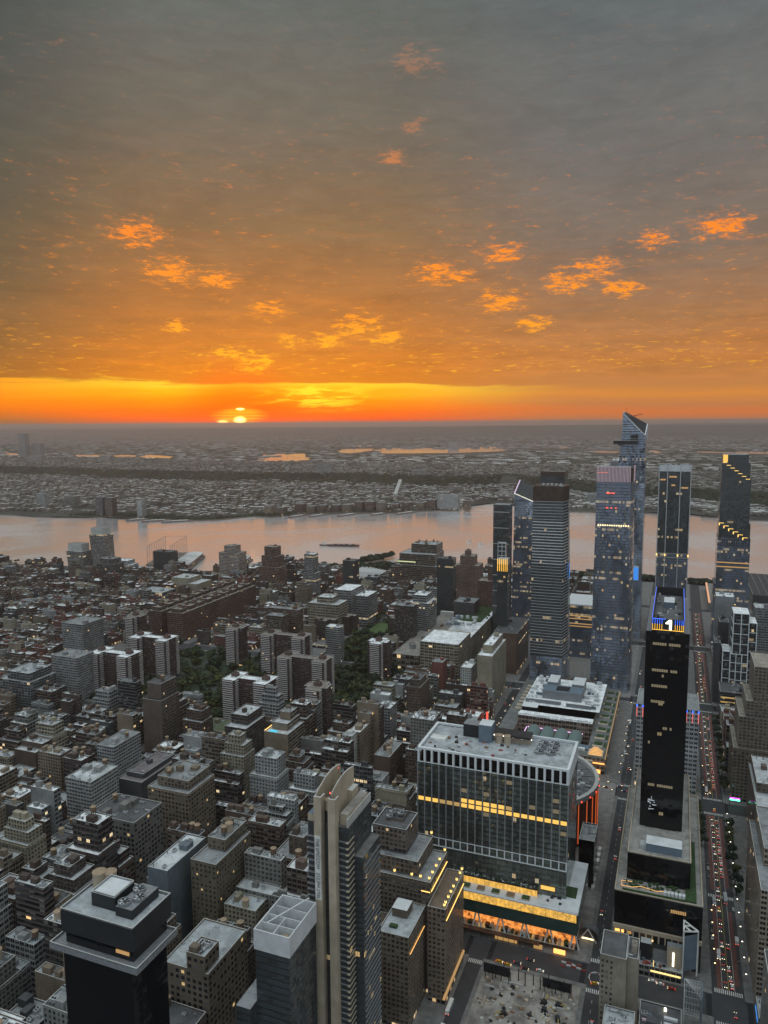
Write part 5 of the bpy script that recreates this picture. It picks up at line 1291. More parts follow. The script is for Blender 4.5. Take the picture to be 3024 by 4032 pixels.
slab(-721, 815, 66, SL + 'white roof, nearest the leafy curved road', True)
slab(-720, 896, 66, SL + 'white roof, directly behind another white-roofed one', True)
slab(-487, 786, 62, SL + 'white roof, right of the garden-roofed school', True)
slab(-540, 975, 70, SL + 'tan roof beside the lit cafe terrace', False)
slab(-462, 886, 70, SL + 'tan roof standing among the middle park trees', False)
slab(-396, 790, 34, SL + 'tan roof, nearest the long tree avenue', False, two=False)
slab(-396, 990, 34, SL + 'white roof beside the flat postal depot', True, two=False)
slab(-634, 985, 34, SL + 'tan roof before the brick row', False, two=False)
slab(-830, 990, 46, SL + 'grey roof next to the long terraced row', False, two=False)

# postal depot and garden-roofed freight building
h = hero('freight_building', 'cream stone building with a long planted roof and rows of tall piers', 'freight building', [(-350, -291, 1040, 1110, 0, 50), (-340, -292, 1110, 1300, 0, 40)], fac='loft', wall='cream', roof='white', bay=6.5, fh=4.6, units=7, bulk=2, seed=14, detail=False)
mb = MB(); mb.box(-28, 20, 42, 148, 39.4, 40.2, 'planting')
q = random.Random(14)
for k in range(90):
    x, y, s_ = q.uniform(-17, 26), q.uniform(38, 222), q.uniform(1, 3); mb.cyl(x, y, s_, 39.3, 39.4 + s_ * .8, 'leaf_b' if k % 2 else 'leaf_a', 7, r2=s_ * .4)
mb.build('roof_garden', h)
for k in range(22):
    x, y = q.uniform(-20, 24), q.uniform(-28, 30); sx, sy = q.uniform(1.5, 5), q.uniform(1.5, 4); mb = MB(); mb.box(x - sx, x + sx, y - sy, y + sy, 49.1, 49.1 + q.uniform(2, 6), q.choice(['light_metal', 'blue_grey', 'coping', 'pale_panel'])); mb.build('roof_plant', h)
for k in range(8):
    mb = MB(); mb.box(-27 + 6.6 * k, -23 + 6.6 * k, -35.4, -35.02, 34, 43, 'dim_window'); mb.build('lit_window', h)
h = hero('postal_depot', 'very wide flat grey-roofed depot beside the planted-roof building', 'depot', [(-395, -353, 1042, 1296, 0, 26)], fac='loft', wall='tan brick', rcolor=(.24, .225, .20), bay=7, fh=8, units=4, bulk=4, seed=15)
mb = MB(); mb.box(-20, 20, 118, 126, 25.2, 32, 'coping'); mb.box(-4, 3, -94, -88, 25.2, 32, 'grey_metal'); mb.build('roof_house', h)
hero('apartment_building', 'plain red-brown brick tower with a small white lantern on top', 'apartment building', [(-308, -292, 965, 985, 0, 46)], fac='masonry', wall='red brick', roof='grey', units=1, seed=16)
hero('apartment_building', 'tall cream building with blank side wall and stepped pale roofs', 'apartment building', [(-236, -216, 935, 1020, 0, 72), (-232, -219, 950, 1012, 72, 82)], fac='punched', wall='cream', roof='white', units=3, seed=17, blank='e')
hero('apartment_building', 'small white-walled block with a pale stepped roof left of the tall cream one', 'apartment building', [(-266, -251, 962, 990, 0, 44)], fac='punched', wall='white', roof='white', units=1, seed=18)
hero('apartment_building', 'ornate brown block with twin cornices right of the tree avenue', 'apartment building', [(-308, -290, 862, 900, 0, 46), (-305, -292, 866, 895, 46, 54)], fac='punched', wall='brown brick', roof='dark', units=1, seed=19, cornice=True)
hero('warehouse', 'long brown warehouse with pink outlined blank end beside the banded tower', 'warehouse', [(-249, -214, 1085, 1180, 0, 62)], fac='ribbon', wall='brown brick', roof='dark', units=6, seed=20, blank='e')
h = hero('hotel', 'tan hotel with a lit turquoise rooftop pool and stepped terraces', 'hotel', [(-380, -353, 636, 672, 0, 66), (-376, -358, 645, 672, 66, 73), (-372, -360, 655, 670, 73, 81)], fac='ribbon', wall='tan brick', roof='pale grey', units=3, bulk=1, seed=22, blank='e')
mb = MB(); mb.box(-9, -1, -15.5, -11.5, 65.3, 65.6, 'pool_water'); mb.build('swimming_pool', h)
mb = MB(); mb.bar((-12.9, -17.5, 66.6), (-12.9, -2, 66.6), .25, 'gold_strip'); mb.bar((-2, -8.6, 67), (6, -8.6, 67), .25, 'gold_strip_soft'); mb.build('terrace_light', h)
hero('apartment_building', 'grey gridded residential tower with stepped white roofs beyond the tree avenue', 'apartment building', [(-308, -291, 760, 782, 0, 56)], fac='paired', wall='pale grey', roof='white', units=2, seed=23)
hero('apartment_building', 'bright white narrow tower with few windows behind the white-crowned block', 'apartment building', [(-310, -299, 672, 684, 0, 58)], fac='punched', wall='white', roof='pale grey', units=1, seed=24)
hero('loft_building', 'tan corner loft with white flat roof behind the bright white narrow tower', 'loft building', [(-310, -297, 688, 712, 0, 56)], fac='punched', wall='tan brick', roof='white', units=1, tanks=1, seed=25)
hero('apartment_building', 'pale stepped block with square windows beside the white-framed glass block', 'apartment building', [(-258, -240, 604, 622, 0, 52)], fac='punched', wall='pale grey', roof='grey', units=1, tanks=1, seed=26)
hero('loft_building', 'tall brown loft with blank front and two tanks behind the pale stepped block', 'loft building', [(-262, -246, 640, 678, 0, 58)], fac='punched', wall='brown brick', roof='grey', units=1, tanks=2, seed=27, blank='e')
h = hero('apartment_building', 'very tall brown brick tower with a tank on its notched top', 'apartment building', [(-556, -530, 668, 700, 0, 66), (-552, -533, 672, 700, 66, 84)], fac='punched', color=(.13, .10, .08), roof='dark', units=0, tanks=1, seed=28, blank='e')
hero('school_building', 'low cream school with grass roof squares and silver ducts', 'school', [(-510, -468, 708, 742, 0, 22)], fac='masonry', wall='cream', rcolor=(.09, .11, .06), units=6, bulk=2, seed=29)
hero('office_building', 'dark ribbed block with a pale roof right of the low cream school', 'office building', [(-436, -410, 650, 690, 0, 58), (-434, -414, 660, 690, 58, 68)], fac='punched', color=(.085, .065, .058), roof='pale grey', units=3, seed=30)
hero('loft_building', 'wide low block with a large purple-grey roof and long skylights', 'loft building', [(-490, -462, 548, 610, 0, 38), (-486, -466, 556, 604, 38, 42)], fac='masonry', wall='dark grey', rcolor=(.17, .145, .15), units=5, bulk=1, seed=31)
hero('loft_building', 'richly windowed cream-brown loft with setbacks and a red tank house', 'loft building', [(-420, -378, 506, 545, 0, 62), (-414, -382, 512, 545, 62, 70)], fac='loft', wall='tan brick', roof='grey', tanks=1, units=4, bulk=3, seed=32, cornice=True, wins=(3.4, 3.7, 2.0, 2.0, .025))
hero('loft_building', 'heavy dark loft with deep parapet roof and many black windows, left side', 'loft building', [(-424, -380, 440, 474, 0, 70)], fac='loft', wall='grey stone', roof='dark', tanks=1, units=5, bulk=3, seed=33, wins=(3.6, 3.9, 2.4, 2.2, .02))
hero('loft_building', 'long grey slab of rooms with raised tank house, seen along its side', 'loft building', [(-530, -509, 566, 606, 0, 58)], fac='paired', wall='pale grey', roof='grey', tanks=1, units=3, bulk=2, seed=34)
hero('loft_building', 'pale grey gridded loft in front of the long grey slab', 'loft building', [(-506, -477, 500, 535, 0, 58)], fac='paired', wall='pale grey', roof='pale grey', tanks=1, units=3, bulk=2, seed=35)
hero('office_building', 'broad glass grid building with a pale roof far left', 'office building', [(-812, -760, 702, 745, 0, 48), (-802, -765, 706, 742, 48, 58)], fac='office_grid', color=(.32, .33, .34), roof='silver', units=6, bay=5, seed=36)
hero('apartment_building', 'pale slab apartment block with vertical window columns at far left', 'apartment building', [(-790, -745, 768, 800, 0, 62)], fac='paired', wall='pale grey', roof='grey', units=3, seed=37)
hero('apartment_building', 'two-part white apartment slab behind the far-left pale slab', 'apartment building', [(-905, -862, 905, 950, 0, 62)], fac='paired', wall='pale grey', roof='grey', units=2, seed=38)
# red brick city-block row with many towers
for k in range(9):
    y0 = 1056 + k * 27
    hero('apartment_house', ('end house' if k in (0, 8) else 'house') + (' of the long red brick row, with corner turrets and a water tank' if k == 0 else f' number {k + 1} along the red brick row counted from its near end'), 'apartment house',
         [(-818, -786, y0, y0 + 26.9, 0, 50), (-812, -792, y0 + 4, y0 + 22, 50, 56)], fac='punched', color=(.125, .068, .052), roof='tan', units=1, tanks=1 if k % 2 == 0 else 0, seed=40 + k, group='joined houses of the red brick row')
    hero('apartment_house', 'red brick house in the rear rank of the long row, ' + ['near end', 'second from near end', 'third from near end', 'fourth from near end', 'in the very middle', 'fourth from river end', 'third from river end', 'second from river end', 'river end'][k], 'apartment house',
         [(-858, -830, y0, y0 + 26.9, 0, 50), (-852, -836, y0 + 4, y0 + 22, 50, 56)], fac='punched', color=(.12, .066, .052), roof='tan', units=0, tanks=1 if k % 3 == 1 else 0, seed=60 + k, group='joined houses of the red brick row')
# 9th to 11th avenue landmarks
hero('warehouse', 'wide cream warehouse with big square windows and a white raised roof', 'warehouse', [(-604, -545, 1172, 1215, 0, 58), (-590, -560, 1180, 1210, 58, 68)], fac='loft', wall='cream', roof='pale grey', bay=5, fh=4.8, units=2, seed=80)
hero('warehouse', 'long pale warehouse stepping back towards the river right of the cream one', 'warehouse', [(-582, -548, 1235, 1290, 0, 70), (-548.0, -522, 1250, 1300, 0, 58)], fac='loft', wall='pale grey', roof='white', bay=4.6, fh=4.6, units=3, seed=81)
for k, (x, y, w_) in ((1, (-566, 1168, 40)), (2, (-540, 1205, 30)), (3, (-455, 1225, 30))):
    hero('apartment_tower', ['angular brown housing block left of the white church tower block', 'angular brown housing block with a jutting wing among the elms', 'brown housing block just behind the playing field trees', 'brown housing block right of the lit playing field'][k], 'apartment building', [(x - w_ / 2, x + w_ / 2, y - 7, y + 7, 0, 34), (x - 7, x + 8, y - 18, y + 6.9, 0, 34.3)], fac='punched', wall='dark brick', roof='tan', units=1, seed=82 + k, group='brown angular housing blocks')
hero('apartment_tower', 'broad brown apartment slab behind the balcony slabs', 'apartment building', [(-612, -556, 1046, 1062, 0, 78)], fac='paired', wall='brown brick', roof='grey', units=3, seed=87)
hero('apartment_tower', 'square brown apartment tower in front of the broad slab', 'apartment building', [(-598, -568, 1016, 1036, 0, 74)], fac='paired', color=(.13, .10, .08), roof='grey', units=2, seed=88)
hero('apartment_tower', 'white-roofed slim tower with a zigzag balcony corner by the park', 'apartment building', [(-506, -482, 1040, 1058, 0, 58)], fac='banded', wall='pale grey', roof='white', units=2, seed=89)
h = hero('warehouse', 'huge tiered warehouse with ribbon windows, lit floors and roof tanks by the river', 'warehouse', [(-608, -500, 1620, 1700, 0, 46), (-598, -512, 1628, 1700, 46, 72), (-576, -515, 1650, 1700, 72, 92)], fac='ribbon', color=(.22, .17, .13), roof='silver', bay=5, fh=4.2, units=5, tanks=4, bulk=3, seed=90)
mb = MB()
for k in range(11): mb.box(-50 + 4.2 * k, -46.6 + 4.2 * k, -32.4, -32.02, 52, 54, 'lit_green')
mb.build('lit_window', h)
hero('residential_tower', 'slim dark glass tower with a pale edge behind the planted-roof building', 'skyscraper', [(-414, -383, 1330, 1352, 0, 122)], fac='curtain_dark', color=(.05, .05, .055), roof='dark', units=2, seed=91)
hero('residential_tower', 'brick tower with a small pointed cap standing against the river', 'skyscraper', [(-412, -365, 1450, 1490, 0, 88), (-404, -376, 1455, 1485, 88, 106), (-396, -386, 1462, 1476, 106, 116)], fac='punched', color=(.19, .125, .10), roof='tan', units=0, seed=92)
hero('apartment_tower', 'tall brown-red brick slab with deep windows left of the narrow dark tower', 'apartment building', [(-333, -300, 1320, 1350, 0, 87), (-317, -292, 1330, 1352, 87, 112)], fac='punched', color=(.16, .085, .065), roof='tan', units=2, seed=93)
hero('office_building', 'squat black box building right of the slim dark glass tower', 'office building', [(-358, -322, 1250, 1290, 0, 62)], fac='masonry', wall='dark grey', roof='grey', units=4, bulk=2, seed=94)
hero('apartment_building', 'grey building with stacked balcony bands left of the slim dark glass tower', 'apartment building', [(-418, -382, 1180, 1225, 0, 72), (-412, -388, 1186, 1220, 72, 84)], fac='ribbon', wall='pale grey', roof='white', units=4, seed=95)
hero('apartment_building', 'brown checker-windowed block with a yellow roof lamp left of the stacked bands', 'apartment building', [(-424, -392, 1130, 1150, 0, 78)], fac='paired', wall='dark brick', roof='grey', units=2, seed=96)
# riverside row, left to right
def twist(name, label, x0, x1, y, h1, d, s):
    o = empty(name, ((x0 + x1) / 2, y, 0)); tag(o, label, 'skyscraper'); W_ = (x1 - x0) / 2; keep(x0, x1, y - 5, y + 40)
    lo = [(-W_ + s[0], 0), (W_ + s[0], 0), (W_ + s[1], 34), (-W_ + s[1], 34)]; hi = [(-W_ + s[2], 0), (W_ + s[2], 0), (W_ + s[3], 34), (-W_ + s[3], 34)]
    mb = MB(); mb.frustum(lo, hi, 0, h1, 'office_grid', bay=5.6, fh=3.6); mb.build('gridded_wall', o, color=(.40, .385, .36))
    mb = MB(); c = [(a * .84 + s[2] * .16, 3 + b * .8) for a, b in hi]; mb.frustum(c, c, h1, h1 + d, 'coping', top='grey_metal'); mb.build('crown_box', o)
twist('residential_tower', 'shorter leaning tower with a pale window grid at the left riverside', -1441, -1390, 1470, 56, 19, (6, 8, 0, 0))
twist('residential_tower', 'taller leaning tower with a pale window grid at the left riverside', -1374, -1328, 1480, 101, 16, (10, 4, 0, 0))
hero('residential_tower', 'rounded stepped tower with vertical ribs right of the two leaning towers', 'skyscraper', [(-1282, -1232, 1400, 1438, 0, 46), (-1276, -1238, 1405, 1434, 46, 58)], fac='office_grid', color=(.22, .20, .19), roof='grey', bay=3.6, units=4, seed=101)
hero('office_building', 'dark blank-looking tower block standing before the driving-range nets', 'office building', [(-1212, -1160, 1520, 1550, 0, 60)], fac='curtain_dark', color=(.04, .035, .035), roof='dark', bay=3, units=3, seed=102)
hero('office_building', 'curved white glass office with banded sails at the left riverside', 'office building', [(-1330, -1262, 1490, 1525, 0, 26), (-1318, -1272, 1494, 1524, 26, 36)], fac='banded', color=(.42, .43, .44), roof='white', units=2, seed=103)
hero('residential_tower', 'pale banded tower with a dark bronze core in front of the yacht piers', 'skyscraper', [(-1006, -952, 1500, 1535, 0, 72), (-994, -964, 1505, 1530, 72, 88)], fac='banded', color=(.42, .36, .32), roof='tan', bay=5, units=2, seed=104)
hero('residential_tower', 'red-brown brick tower with a rounded top left of the riverside park', 'skyscraper', [(-850, -800, 1420, 1455, 0, 62), (-846, -806, 1425, 1455, 62, 86), (-840, -812, 1428, 1452, 86, 106)], fac='loft', color=(.17, .10, .075), roof='tan', units=1, seed=105)
hero('residential_tower', 'slim white-framed tower in front of the riverside trees', 'skyscraper', [(-731, -702, 1400, 1425, 0, 60), (-729, -706, 1402, 1422, 60, 100)], fac='office_grid', color=(.48, .48, .48), roof='white', units=1, seed=106)
hero('residential_tower', 'thin dark tower with an open frame top beside the freight sheds', 'skyscraper', [(-639, -613, 1400, 1425, 0, 92)], fac='curtain_dark', color=(.07, .045, .045), roof='dark', units=1, seed=107)
hero('office_building', 'white lattice-framed cube with dark windows in the left middle distance', 'office building', [(-1050, -990, 1265, 1310, 0, 26)], fac='office_grid', color=(.55, .55, .52), roof='silver', bay=9, fh=8.5, units=4, seed=108)
hero('gallery_building', 'pale windowless blocks with a yellow lit balcony behind the lattice cube', 'building', [(-1040, -960, 1345, 1400, 0, 30), (-1030, -985, 1350, 1395, 30, 40)], fac='masonry', wall='cream', roof='pale grey', units=4, seed=109)
# north side of the wide avenue
h = hero('hotel', 'tan brick stepped hotel rising at the right edge beside the wide avenue', 'hotel', [(60, 150, 785, 845, 0, 55), (64, 150, 788, 845, 55, 86), (70, 150, 790, 845, 86, 102), (76, 150, 793, 845, 102, 136)], fac='punched', color=(.215, .175, .135), roof='tan', bay=3.6, fh=3.4, units=1, bulk=0, seed=110, cornice=True)
h = empty('office_building', (84, 1075, 0)); tag(h, 'glass office in a white square lattice of stacked boxes, right side', 'office building'); keep(60, 108, 1055, 1110)
for k, (x0, x1, y0, y1, z0, z1) in enumerate(((-10, 8.5, -15, 20, 70, 124), (8.6, 18, -12, 20, 36, 112), (-12, 8.5, -15.5, 20, 0, 69.9), (-21, -12.1, -14, 20, 0, 72))):
    mb = MB(); mb.walls(x0, x1, y0, y1, z0, z1, 'office_grid', 3, 4); mb.quad((x0, y0, z1), (x1, y0, z1), (x1, y1, z1), (x0, y1, z1), 'roofing'); mb.build('glass_box', h, color=(.05, .055, .06))
    mb = MB(); n_ = max(1, round((x1 - x0) / 8))
    for i in range(n_ + 1): x = x0 + (x1 - x0) * i / n_; mb.box(x - .5, x + .5, y0 - .7, y0 - .02, z0, z1 + .6, 'white_frame')
    nz = round((z1 - z0) / 12)
    for i in range(nz + 1): z = z0 + (z1 - z0) * i / nz; mb.box(x0 - .52, x1 + .52, y0 - .9, y0 - .72, z - .3, z + .6, 'white_frame'); mb.box(x0 - .6, x0 - .02, y0, y1, z - .3, z + .6, 'white_frame')
    mb.quad((x0, y0, z1 + .3), (x1, y0, z1 + .3), (x1, y1, z1 + .3), (x0, y1, z1 + .3), 'roofing'); mb.build('white_lattice', h, color=ROOFC['white'])
hero('apartment_tower', 'grey blank-sided slab tower with white frame top left of the lattice boxes', 'apartment building', [(56, 80, 1150, 1180, 0, 126)], fac='masonry', color=(.30, .31, .32), roof='white', units=2, seed=112)
hero('apartment_tower', 'tall narrow grey tower with red roof lights right of the lattice boxes', 'apartment building', [(104, 122, 1120, 1150, 0, 120)], fac='paired', color=(.26, .27, .28), roof='pale grey', units=2, seed=113)
hero('office_building', 'dark mechanical-topped block under the grey blank-sided slab', 'office building', [(53, 60, 1062, 1100, 0, 82), (60.1, 72, 1114, 1145, 0, 98)], fac='masonry', wall='dark grey', roof='dark', units=2, seed=114)
h = hero('office_building', 'low dark office with bright amber floors beside the wide avenue', 'office building', [(59, 90, 1010, 1050, 0, 34)], fac='banded', color=(.05, .05, .055), roof='dark', units=4, seed=115)
for k in range(4):
    mb = MB(); mb.box(-14.5, 10 + k, -20.3, -20.02, 8 + 6 * k, 9.8 + 6 * k, 'dim_window' if k else 'lamp_warm_low'); mb.build('lit_floor', h)

hero('office_building', 'brown brick block with a white cluttered roof below the stepped tan hotel', 'office building', [(72, 125, 655, 765, 0, 50), (74, 125, 705, 765, 50, 58)], fac='punched', color=(.13, .095, .075), rcolor=(.5, .52, .53), bay=4, units=12, bulk=2, seed=116)
hero('office_building', 'tan pier-fronted building with white-rimmed lower roof at right edge', 'office building', [(58, 95, 500, 590, 0, 80), (62, 95, 530, 590, 80, 92)], fac='paired', color=(.25, .205, .155), roof='grey', bay=4, units=3, seed=117)
hero('loft_building', 'near-right corner building with pale vertical stripes', 'office building', [(57.6, 80, 410, 468, 0, 62)], fac='paired', color=(.30, .31, .28), roof='dark', bay=2.4, units=3, seed=118)
h = hero('shop_building', 'low storefront with pinkish canopy roof along the wide avenue, right side', 'shop', [(58.1, 70, 478, 497, 0, 9)], fac='paired', wall='pale grey', roof='silver', units=1, seed=119)
mb = MB(); mb.box(-6.3, -6.02, -6, 8, 3, 4.4, 'screen_blue'); mb.build('shop_sign', h)
# south side corner group between the 33rd and the wide avenue
h = hero('hotel', 'tan blank-walled slab hotel with two columns of windows, bottom right', 'hotel', [(-34, -18.6, 446, 470, 0, 50), (-18.5, -12, 450, 470, 0, 49)], fac='masonry', color=(.27, .235, .19), roof='dark', units=3, bulk=1, tanks=1, seed=120)
q = random.Random(120)
for c_ in (0, 1, 2):
    for k in range(13):
        if c_ == 1 and k % 3 == 2: continue
        link('window', window_mesh(1.3, 1.7, 'e', q.choice(['pane_dark', 'pane_dark', 'pane_blind'])), h, loc=(-9.4 + c_ * 2.6, -12, 3 + k * 3.5))
h = hero('shop_building', 'low shops with a white truss corner and glowing sign, beside the wide avenue', 'shop', [(-13, 14, 503, 517, 0, 8)], fac='paired', wall='grey stone', roof='grey', units=0, bulk=0, seed=121)
q = random.Random(121)
mb = MB(); mb.box(4, 13.4, -2, 3, 7.2, 22, 'tan_concrete', top='grey_metal'); mb.box(-5, 3.9, 1, 6.5, 7.2, 16, 'grey_metal', top='dark_metal'); mb.box(-13, -6, 0, 6, 7.2, 19, 'dark_metal', top='light_metal'); mb.build('upper_storey', h, color=(.3, .27, .2))
mb = MB(); mb.box(7.6, 8.6, -2.3, -2.02, 8, 18, 'led_white'); mb.box(-4.4, -4.0, -6.6, -6.2, 7.2, 12, 'lamp_warm_low'); mb.box(-6, 13, -7.4, -7.05, 4.4, 5.4, 'lamp_warm_low'); mb.box(-13, -5, 5.9, 6.4, 17, 18, 'lamp_warm_low'); mb.build('sign_light', h)
for k in range(16):
    x, y = q.uniform(-12, 3), q.uniform(-5.5, .4); s_ = q.uniform(.4, 1.3); mb = MB(); mb.box(x - s_, x + s_, y - s_ * .5, y + s_ * .5, 7.2, 7.2 + q.uniform(.5, 2.4), q.choice(['light_metal', 'white_frame', 'rust_red', 'dark_metal', 'blue_grey'])); mb.build('roof_plant', h)
mb = MB()
for (p, r_) in (((14, -5, 3), (14, -5, 37)), ((23, 1, 3), (23, 1, 35)), ((14, 7, 24), (14, 7, 37)), ((14, -5, 37), (23, 1, 35)), ((14, 7, 37), (23, 1, 35)), ((14, 7, 37), (14, -5, 37)), ((14, 1, 37), (18.5, -2, 36)), ((14, 1, 37), (18.5, 4, 36))): mb.bar(p, r_, .42, 'boat_white')
mb.prism([(14.2, -4.8), (22.8, .9), (22.6, 1.3), (14.2, -4.3)], 8, 33, 'blue_grey'); mb.build('truss_frame', h); keep(14, 26, 500, 517)
h = hero('shop_building', 'low dark roofs strewn with pale units at the bottom right corner crossing', 'shop', [(-10.5, 14, 434, 471, 0, 7)], fac='paired', wall='dark grey', roof='dark', units=3, bulk=1, seed=122)
mb = MB()
for k in range(5): mb.box(2, 10, -14 + 5.2 * k, -12 + 5.2 * k, 6.15, 7.6, 'pale_panel')
for k in range(14): x, y = q.uniform(-11, 0), q.uniform(-17, 17); s_ = q.uniform(.4, 1.4); mb.box(x - s_, x + s_, y - s_ * .5, y + s_ * .5, 6.15, 6.15 + q.uniform(.5, 1.8), q.choice(['light_metal', 'grey_metal', 'pink_fin', 'blue_grey']))
mb.build('roof_plant', h)
mb = MB(); mb.box(2, 3.4, 13, 14, 7, 9, 'led_white'); mb.build('sign_light', h)
hero('shop_building', 'grey-roofed block behind barriers at the bottom edge of the avenue', 'shop', [(-30, -12.5, 405, 440, 0, 22)], fac='paired', wall='grey stone', roof='silver', units=4, bulk=1, seed=123)
h = empty('scaffold_frame', (20, 470, 0)); tag(h, 'tall grey lattice scaffold with a blue-grey end panel beside the wide avenue, bottom right', 'scaffold'); keep(14.2, 27, 455, 476)
mb = MB()
for k in range(7):
    mb.bar((-5 + 1.6 * k, 3, 0), (-5 + 1.6 * k, 3, 27), .13, 'light_metal'); mb.bar((-5, -12 + 2.5 * k, 0), (-5, -12 + 2.5 * k, 27), .13, 'light_metal')
    mb.bar((-5, 3, 3 + k * 4), (4.6, 3, 3 + k * 4), .12, 'light_metal'); mb.bar((-5, -12, 3 + k * 4), (-5, 3, 3 + k * 4), .12, 'light_metal'); mb.bar((-5, 3, 27), (4.6, -12 + 2.5 * k, 27), .1, 'light_metal')
    if k < 6: mb.bar((-5 + 1.6 * k, 3, 3), (-3.4 + 1.6 * k, 3, 27), .09, 'light_metal')
mb.build('lattice', h); mb = MB(); mb.box(4.7, 5.3, -10, 3.4, 3, 27, 'blue_grey'); mb.build('end_panel', h)
# demolition site where a hotel stood
keep(-114, -46, 395, 482)

# ------------------------------------------------------------------ ordinary blocks of the street grid
PITCH = R(6.7666); YAW = R(21.329); ROLL = R(0.421)
def project(x, y, z):
    z -= 374.1; c, s = math.cos(YAW), math.sin(YAW)
    r = x * c + y * s; fw = -x * s + y * c; cp, sp_ = math.cos(PITCH), math.sin(PITCH)
    d = fw * cp - z * sp_; up = fw * sp_ + z * cp
    if d < 5: return None
    a, b = 755.5 * r / d, 755.5 * up / d
    return 384 + a * math.cos(ROLL) - b * math.sin(ROLL), 512 - (a * math.sin(ROLL) + b * math.cos(ROLL)), d
def in_frame(x0, x1, y0, y1, h, m=35):
    P = [project(x, y, z) for x in (x0, x1) for y in (y0, y1) for z in (0, h)]
    P = [p for p in P if p]
    return P and max(p[0] for p in P) > -m and min(p[0] for p in P) < 768 + m and max(p[1] for p in P) > 0 and min(p[1] for p in P) < 1024 + m
PARKS = [(-113, -45, 230, 482), (-440, -360, 800, 1024), (-830, -430, 783, 1024), (-520, -442, 1055, 1298), (-400, -300, 1039, 1300), (-196, -45, 500, 780), (-60, 62, 500, 780), (-196, -45, 780, 1030), (-280, -50, 1040, 1310),
         (-620, -470, 1060, 1110), (-1290, -600, 1790, 2000), (-196, -45, 1300, 1600), (-35, 28, 836, 1330), (-130, 200, 1400, 1860), (-120, 58, 395, 500), (-765, -655, 1590, 1770), (-580, -525, 1085, 1130), (-32, 28, 395, 512)]
def clear(x0, x1, y0, y1):
    for a, b, c, d in HERO + PARKS:
        if x0 < b - .5 and x1 > a + .5 and y0 < d - .5 and y1 > c + .5: return False
    return True
def zone(x, y):
    """typical height, spread and lot width of a neighbourhood"""
    if y < 491: return (46, 19, 15) if x > -700 else (36, 15, 14)
    if y < 765:
        if x > -450: return (42, 16, 13)
        if x > -850: return (28, 13, 14)
        return (20, 9, 13)
    if y < 1039:
        if x > -360: return (24, 12, 12)
        return (16, 5, 9)
    if y < 1313:
        return (17, 7, 11) if x < -620 else (22, 11, 14)
    if y < 1587: return (20, 11, 17)
    return (17, 8, 22)
LOTS = []
for ave in (5, 6, 7, 8, 9, 10, 11):
    ya, yb = AV[ave] + 15, AV[ave + 1] - 15
    for n in range(4, 42):
        xa, xb = street(n) + 9, street(n + 1) - 9
        if n == 34: xa = 58.5
        if n == 33: xb = 27.5
        for side in (0, 1):
            mid = (xa + xb) / 2; rx0, rx1 = (xa, mid - 1.5) if side == 0 else (mid + 1.5, xb)
            q = random.Random(ave * 1000 + n * 10 + side); y = ya; k = 0
            while y < yb - 5:
                hm, hs, lw = zone(mid, y); w_ = q.uniform(.55, 1.7) * lw; y1 = min(y + w_, yb)
                if yb - y1 < 6: y1 = yb
                hgt = max(8, q.gauss(hm, hs)); r1, r2, r3, r4, sd = q.random(), q.random(), q.random(), q.random(), q.randrange(10 ** 6)
                if y < 400 and mid > -130: hgt = min(hgt, 11)
                depth_cut = q.uniform(0, 7)
                x0, x1 = (rx0, rx1 - depth_cut) if side == 0 else (rx0 + depth_cut, rx1)
                if y1 < shore_y(mid) - 45 and y > 85:
                    LOTS.append((f'{ave}.{n}.{side}.{k}', x0, x1, y, y1 - .25, hgt, (r1, r2, r3, r4), sd))
                y = y1; k += 1
TALL = {}
SHOW = {}; MINPX = 4
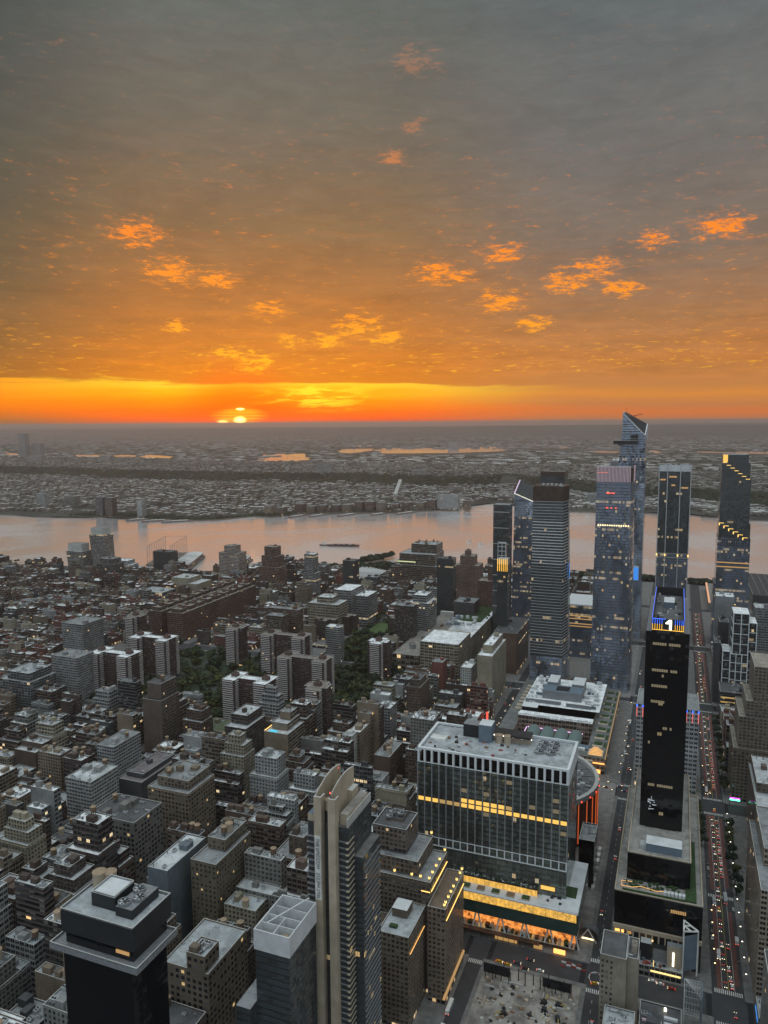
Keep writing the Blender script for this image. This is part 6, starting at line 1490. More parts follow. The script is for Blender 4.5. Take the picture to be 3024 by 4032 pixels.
for part_ in '''6.26.1:11l,12l;6.27.0:12f,13c,14p;6.27.1:10n,11p,12m,13l,14j;6.28.0:6n,7m,8m,9m;6.28.1:5o,6p,7q,8l,9p,10q,11n;6.29.0:4o,5o,6n,12e,14n;6.29.1:1l,3n,4j,5g,8m;6.30.0:7n,8p,9q;6.30.1:10l,11o;7.23.1:9g,10k,11l;7.24.0:7j,8d,9g,10i,11l,12m,13k;7.24.1:6k,9n,11i,12k,13n,14e,15f;7.25.0:4l,5n,9k,10c,11l,12k,13n;7.25.1:1m,2k,3o,4n,5i,7i,8j,9l,10l,12n;7.26.0:0m,1m,3o,5d,6m,7f,8e,10n,11i;7.26.1:0j,1i,2n,3k,4l,7f,8i,12l,13h,14k;7.27.0:8k,9l,11h,12o;7.27.1:7g,8m;7.28.0:4l,7n,15j,16n;7.28.1:3l,4o,5p,13n,14k,15l;7.29.0:0h,1m,2j,3l,4p,6f,7n,8l,9m,10g,12g,14m,15m;7.29.1:0o,1n,2m,3m,4h,5n,6j,10j,11o,15o,16l,17h;7.30.0:4g,5n,12i,14l,16k;7.30.1:1e,2k,3g,5k,6n,7m,8h,9g,10m,11n;8.19.0:25d,26g,27d;8.19.1:19d,20f,21k,22f,23d,24h;8.20.0:15g,16h,17h,18d,20j,21g,22e,23j,25h,26i;8.20.1:8d,9e,10i,11i,13i,14c,15e,16k,19f,20f,21g;8.21.0:9j,10e,11g,12k,13h,14i,16j,18j,19f,20e,21i;8.21.1:4d,5j,6g,8k,10j,11f,12k,13g,14i,15i,16h,18f;8.22.0:0g,1i,3j,5j,6f,7j,9g,17i,18h,19h,20k;8.22.1:4i,11e,24g;8.29.0:0f,4l,5l,6j,7f,8k,9h,10k,11d,13k;8.29.1:1f,3h,5f,6c,10j,11g,12l,16j,17h,18h;8.30.0:1h,2i,5g,6f,7l,8l,10l,19f;8.30.1:0m,3i,4j,5h,6g,7n,8g,9j,10j;8.34.0:5j,6k,7e,8j,9h,10i,11d,13j,14h,15h;9.15.0:16h;9.15.1:16d,19g;9.16.0:12f,14h,15e,16c,17h,18c;9.16.1:11c,12h,13e,16j,17d,19e;9.17.0:5c,6g,7k,8h,9d,10g,12i,13g,14e,15f,17i,18f,20e;9.17.1:4g,5c,6h,8j,9h,10h,11g,12i,13i,16j,17h,18d;9.18.0:0h,1g,6h,7i,9h,10g,11f,12j,14h,15e,18i;9.18.1:0k,1j,2g,5j,6g,8j,9g,10h,11c,12d,14h,15j,16g,17f,18h,19h,20h;9.19.0:0i,1k,2f,3h,6e,7e,8f,9i,10g,12d,13h,14h,15g,18h,19h;9.19.1:0k,1g,2k,3g,4f,5k,6i,7i,8h,9g,10h,12j,14e,15j,16e,17f,18h;9.20.0:0k,1h,2h,5h,6f,7f,9i,11d,12j,13e,14i,16j;9.20.1:0g,2i,3f,4g,5j,6c,7k,9h,11g,12d,13i,15h,16k;9.21.0:0e,3i,4h,5f,7g,8i,9h,11f,12j,14g,15c,16i;9.21.1:0k,1j,2f,4g,6h,8j,10h,14j,17c;9.22.0:0h,2d,4e;9.24.0:0l,1h,2d,3f,4k,5j,8f,10j,11f,12i,13k,14f,15g,16i,18g,19i;9.24.1:0k,5h,8j,11h,16d,20i;9.25.0:0j,1j,2d,3k,5e,12g,14h,15f,16d;9.25.1:10h,11g;9.26.0:6k;9.28.0:0g,2h,3j,4g,7d;9.34.0:12f,13d,14f,15e;9.34.1:6d;10.13.0:6j,7d;10.13.1:3e,4h;10.14.0:3j,4i,5h,6h;10.14.1:0j,1f,5d,6j;10.15.0:0j,2j,4j,6j;10.15.1:0h,1i,2g,3g,4h,5i,6i,7e;10.16.0:0j,1c,2i,3g,4i;10.16.1:0g,1g,2e,3k;10.17.0:0g,1h,2h;10.17.1:0h,1j,2k,3g;10.18.0:0j,3e,7h,8h;10.18.1:0k,1j,2e,3j,4g,5j,6e,7f,8i,9f;10.19.0:0j,1f,2h,3j,4f,5h,6h,7g,8i,9i,10j;10.19.1:0f,1d,2f,10g;10.20.0:0k,1i,2h,4h,6e,7g,8d;10.20.1:0j,4i,9e,10i;10.21.0:0j,6j,8h,13e;10.21.1:4h,6i,7e,8i,12i;10.22.0:1f,2g,3c,4h;10.22.1:3j,5j;10.23.0:0f,1d,2k,3g,8f,9l,10h,12d;10.23.1:0l,1i,3j,4c,5h,8c,9f,11f;10.24.0:0j,1k,11f,12j,13i;10.24.1:0f,1m,2g,5j,6g,8h,10j;10.25.0:0e,4h,12g;10.25.1:9j,10g,11j;10.26.0:3f,6d,9i,12i,14l;10.26.1:0g,1i,2h,3f,4l,5f,7j,8h,9j,11h;10.27.0:0i,1h,2g,3f,4i,5h,7j,8f,9j,10i;10.27.1:5e,7i;10.28.0:2d;10.29.1:7c,8d,11e;11.21.0:0h,1h;11.21.1:3g,4g,5g;11.22.0:3h,5f;11.22.1:0e,1g,2h;11.23.1:0j,1g,2h,3i;11.25.1:0i,1g,4e;11.28.0:3f,5e,7g,8f,9h;11.28.1:9e;11.29.0:2d;11.30.1:2g,3f,4h,5e,6e,7f,8i;11.31.0:0i,1k,2c,3g,4i,6h,8h'''.split(';'):
    a_, b_ = part_.split(':')
    for c_ in b_.split(','): SHOW[a_ + '.' + c_[:-1]] = 1.6 ** (ord(c_[-1]) - 97) * 1.25
#SURVEY#
def lot_style(x, y, hgt, r):
    r1, r2, r3, r4 = r
    if y > 765 and hgt < 20 and x < -300:
        return 'row_house', 'house', 'rowhouse', ['red brick', 'brown brick', 'dark brick', 'tan brick', 'red brick', 'grey stone'][int(r1 * 6)], 2.4, 3.2
    pal = ['brown brick', 'tan brick', 'brown brick', 'dark brick', 'tan brick', 'grey stone', 'brown brick', 'brown brick', 'grey stone', 'dark brick', 'dark brick', 'cream', 'dark grey', 'pale grey'] if y < 765 else ['red brick', 'brown brick', 'brown brick', 'dark brick', 'tan brick', 'grey stone', 'brown brick', 'cream', 'dark grey', 'pale grey', 'dark brick']
    wl = pal[int(r1 * len(pal))]
    if y < 765:
        if r2 < .5: return 'loft_building', 'loft building', 'loft', wl, 3.8, 3.9
        if r2 < .95: return 'apartment_building', 'apartment building', 'punched', wl, 3.1, 3.3
        return 'office_building', 'office building', 'ribbon', wl, 4, 3.8
    if r2 < .45: return 'apartment_building', 'apartment building', 'punched', wl, 3.0, 3.1
    if r2 < .93: return 'loft_building', 'loft building', 'loft', wl, 4.2, 4.2
    return 'office_building', 'office building', 'ribbon', wl, 4, 4
RN = ['white', 'pale grey', 'silver', 'grey', 'white', 'silver', 'dark', 'pale grey']
FILL = []; mass_w = {}; mass_r = {}
for key, x0, x1, y0, y1, hgt, r, sd in LOTS:
    if not clear(x0, x1, y0, y1): continue
    if not in_frame(x0, x1, y0, y1, hgt): continue
    nm, cat, fac, wl, bay, fh = lot_style((x0 + x1) / 2, (y0 + y1) / 2, hgt, r)
    roof = RN[int(r[2] * 8)]
    big = (not SHOW) or SHOW.get(key, 0) >= MINPX
    if not big:
        # the small houses of the dense western blocks: one mass per wall colour
        mw = mass_w.setdefault((fac, wl), MB()); mr = mass_r.setdefault(roof, MB())
        mw.walls(x0, x1, y0, y1, 0, hgt, fac, bay, fh); parapet(mw, x0, x1, y0, y1, hgt - .8, hgt)
        mr.quad((x0 + .4, y0 + .4, hgt - .8), (x1 - .4, y0 + .4, hgt - .8), (x1 - .4, y1 - .4, hgt - .8), (x0 + .4, y1 - .4, hgt - .8), 'roofing')
        q = random.Random(sd); bx_, by_ = q.uniform(x0 + 3, x1 - 5), q.uniform(y0 + 1.5, max(y0 + 1.6, y1 - 4)); mw.box(bx_, bx_ + 3, by_, by_ + 3, hgt - .8, hgt + 2.2, 'flat', top='roofing')
        continue
    q = random.Random(sd); tiers = [(x0, x1, y0, y1, 0, hgt)]
    if hgt > 34 and r[3] < .45 and (x1 - x0) > 14 and (y1 - y0) > 14:
        i = q.uniform(2.5, 4.5); tiers = [(x0, x1, y0, y1, 0, hgt * .78), (x0 + i, x1 - i * .5, y0 + i, y1 - i * .5, hgt * .78, hgt)]
        if q.random() < .5 and hgt > 45: tiers[1] = (*tiers[1][:5], hgt * .9); j = i + 3; tiers.append((x0 + j, x1 - j, y0 + j * .8, y1 - j * .8, hgt * .9, hgt))
    elif r[3] > .5 and (y1 - y0) > 11:
        # two bodies of different height on the one lot
        c_ = y0 + (y1 - y0) * q.uniform(.35, .65); h2 = hgt * q.uniform(.6, .92)
        tiers = [(x0, x1, y0, c_, 0, h2), (x0, x1, c_ + .02, y1, 0, hgt)] if q.random() < .6 else [(x0, x1, c_ + .02, y1, 0, h2), (x0, x1, y0, c_, 0, hgt)]
        if q.random() < .5 and (x1 - x0) > 16: i = q.uniform(3, 6); tiers[0] = (x0 + i, x1 - i, *tiers[0][2:])
    near = y0 < 765
    blank = 'e' if (r[3] > .62 and y0 > AV[5] and hgt > 25) else ''
    tk = (1 if q.random() < (.6 if near else .25) else 0) + (1 if near and q.random() < .22 else 0) if hgt > 18 else 0
    px_n = SHOW.get(key, 400); dist = math.hypot((x0 + x1) / 2, y0)
    wins = None
    if fac in ('loft', 'punched') and dist < 430 and px_n > 500: wins = (bay, fh, 2.2 if fac == 'loft' else 1.4, 2.1 if fac == 'loft' else 1.8, .012)
    o = building(nm, None, cat, tiers, fac=fac, wall=wl, roof=roof, bay=bay, fh=fh, tanks=tk, units=(q.randint(2, 5) if near else q.randint(0, 2)), bulk=(q.randint(1, 2) if hgt > 14 else q.randint(0, 1)), seed=sd, blank=blank, cornice=(near and r[2] > .6), wins=wins)
    o['lot'] = key
    FILL.append((o, cat, wl, roof, tk, len(tiers), hgt, blank, ((x0 + x1) / 2, (y0 + y1) / 2), px_n))
for (fac, wl), mb in mass_w.items():
    o = mb.build('row_houses', color=WALLC[wl], kind='stuff')
    tag(o, f'distant mass of small {wl} houses filling the western street blocks', 'houses')
    o['label'] = f'distant mass of small {wl} {"houses" if fac == "rowhouse" else "lofts" if fac == "loft" else "flats" if fac == "punched" else "offices"} between the western avenues'
for rf_, mb in mass_r.items():
    o = mb.build('house_roofs', color=ROOFC[rf_], kind='stuff'); tag(o, f'{rf_} flat roofs over the distant small buildings', 'roofs')

# ---- labels that single each building out: by look, then by what it stands next to
MARKS = [('the black slab tower', -3, 600), ('the round arena', -122, 683), ('the white-framed glass block', -120, 545), ('the gold-lit hotel', -165, 455), ('the twin-pillar tower', -162, 345), ('the white-crowned tower', -175, 308),
         ('the black fan-roofed tower', -222, 250), ('the blue-grey blank slab', -314, 405), ('the olive stepped block', -286, 418), ('the heavy dark loft', -402, 457), ('the cream-brown setback loft', -400, 525), ('the purple-grey roofed block', -476, 580),
         ('the rooftop-pool hotel', -366, 655), ('the notched-top brown tower', -543, 684), ('the grass-roofed school', -490, 725), ('the tree avenue', -400, 830), ('the stone post office', -124, 910), ('the cream blank-sided building', -226, 978),
         ('the planted-roof freight building', -320, 1170), ('the flat grey depot', -374, 1170), ('the red brick row', -800, 1150), ('the white-roofed balcony slabs', -720, 850), ('the tan-roofed balcony slabs', -462, 886), ('the far-left pale slab', -768, 784),
         ('the far-left glass grid block', -786, 724), ('the cream warehouse', -575, 1193), ('the tiered riverside warehouse', -555, 1660), ('the two leaning towers', -1390, 1490), ('the white lattice cube', -1020, 1288), ('the bronze-cored tower', -980, 1518),
         ('the round-topped brick tower', -825, 1437), ('the white-framed slim tower', -716, 1412), ('the stepped tan hotel', 100, 815), ('the grey gridded tower', -300, 771), ('the pale gridded loft', -490, 518), ('the squat black box', -340, 1270), ('the driving-range nets', -1280, 1600)]
def relation(x, y, k):
    P = project(x, y, 20); c = []
    for nm, mx, my in MARKS:
        Q_ = project(mx, my, 20)
        if not P or not Q_: continue
        dxp, dyp = P[0] - Q_[0], P[1] - Q_[1]; d = math.hypot(dxp, dyp)
        if abs(dxp) > abs(dyp): w_ = 'right of' if dxp > 0 else 'left of'
        else: w_ = 'in front of' if dyp > 0 else 'behind'
        c.append((d, ('just ' if d < 45 else '' if d < 110 else 'well ') + w_ + ' ' + nm))
    c.sort(); return c[min(k, len(c) - 1)][1]
used = {}
def look(f_):
    o, cat, wl, roof, tk, nt, hgt, blank, pos, pxn = f_
    size = 'low' if hgt < 16 else 'mid-rise' if hgt < 34 else 'tall'
    ex_ = ' and tank' if tk == 1 else ' and twin tanks' if tk > 1 else ''
    st_ = 'stepped ' if nt > 1 else ''
    b_ = 'blank-fronted ' if blank else ''
    c_ = {'apartment building': 'flats', 'loft building': 'loft', 'office building': 'office', 'house': 'house'}[cat]
    return f'{size} {st_}{b_}{wl} {c_}, {roof} roof{ex_}'
bylab = {}
for f_ in sorted(FILL, key=lambda t: -t[9]):
    o = f_[0]; base = look(f_); placed = False
    for k in range(3):
        lab = f'{base}, {relation(*f_[8], k)}'
        if lab not in used and len(lab.split()) <= 16: used[lab] = o; placed = True; break
    if not placed: lab = f'{base}, {relation(*f_[8], 0)}'
    bylab.setdefault(lab, []).append(f_)
ORD = ['leftmost', 'second from left', 'third from left', 'fourth from left', 'fifth from left', 'sixth from left']
def shorten(l):
    for a, b in (('well ', ''), ('blank-fronted ', ''), (' and twin tanks', ''), (' and tank', ''), ('stepped ', ''), ('just ', ''), ('mid-rise ', '')):
        if len(l.split()) <= 16: break
        if not (a == 'stepped ' and 'stepped tan hotel' in l and l.count('stepped ') == 1): l = l.replace(a, b, 1)
    return l
final = {}
for lab, fs in bylab.items():
    for f_ in fs: final.setdefault(shorten(lab), []).append(f_)
for lab, fs in final.items():
    fs.sort(key=lambda t: project(*t[8], 10)[0])
    for i, f_ in enumerate(fs):
        l2 = lab
        if len(fs) > 1 and i < 6: l2 = shorten(f'{ORD[i]}, ' + lab)
        tag(f_[0], l2, f_[1], 'ordinary buildings of the street grid')

# ------------------------------------------------------------------ pavements, lanes and crossings
mb = MB()
for ave in (5, 6, 7, 8, 9, 10, 11):
    ya, yb = AV[ave] + 10.5, AV[ave + 1] - 10.5
    for n in range(2, 42):
        xa, xb = street(n) + 5.2, street(n + 1) - 5.2
        if n == 34: xa = 52.6
        if n == 33: xb = 33
        if n == 31 and ave in (7, 8): xb = street(33) - 5.2
        if n == 32 and ave in (7, 8): continue
        yb2 = min(yb, shore_y((xa + xb) / 2) - 30)
        if yb2 > ya + 10 and in_frame(xa, xb, ya, yb2, 5): mb.box(xa, xb, ya, yb2, 0, .14, 'pavement', bottom=False)
mb.build('pavement', kind='structure')
mb = MB()
z = .006
def strip(x0, x1, y0, y1, m_, zz=.006): mb.quad((x0, y0, zz), (x1, y0, zz), (x1, y1, zz), (x0, y1, zz), m_)
for a, b in ((330, 473), (508, 600), (622, 747), (783, 1020), (1058, 1295), (1332, 1570)):
    strip(36.3, 39.3, a, b, 'bus_lane'); strip(47.2, 50.2, a + 6, b - 4, 'bus_lane')
mb.build('bus_lane', kind='structure')
mb = MB()
for a, b in ((330, 473), (508, 747), (783, 1020), (1058, 1295), (1332, 1570)):
    for x in (39.5, 47.0): strip(x - .1, x + .1, a, b, 'paint', .012)
    strip(43.15, 43.3, a, b, 'yellow_paint', .012); strip(43.5, 43.65, a, b, 'yellow_paint', .012)
    y = a
    while y < b: strip(-40.1, -39.9, y, y + 3, 'paint', .012); y += 9
for av_ in (217, 491, 765, 1039, 1313):
    for xs_, w_ in ((43, 9), (-40, 5.2), (-120, 5.2), (-201, 5.2), (-281, 5.2), (-362, 5.2)):
        for sgn in (-1, 1):
            y = av_ + sgn * 15
            x = xs_ - w_ + .6
            while x < xs_ + w_ - .8: strip(x, x + .6, y - 2, y + 2, 'paint', .012); x += 1.25
            for sx in (-1, 1):
                x2 = xs_ + sx * (w_ + 3.2); yy = av_ - 9.5
                while yy < av_ + 9.5: strip(x2 - 1.7, x2 + 1.7, yy, yy + .6, 'paint', .012); yy += 1.3
for x in (36, 52):
    pass
y = 613
x = 34
while x < 52: strip(x, x + .6, 612, 616, 'paint', .012); x += 1.25
mb.build('road_markings', kind='structure')
mb = MB()
mb.quad((-194, 503, .145), (-48, 503, .145), (-48, 780, .145), (-194, 780, .145), 'plaza')
mb.quad((-190, 1042, .15), (-50, 1042, .15), (-50, 1300, .15), (-190, 1300, .15), 'plaza')
mb.build('plaza', kind='structure')
mb = MB()
for (a, b, c, d, m_) in ((-356, -828, 783, 1024, 'soil'), (-442, -520, 1055, 1298, 'soil'), (-364, -350, 783, 1000, 'soil')):
    mb.quad((b, c, .16), (a, c, .16), (a, d, .16), (b, d, .16), m_)
for n in range(24, 28):
    mb.quad((street(n) - 4, 783, .165), (street(n) + 4, 783, .165), (street(n) + 4, 1024, .165), (street(n) - 4, 1024, .165), 'asphalt')
mb.build('park_ground', kind='structure')
mb = MB(); mb.quad((-514, 1208, .19), (-476, 1208, .19), (-476, 1290, .19), (-514, 1290, .19), 'lawn'); mb.build('playing_field', kind='structure')
mb = MB()
mb.quad((-1100, 1560, .1), (-600, 1700, .1), (-600, 1790, .1), (-1000, 1640, .1), 'asphalt'); mb.build('riverside_road', kind='structure')
# curved road through the park, seen between the slabs
mb = MB(); path = [(-412, 905, 7), (-418, 930, 8), (-420, 955, 10), (-430, 975, 16), (-445, 990, 9)]
for (a, b, w0), (c, d, w1) in zip(path, path[1:]): mb.quad((a - w0 / 2, b, .18), (a + w0 / 2, b, .18), (c + w1 / 2, d, .18), (c - w1 / 2, d, .18), 'pavement')
mb.build('path', kind='structure')

# ------------------------------------------------------------------ demolition site
mb = MB(); mb.quad((-112, 396, .16), (-48, 396, .16), (-48, 476, .16), (-112, 476, .16), 'rubble'); mb.build('cleared_ground', kind='structure')
q = random.Random(77)
for k, x in enumerate(list(range(-108, -50, 5))):
    o = MB(); hh = 7 + (k % 3) * 1.5; o.box(-.3, .3, -.3, .3, 0, hh, 'dark_metal'); o.box(-.6, .6, -.5, .5, 0, .4, 'pavement'); ob = o.build('steel_post'); ob.location = (x, 468 - (k % 2) * 3, .16)
    tag(ob, 'one of the dark steel posts standing along the cleared site', 'post', 'steel posts of the cleared site')
for k, (x0, x1) in enumerate(((-110.5, -92.5), (-71, -53))):
    e_ = empty('billboard', ((x0 + x1) / 2, 462, 0)); tag(e_, ['black billboard back by the lit hotel side of the cleared site', 'black billboard back near the tan slab hotel'][k], 'billboard', 'billboards over the cleared site')
    o = MB(); o.box(-9, 9, -.4, .4, 5.5, 11.8, 'car_glass'); o.build('panel', e_)
    for x in (-8, -3, 3, 8): o = MB(); o.box(x - .25, x + .25, .42, .9, 0, 11, 'dark_metal'); o.build('support_post', e_)
for k in range(120):
    x, y = q.uniform(-110, -50), q.uniform(425, 464); o = MB(); s_ = q.uniform(.4, 1.9)
    pts_ = [(s_ * math.cos(t) * q.uniform(.6, 1.2), s_ * math.sin(t) * q.uniform(.5, 1)) for t in (0, 1.1, 2.2, 3.3, 4.4, 5.4)]
    o.prism(pts_, 0, q.uniform(.3, 1.6), q.choice(['rubble', 'coping', 'dark_metal', 'wood', 'tan_concrete'])); ob = o.build('rubble_pile'); ob.location = (x, y, .165); tag(ob, 'heap of broken masonry on the pale cleared ground', 'rubble', 'heaps on the cleared site')
for k in range(22):
    x, y = q.uniform(-108, -52), q.uniform(428, 464); o = MB(); L_ = q.uniform(3, 11); o.box(-L_ / 2, L_ / 2, -.35, .35, 0, q.uniform(.5, 1.7), 'tan_concrete' if k % 2 else 'coping'); ob = o.build('foundation_stub'); ob.location = (x, y, .165); ob.rotation_euler = (0, 0, q.choice((0, 1.571)) + q.uniform(-.05, .05)); tag(ob, 'stub of old foundation wall on the pale cleared ground', 'foundation', 'foundation stubs of the cleared site')
for k in range(5):
    e_ = empty('excavator', (q.uniform(-104, -56), q.uniform(430, 458), .16), q.uniform(0, 6)); tag(e_, 'small dark construction digger working on the cleared site', 'digger', 'diggers on the cleared site')
    o = MB(); o.box(-1.2, 1.2, -1.6, 1.6, .9, 2.6, 'dark_metal'); o.build('cab', e_); o = MB(); o.box(-1.5, -.8, -2.1, 2.1, 0, .88, 'rubber'); o.box(.8, 1.5, -2.1, 2.1, 0, .88, 'rubber'); o.build('track', e_)
    o = MB(); o.bar((0, 1.4, 2), (0, 4.5, 4.2), .25, 'yellow_paint'); o.bar((0, 4.5, 4.2), (0, 6.3, 1.4), .2, 'yellow_paint'); o.build('boom', e_)
for k in range(9):
    o = MB(); o.box(-1.6, 1.6, -.4, .4, 0, 1.0, 'boat_white' if k % 2 else 'rust_red'); o.box(-1.3, 1.3, -.2, .2, 1.0, 1.15, 'boat_white' if k % 2 else 'rust_red'); ob = o.build('traffic_barrier'); ob.location = (-62 + 3.5 * (k % 5), 493 + 3 * (k // 5) + q.uniform(-1, 1), .02); ob.rotation_euler = (0, 0, q.uniform(-.5, .5)); tag(ob, 'red or white street barrier in front of the gold-lit podium', 'barrier', 'street barriers')
for k in range(15):
    t = k / 15 * 6.28
    o = MB(); o.box(-.9, .9, -.3, .3, 0, .9, 'boat_white' if k % 3 else 'rust_red'); o.box(-.7, .7, -.15, .15, .9, 1.0, 'boat_white'); ob = o.build('traffic_barrier'); ob.location = (-40 + 4 * math.cos(t), 488 + 5.4 * math.sin(t), .02); ob.rotation_euler = (0, 0, t + 1.57); tag(ob, 'barrier in the oval ring of red and white barriers on the crossing', 'barrier', 'oval ring of barriers')

# ------------------------------------------------------------------ vehicles
def car_body(mb):
    prof = [(-2.25, .35), (2.25, .35), (2.3, .75), (1.3, .95), (.7, 1.42), (-1.2, 1.45), (-2.0, 1.0), (-2.3, .9)]
    n = len(prof); W_ = .9
    for i in range(n):
        (a, b), (c, d) = prof[i], prof[(i + 1) % n]
        wa = W_ * (.8 if b > 1.2 else 1); wb = W_ * (.8 if d > 1.2 else 1)
        mb.quad((-wa, a, b), (wa, a, b), (wb, c, d), (-wb, c, d), 'car_paint')
    mb.ngon([(W_ * (.8 if b > 1.2 else 1), a, b) for a, b in prof], 'car_paint'); mb.ngon([(-W_ * (.8 if b > 1.2 else 1), a, b) for a, b in reversed(prof)], 'car_paint')
def car_windows(mb):
    mb.quad((-.7, 1.32, .99), (.7, 1.32, .99), (.66, .74, 1.43), (-.66, .74, 1.43), 'car_glass'); mb.quad((.66, -1.24, 1.45), (-.66, -1.24, 1.45), (-.7, -1.96, 1.05), (.7, -1.96, 1.05), 'car_glass')
    for s_ in (-1, 1): mb.quad((.915 * s_, -1.8, 1.0), (.915 * s_, 1.2, .98), (.745 * s_, .65, 1.4), (.745 * s_, -1.15, 1.42), 'car_glass')
def wheel(mb):
    for i in range(10):
        t0, t1 = i * .6283, (i + 1) * .6283; mb.quad((-.11, .33 * math.cos(t0), .33 * math.sin(t0)), (-.11, .33 * math.cos(t1), .33 * math.sin(t1)), (.11, .33 * math.cos(t1), .33 * math.sin(t1)), (.11, .33 * math.cos(t0), .33 * math.sin(t0)), 'rubber')
    for x in (-.11, .11): mb.ngon([(x, .33 * math.cos(i * .6283), .33 * math.sin(i * .6283)) for i in range(10)], 'rubber')
def van_body(mb): mb.box(-1.2, 1.2, -3.6, 2.0, .5, 3.2, 'car_paint'); mb.prism([(-1.1, 2.02), (1.1, 2.02), (1.0, 3.6), (-1.0, 3.6)], .5, 2.3, 'car_paint', topz=[2.4, 2.4, 1.5, 1.5])
def bus_body(mb): mb.box(-1.28, 1.28, -6, 6, .4, 3.1, 'car_paint'); mb.box(-.8, .8, -3, 3, 3.11, 3.4, 'car_paint')
def bus_win(mb):
    for s_ in (-1, 1): mb.box(1.29 * s_ - .02, 1.29 * s_ + .02, -5.6, 5.6, 1.5, 2.6, 'car_glass')
    mb.box(-1.1, 1.1, 6.01, 6.05, 1.3, 2.7, 'car_glass')
CARC = {'white': (.62, .62, .60), 'silver': (.36, .37, .38), 'black': (.02, .02, .022), 'dark': (.06, .06, .07), 'yellow': (.62, .34, .02), 'red': (.30, .03, .02), 'blue': (.05, .08, .18)}
def vehicle(kind, x, y, head, colr, where, lights=True):
    """head +1 drives away from the camera, -1 towards it"""
    cat = {'car': 'car', 'taxi': 'taxi', 'van': 'van', 'bus': 'bus'}[kind]; nm = {'car': 'car', 'taxi': 'taxi', 'van': 'box_truck', 'bus': 'city_bus'}[kind]
    body = {'car': ('car_body', car_body), 'taxi': ('car_body', car_body), 'van': ('truck_body', van_body), 'bus': ('bus_body', bus_body)}[kind]
    e_ = empty(nm, (x, y, .02), 0 if head > 0 else math.pi)
    link('body', shared(*body), e_, color=CARC['yellow' if kind == 'taxi' else colr])
    if kind in ('car', 'taxi'): link('windows', shared('car_windows', car_windows), e_)
    if kind == 'bus': link('windows', shared('bus_windows', bus_win), e_)
    L_ = {'car': 2.3, 'taxi': 2.3, 'van': 3.6, 'bus': 6.0}[kind]; B_2 = {'car': -2.3, 'taxi': -2.3, 'van': -3.6, 'bus': -6.0}[kind]; hw = {'car': .68, 'taxi': .68, 'van': .85, 'bus': 1.0}[kind]
    for s_ in (-1, 1):
        if y < 1000:
            for yy in (L_ * .62, B_2 * .62): link('wheel', shared('wheel', wheel), e_, loc=(s_ * hw * 1.18, yy, .33))
        if lights:
            link('headlight', shared('headlight', lambda m_: m_.box(-.2, .2, 0, .1, -.14, .14, 'head_lamp')), e_, loc=(s_ * hw, L_ + .02, .68))
            link('taillight', shared('taillight', lambda m_: m_.box(-.2, .2, -.1, 0, -.14, .14, 'tail_lamp')), e_, loc=(s_ * hw, B_2 - .02, .85))
    tag(e_, f'{colr + " " if kind != "taxi" else "yellow "}{cat} {where}', cat, 'vehicles ' + where)
    return e_
q = random.Random(55)
def pick(): return q.choice(['white', 'silver', 'black', 'dark', 'dark', 'silver', 'white', 'black', 'blue'])
SECT = [(500, 'approaching the nearest wide-avenue crossing'), (620, 'beside the black slab tower on the wide avenue'), (765, 'behind the second crossing of the wide avenue'), (1030, 'on the wide avenue past the stepped tan hotel'), (1310, 'on the wide avenue below the spiral tower'), (2000, 'far up the wide avenue towards the river')]
def where(y):
    for a, b in SECT:
        if y < a: return b
for (xl, hd, segs) in ((41.3, -1, [(508, 745, 11), (790, 1018, 20), (1060, 1300, 15), (1330, 1560, 22)]), (45.3, 1, [(515, 590, 26), (640, 745, 9), (800, 935, 8.5), (960, 1018, 24), (1100, 1180, 9), (1240, 1300, 11), (1345, 1400, 9), (1450, 1560, 26)])):
    for a, b, gap in segs:
        y = a + 4
        while y < b - 5:
            k_ = q.random(); vehicle('taxi' if k_ < .08 else 'car', xl + q.uniform(-.3, .3), y, hd, pick(), where(y)); y += gap * q.uniform(.75, 1.6)
for (x, y) in ((35.2, 560), (35.2, 568), (35.2, 577), (35.2, 640), (35.2, 652), (35.2, 660), (51.3, 540), (51.3, 600), (51.3, 655), (35.2, 815), (35.2, 905), (51.4, 845), (51.4, 868)): vehicle('car', x, y, 1 if x > 43 else -1, pick(), 'parked at the kerb of the wide avenue', lights=False)
vehicle('van', 38.5, 541, -1, 'white', 'with a long pale box standing in the near red bus lane'); vehicle('van', 51.3, 561, 1, 'white', 'waiting at the kerb opposite the black slab tower'); vehicle('van', 38, 604, -1, 'silver', 'stopped at the middle crossing of the wide avenue'); vehicle('bus', 46.3, 611, 1, 'silver', 'crossing the middle crosswalk of the wide avenue')
vehicle('bus', 38, 795, -1, 'white', 'entering the second crossing in the near bus lane'); vehicle('taxi', 44, 757, 1, 'yellow', 'turning in the middle of the second crossing')
vehicle('car', 44.4, 529, 1, 'white', 'braking alone before the truss-framed shops'); vehicle('car', 45.6, 512, 1, 'white', 'leaving the nearest wide-avenue crossing'); vehicle('car', 46, 486, 1, 'dark', 'alone in the middle of the nearest crossing')
for y in (1062, 1075, 1083, 1092, 900, 820, 690, 640): vehicle('car', -38.6, y, 1, pick(), 'on the narrow street between the post office and pale tower' if y > 760 else 'on the narrow street between the arena and black slab tower')
for y in (1165, 1150, 880, 860, 780, 560): vehicle('car', -42.5, y, -1, pick(), 'driving down the narrow street beside the arena plaza')
for k in range(9): vehicle(q.choice(['car', 'car', 'taxi', 'van']), -44.8, 800 + k * 19, -1, pick(), 'parked along the post office side', lights=False)
for k in range(7): vehicle(q.choice(['car', 'van', 'van']), -52, 590 + k * 9.5, 1, 'white', 'parked on the arena forecourt', lights=False)
vehicle('bus', -55, 630, 1, 'white', 'standing by the foot of the arena drum')
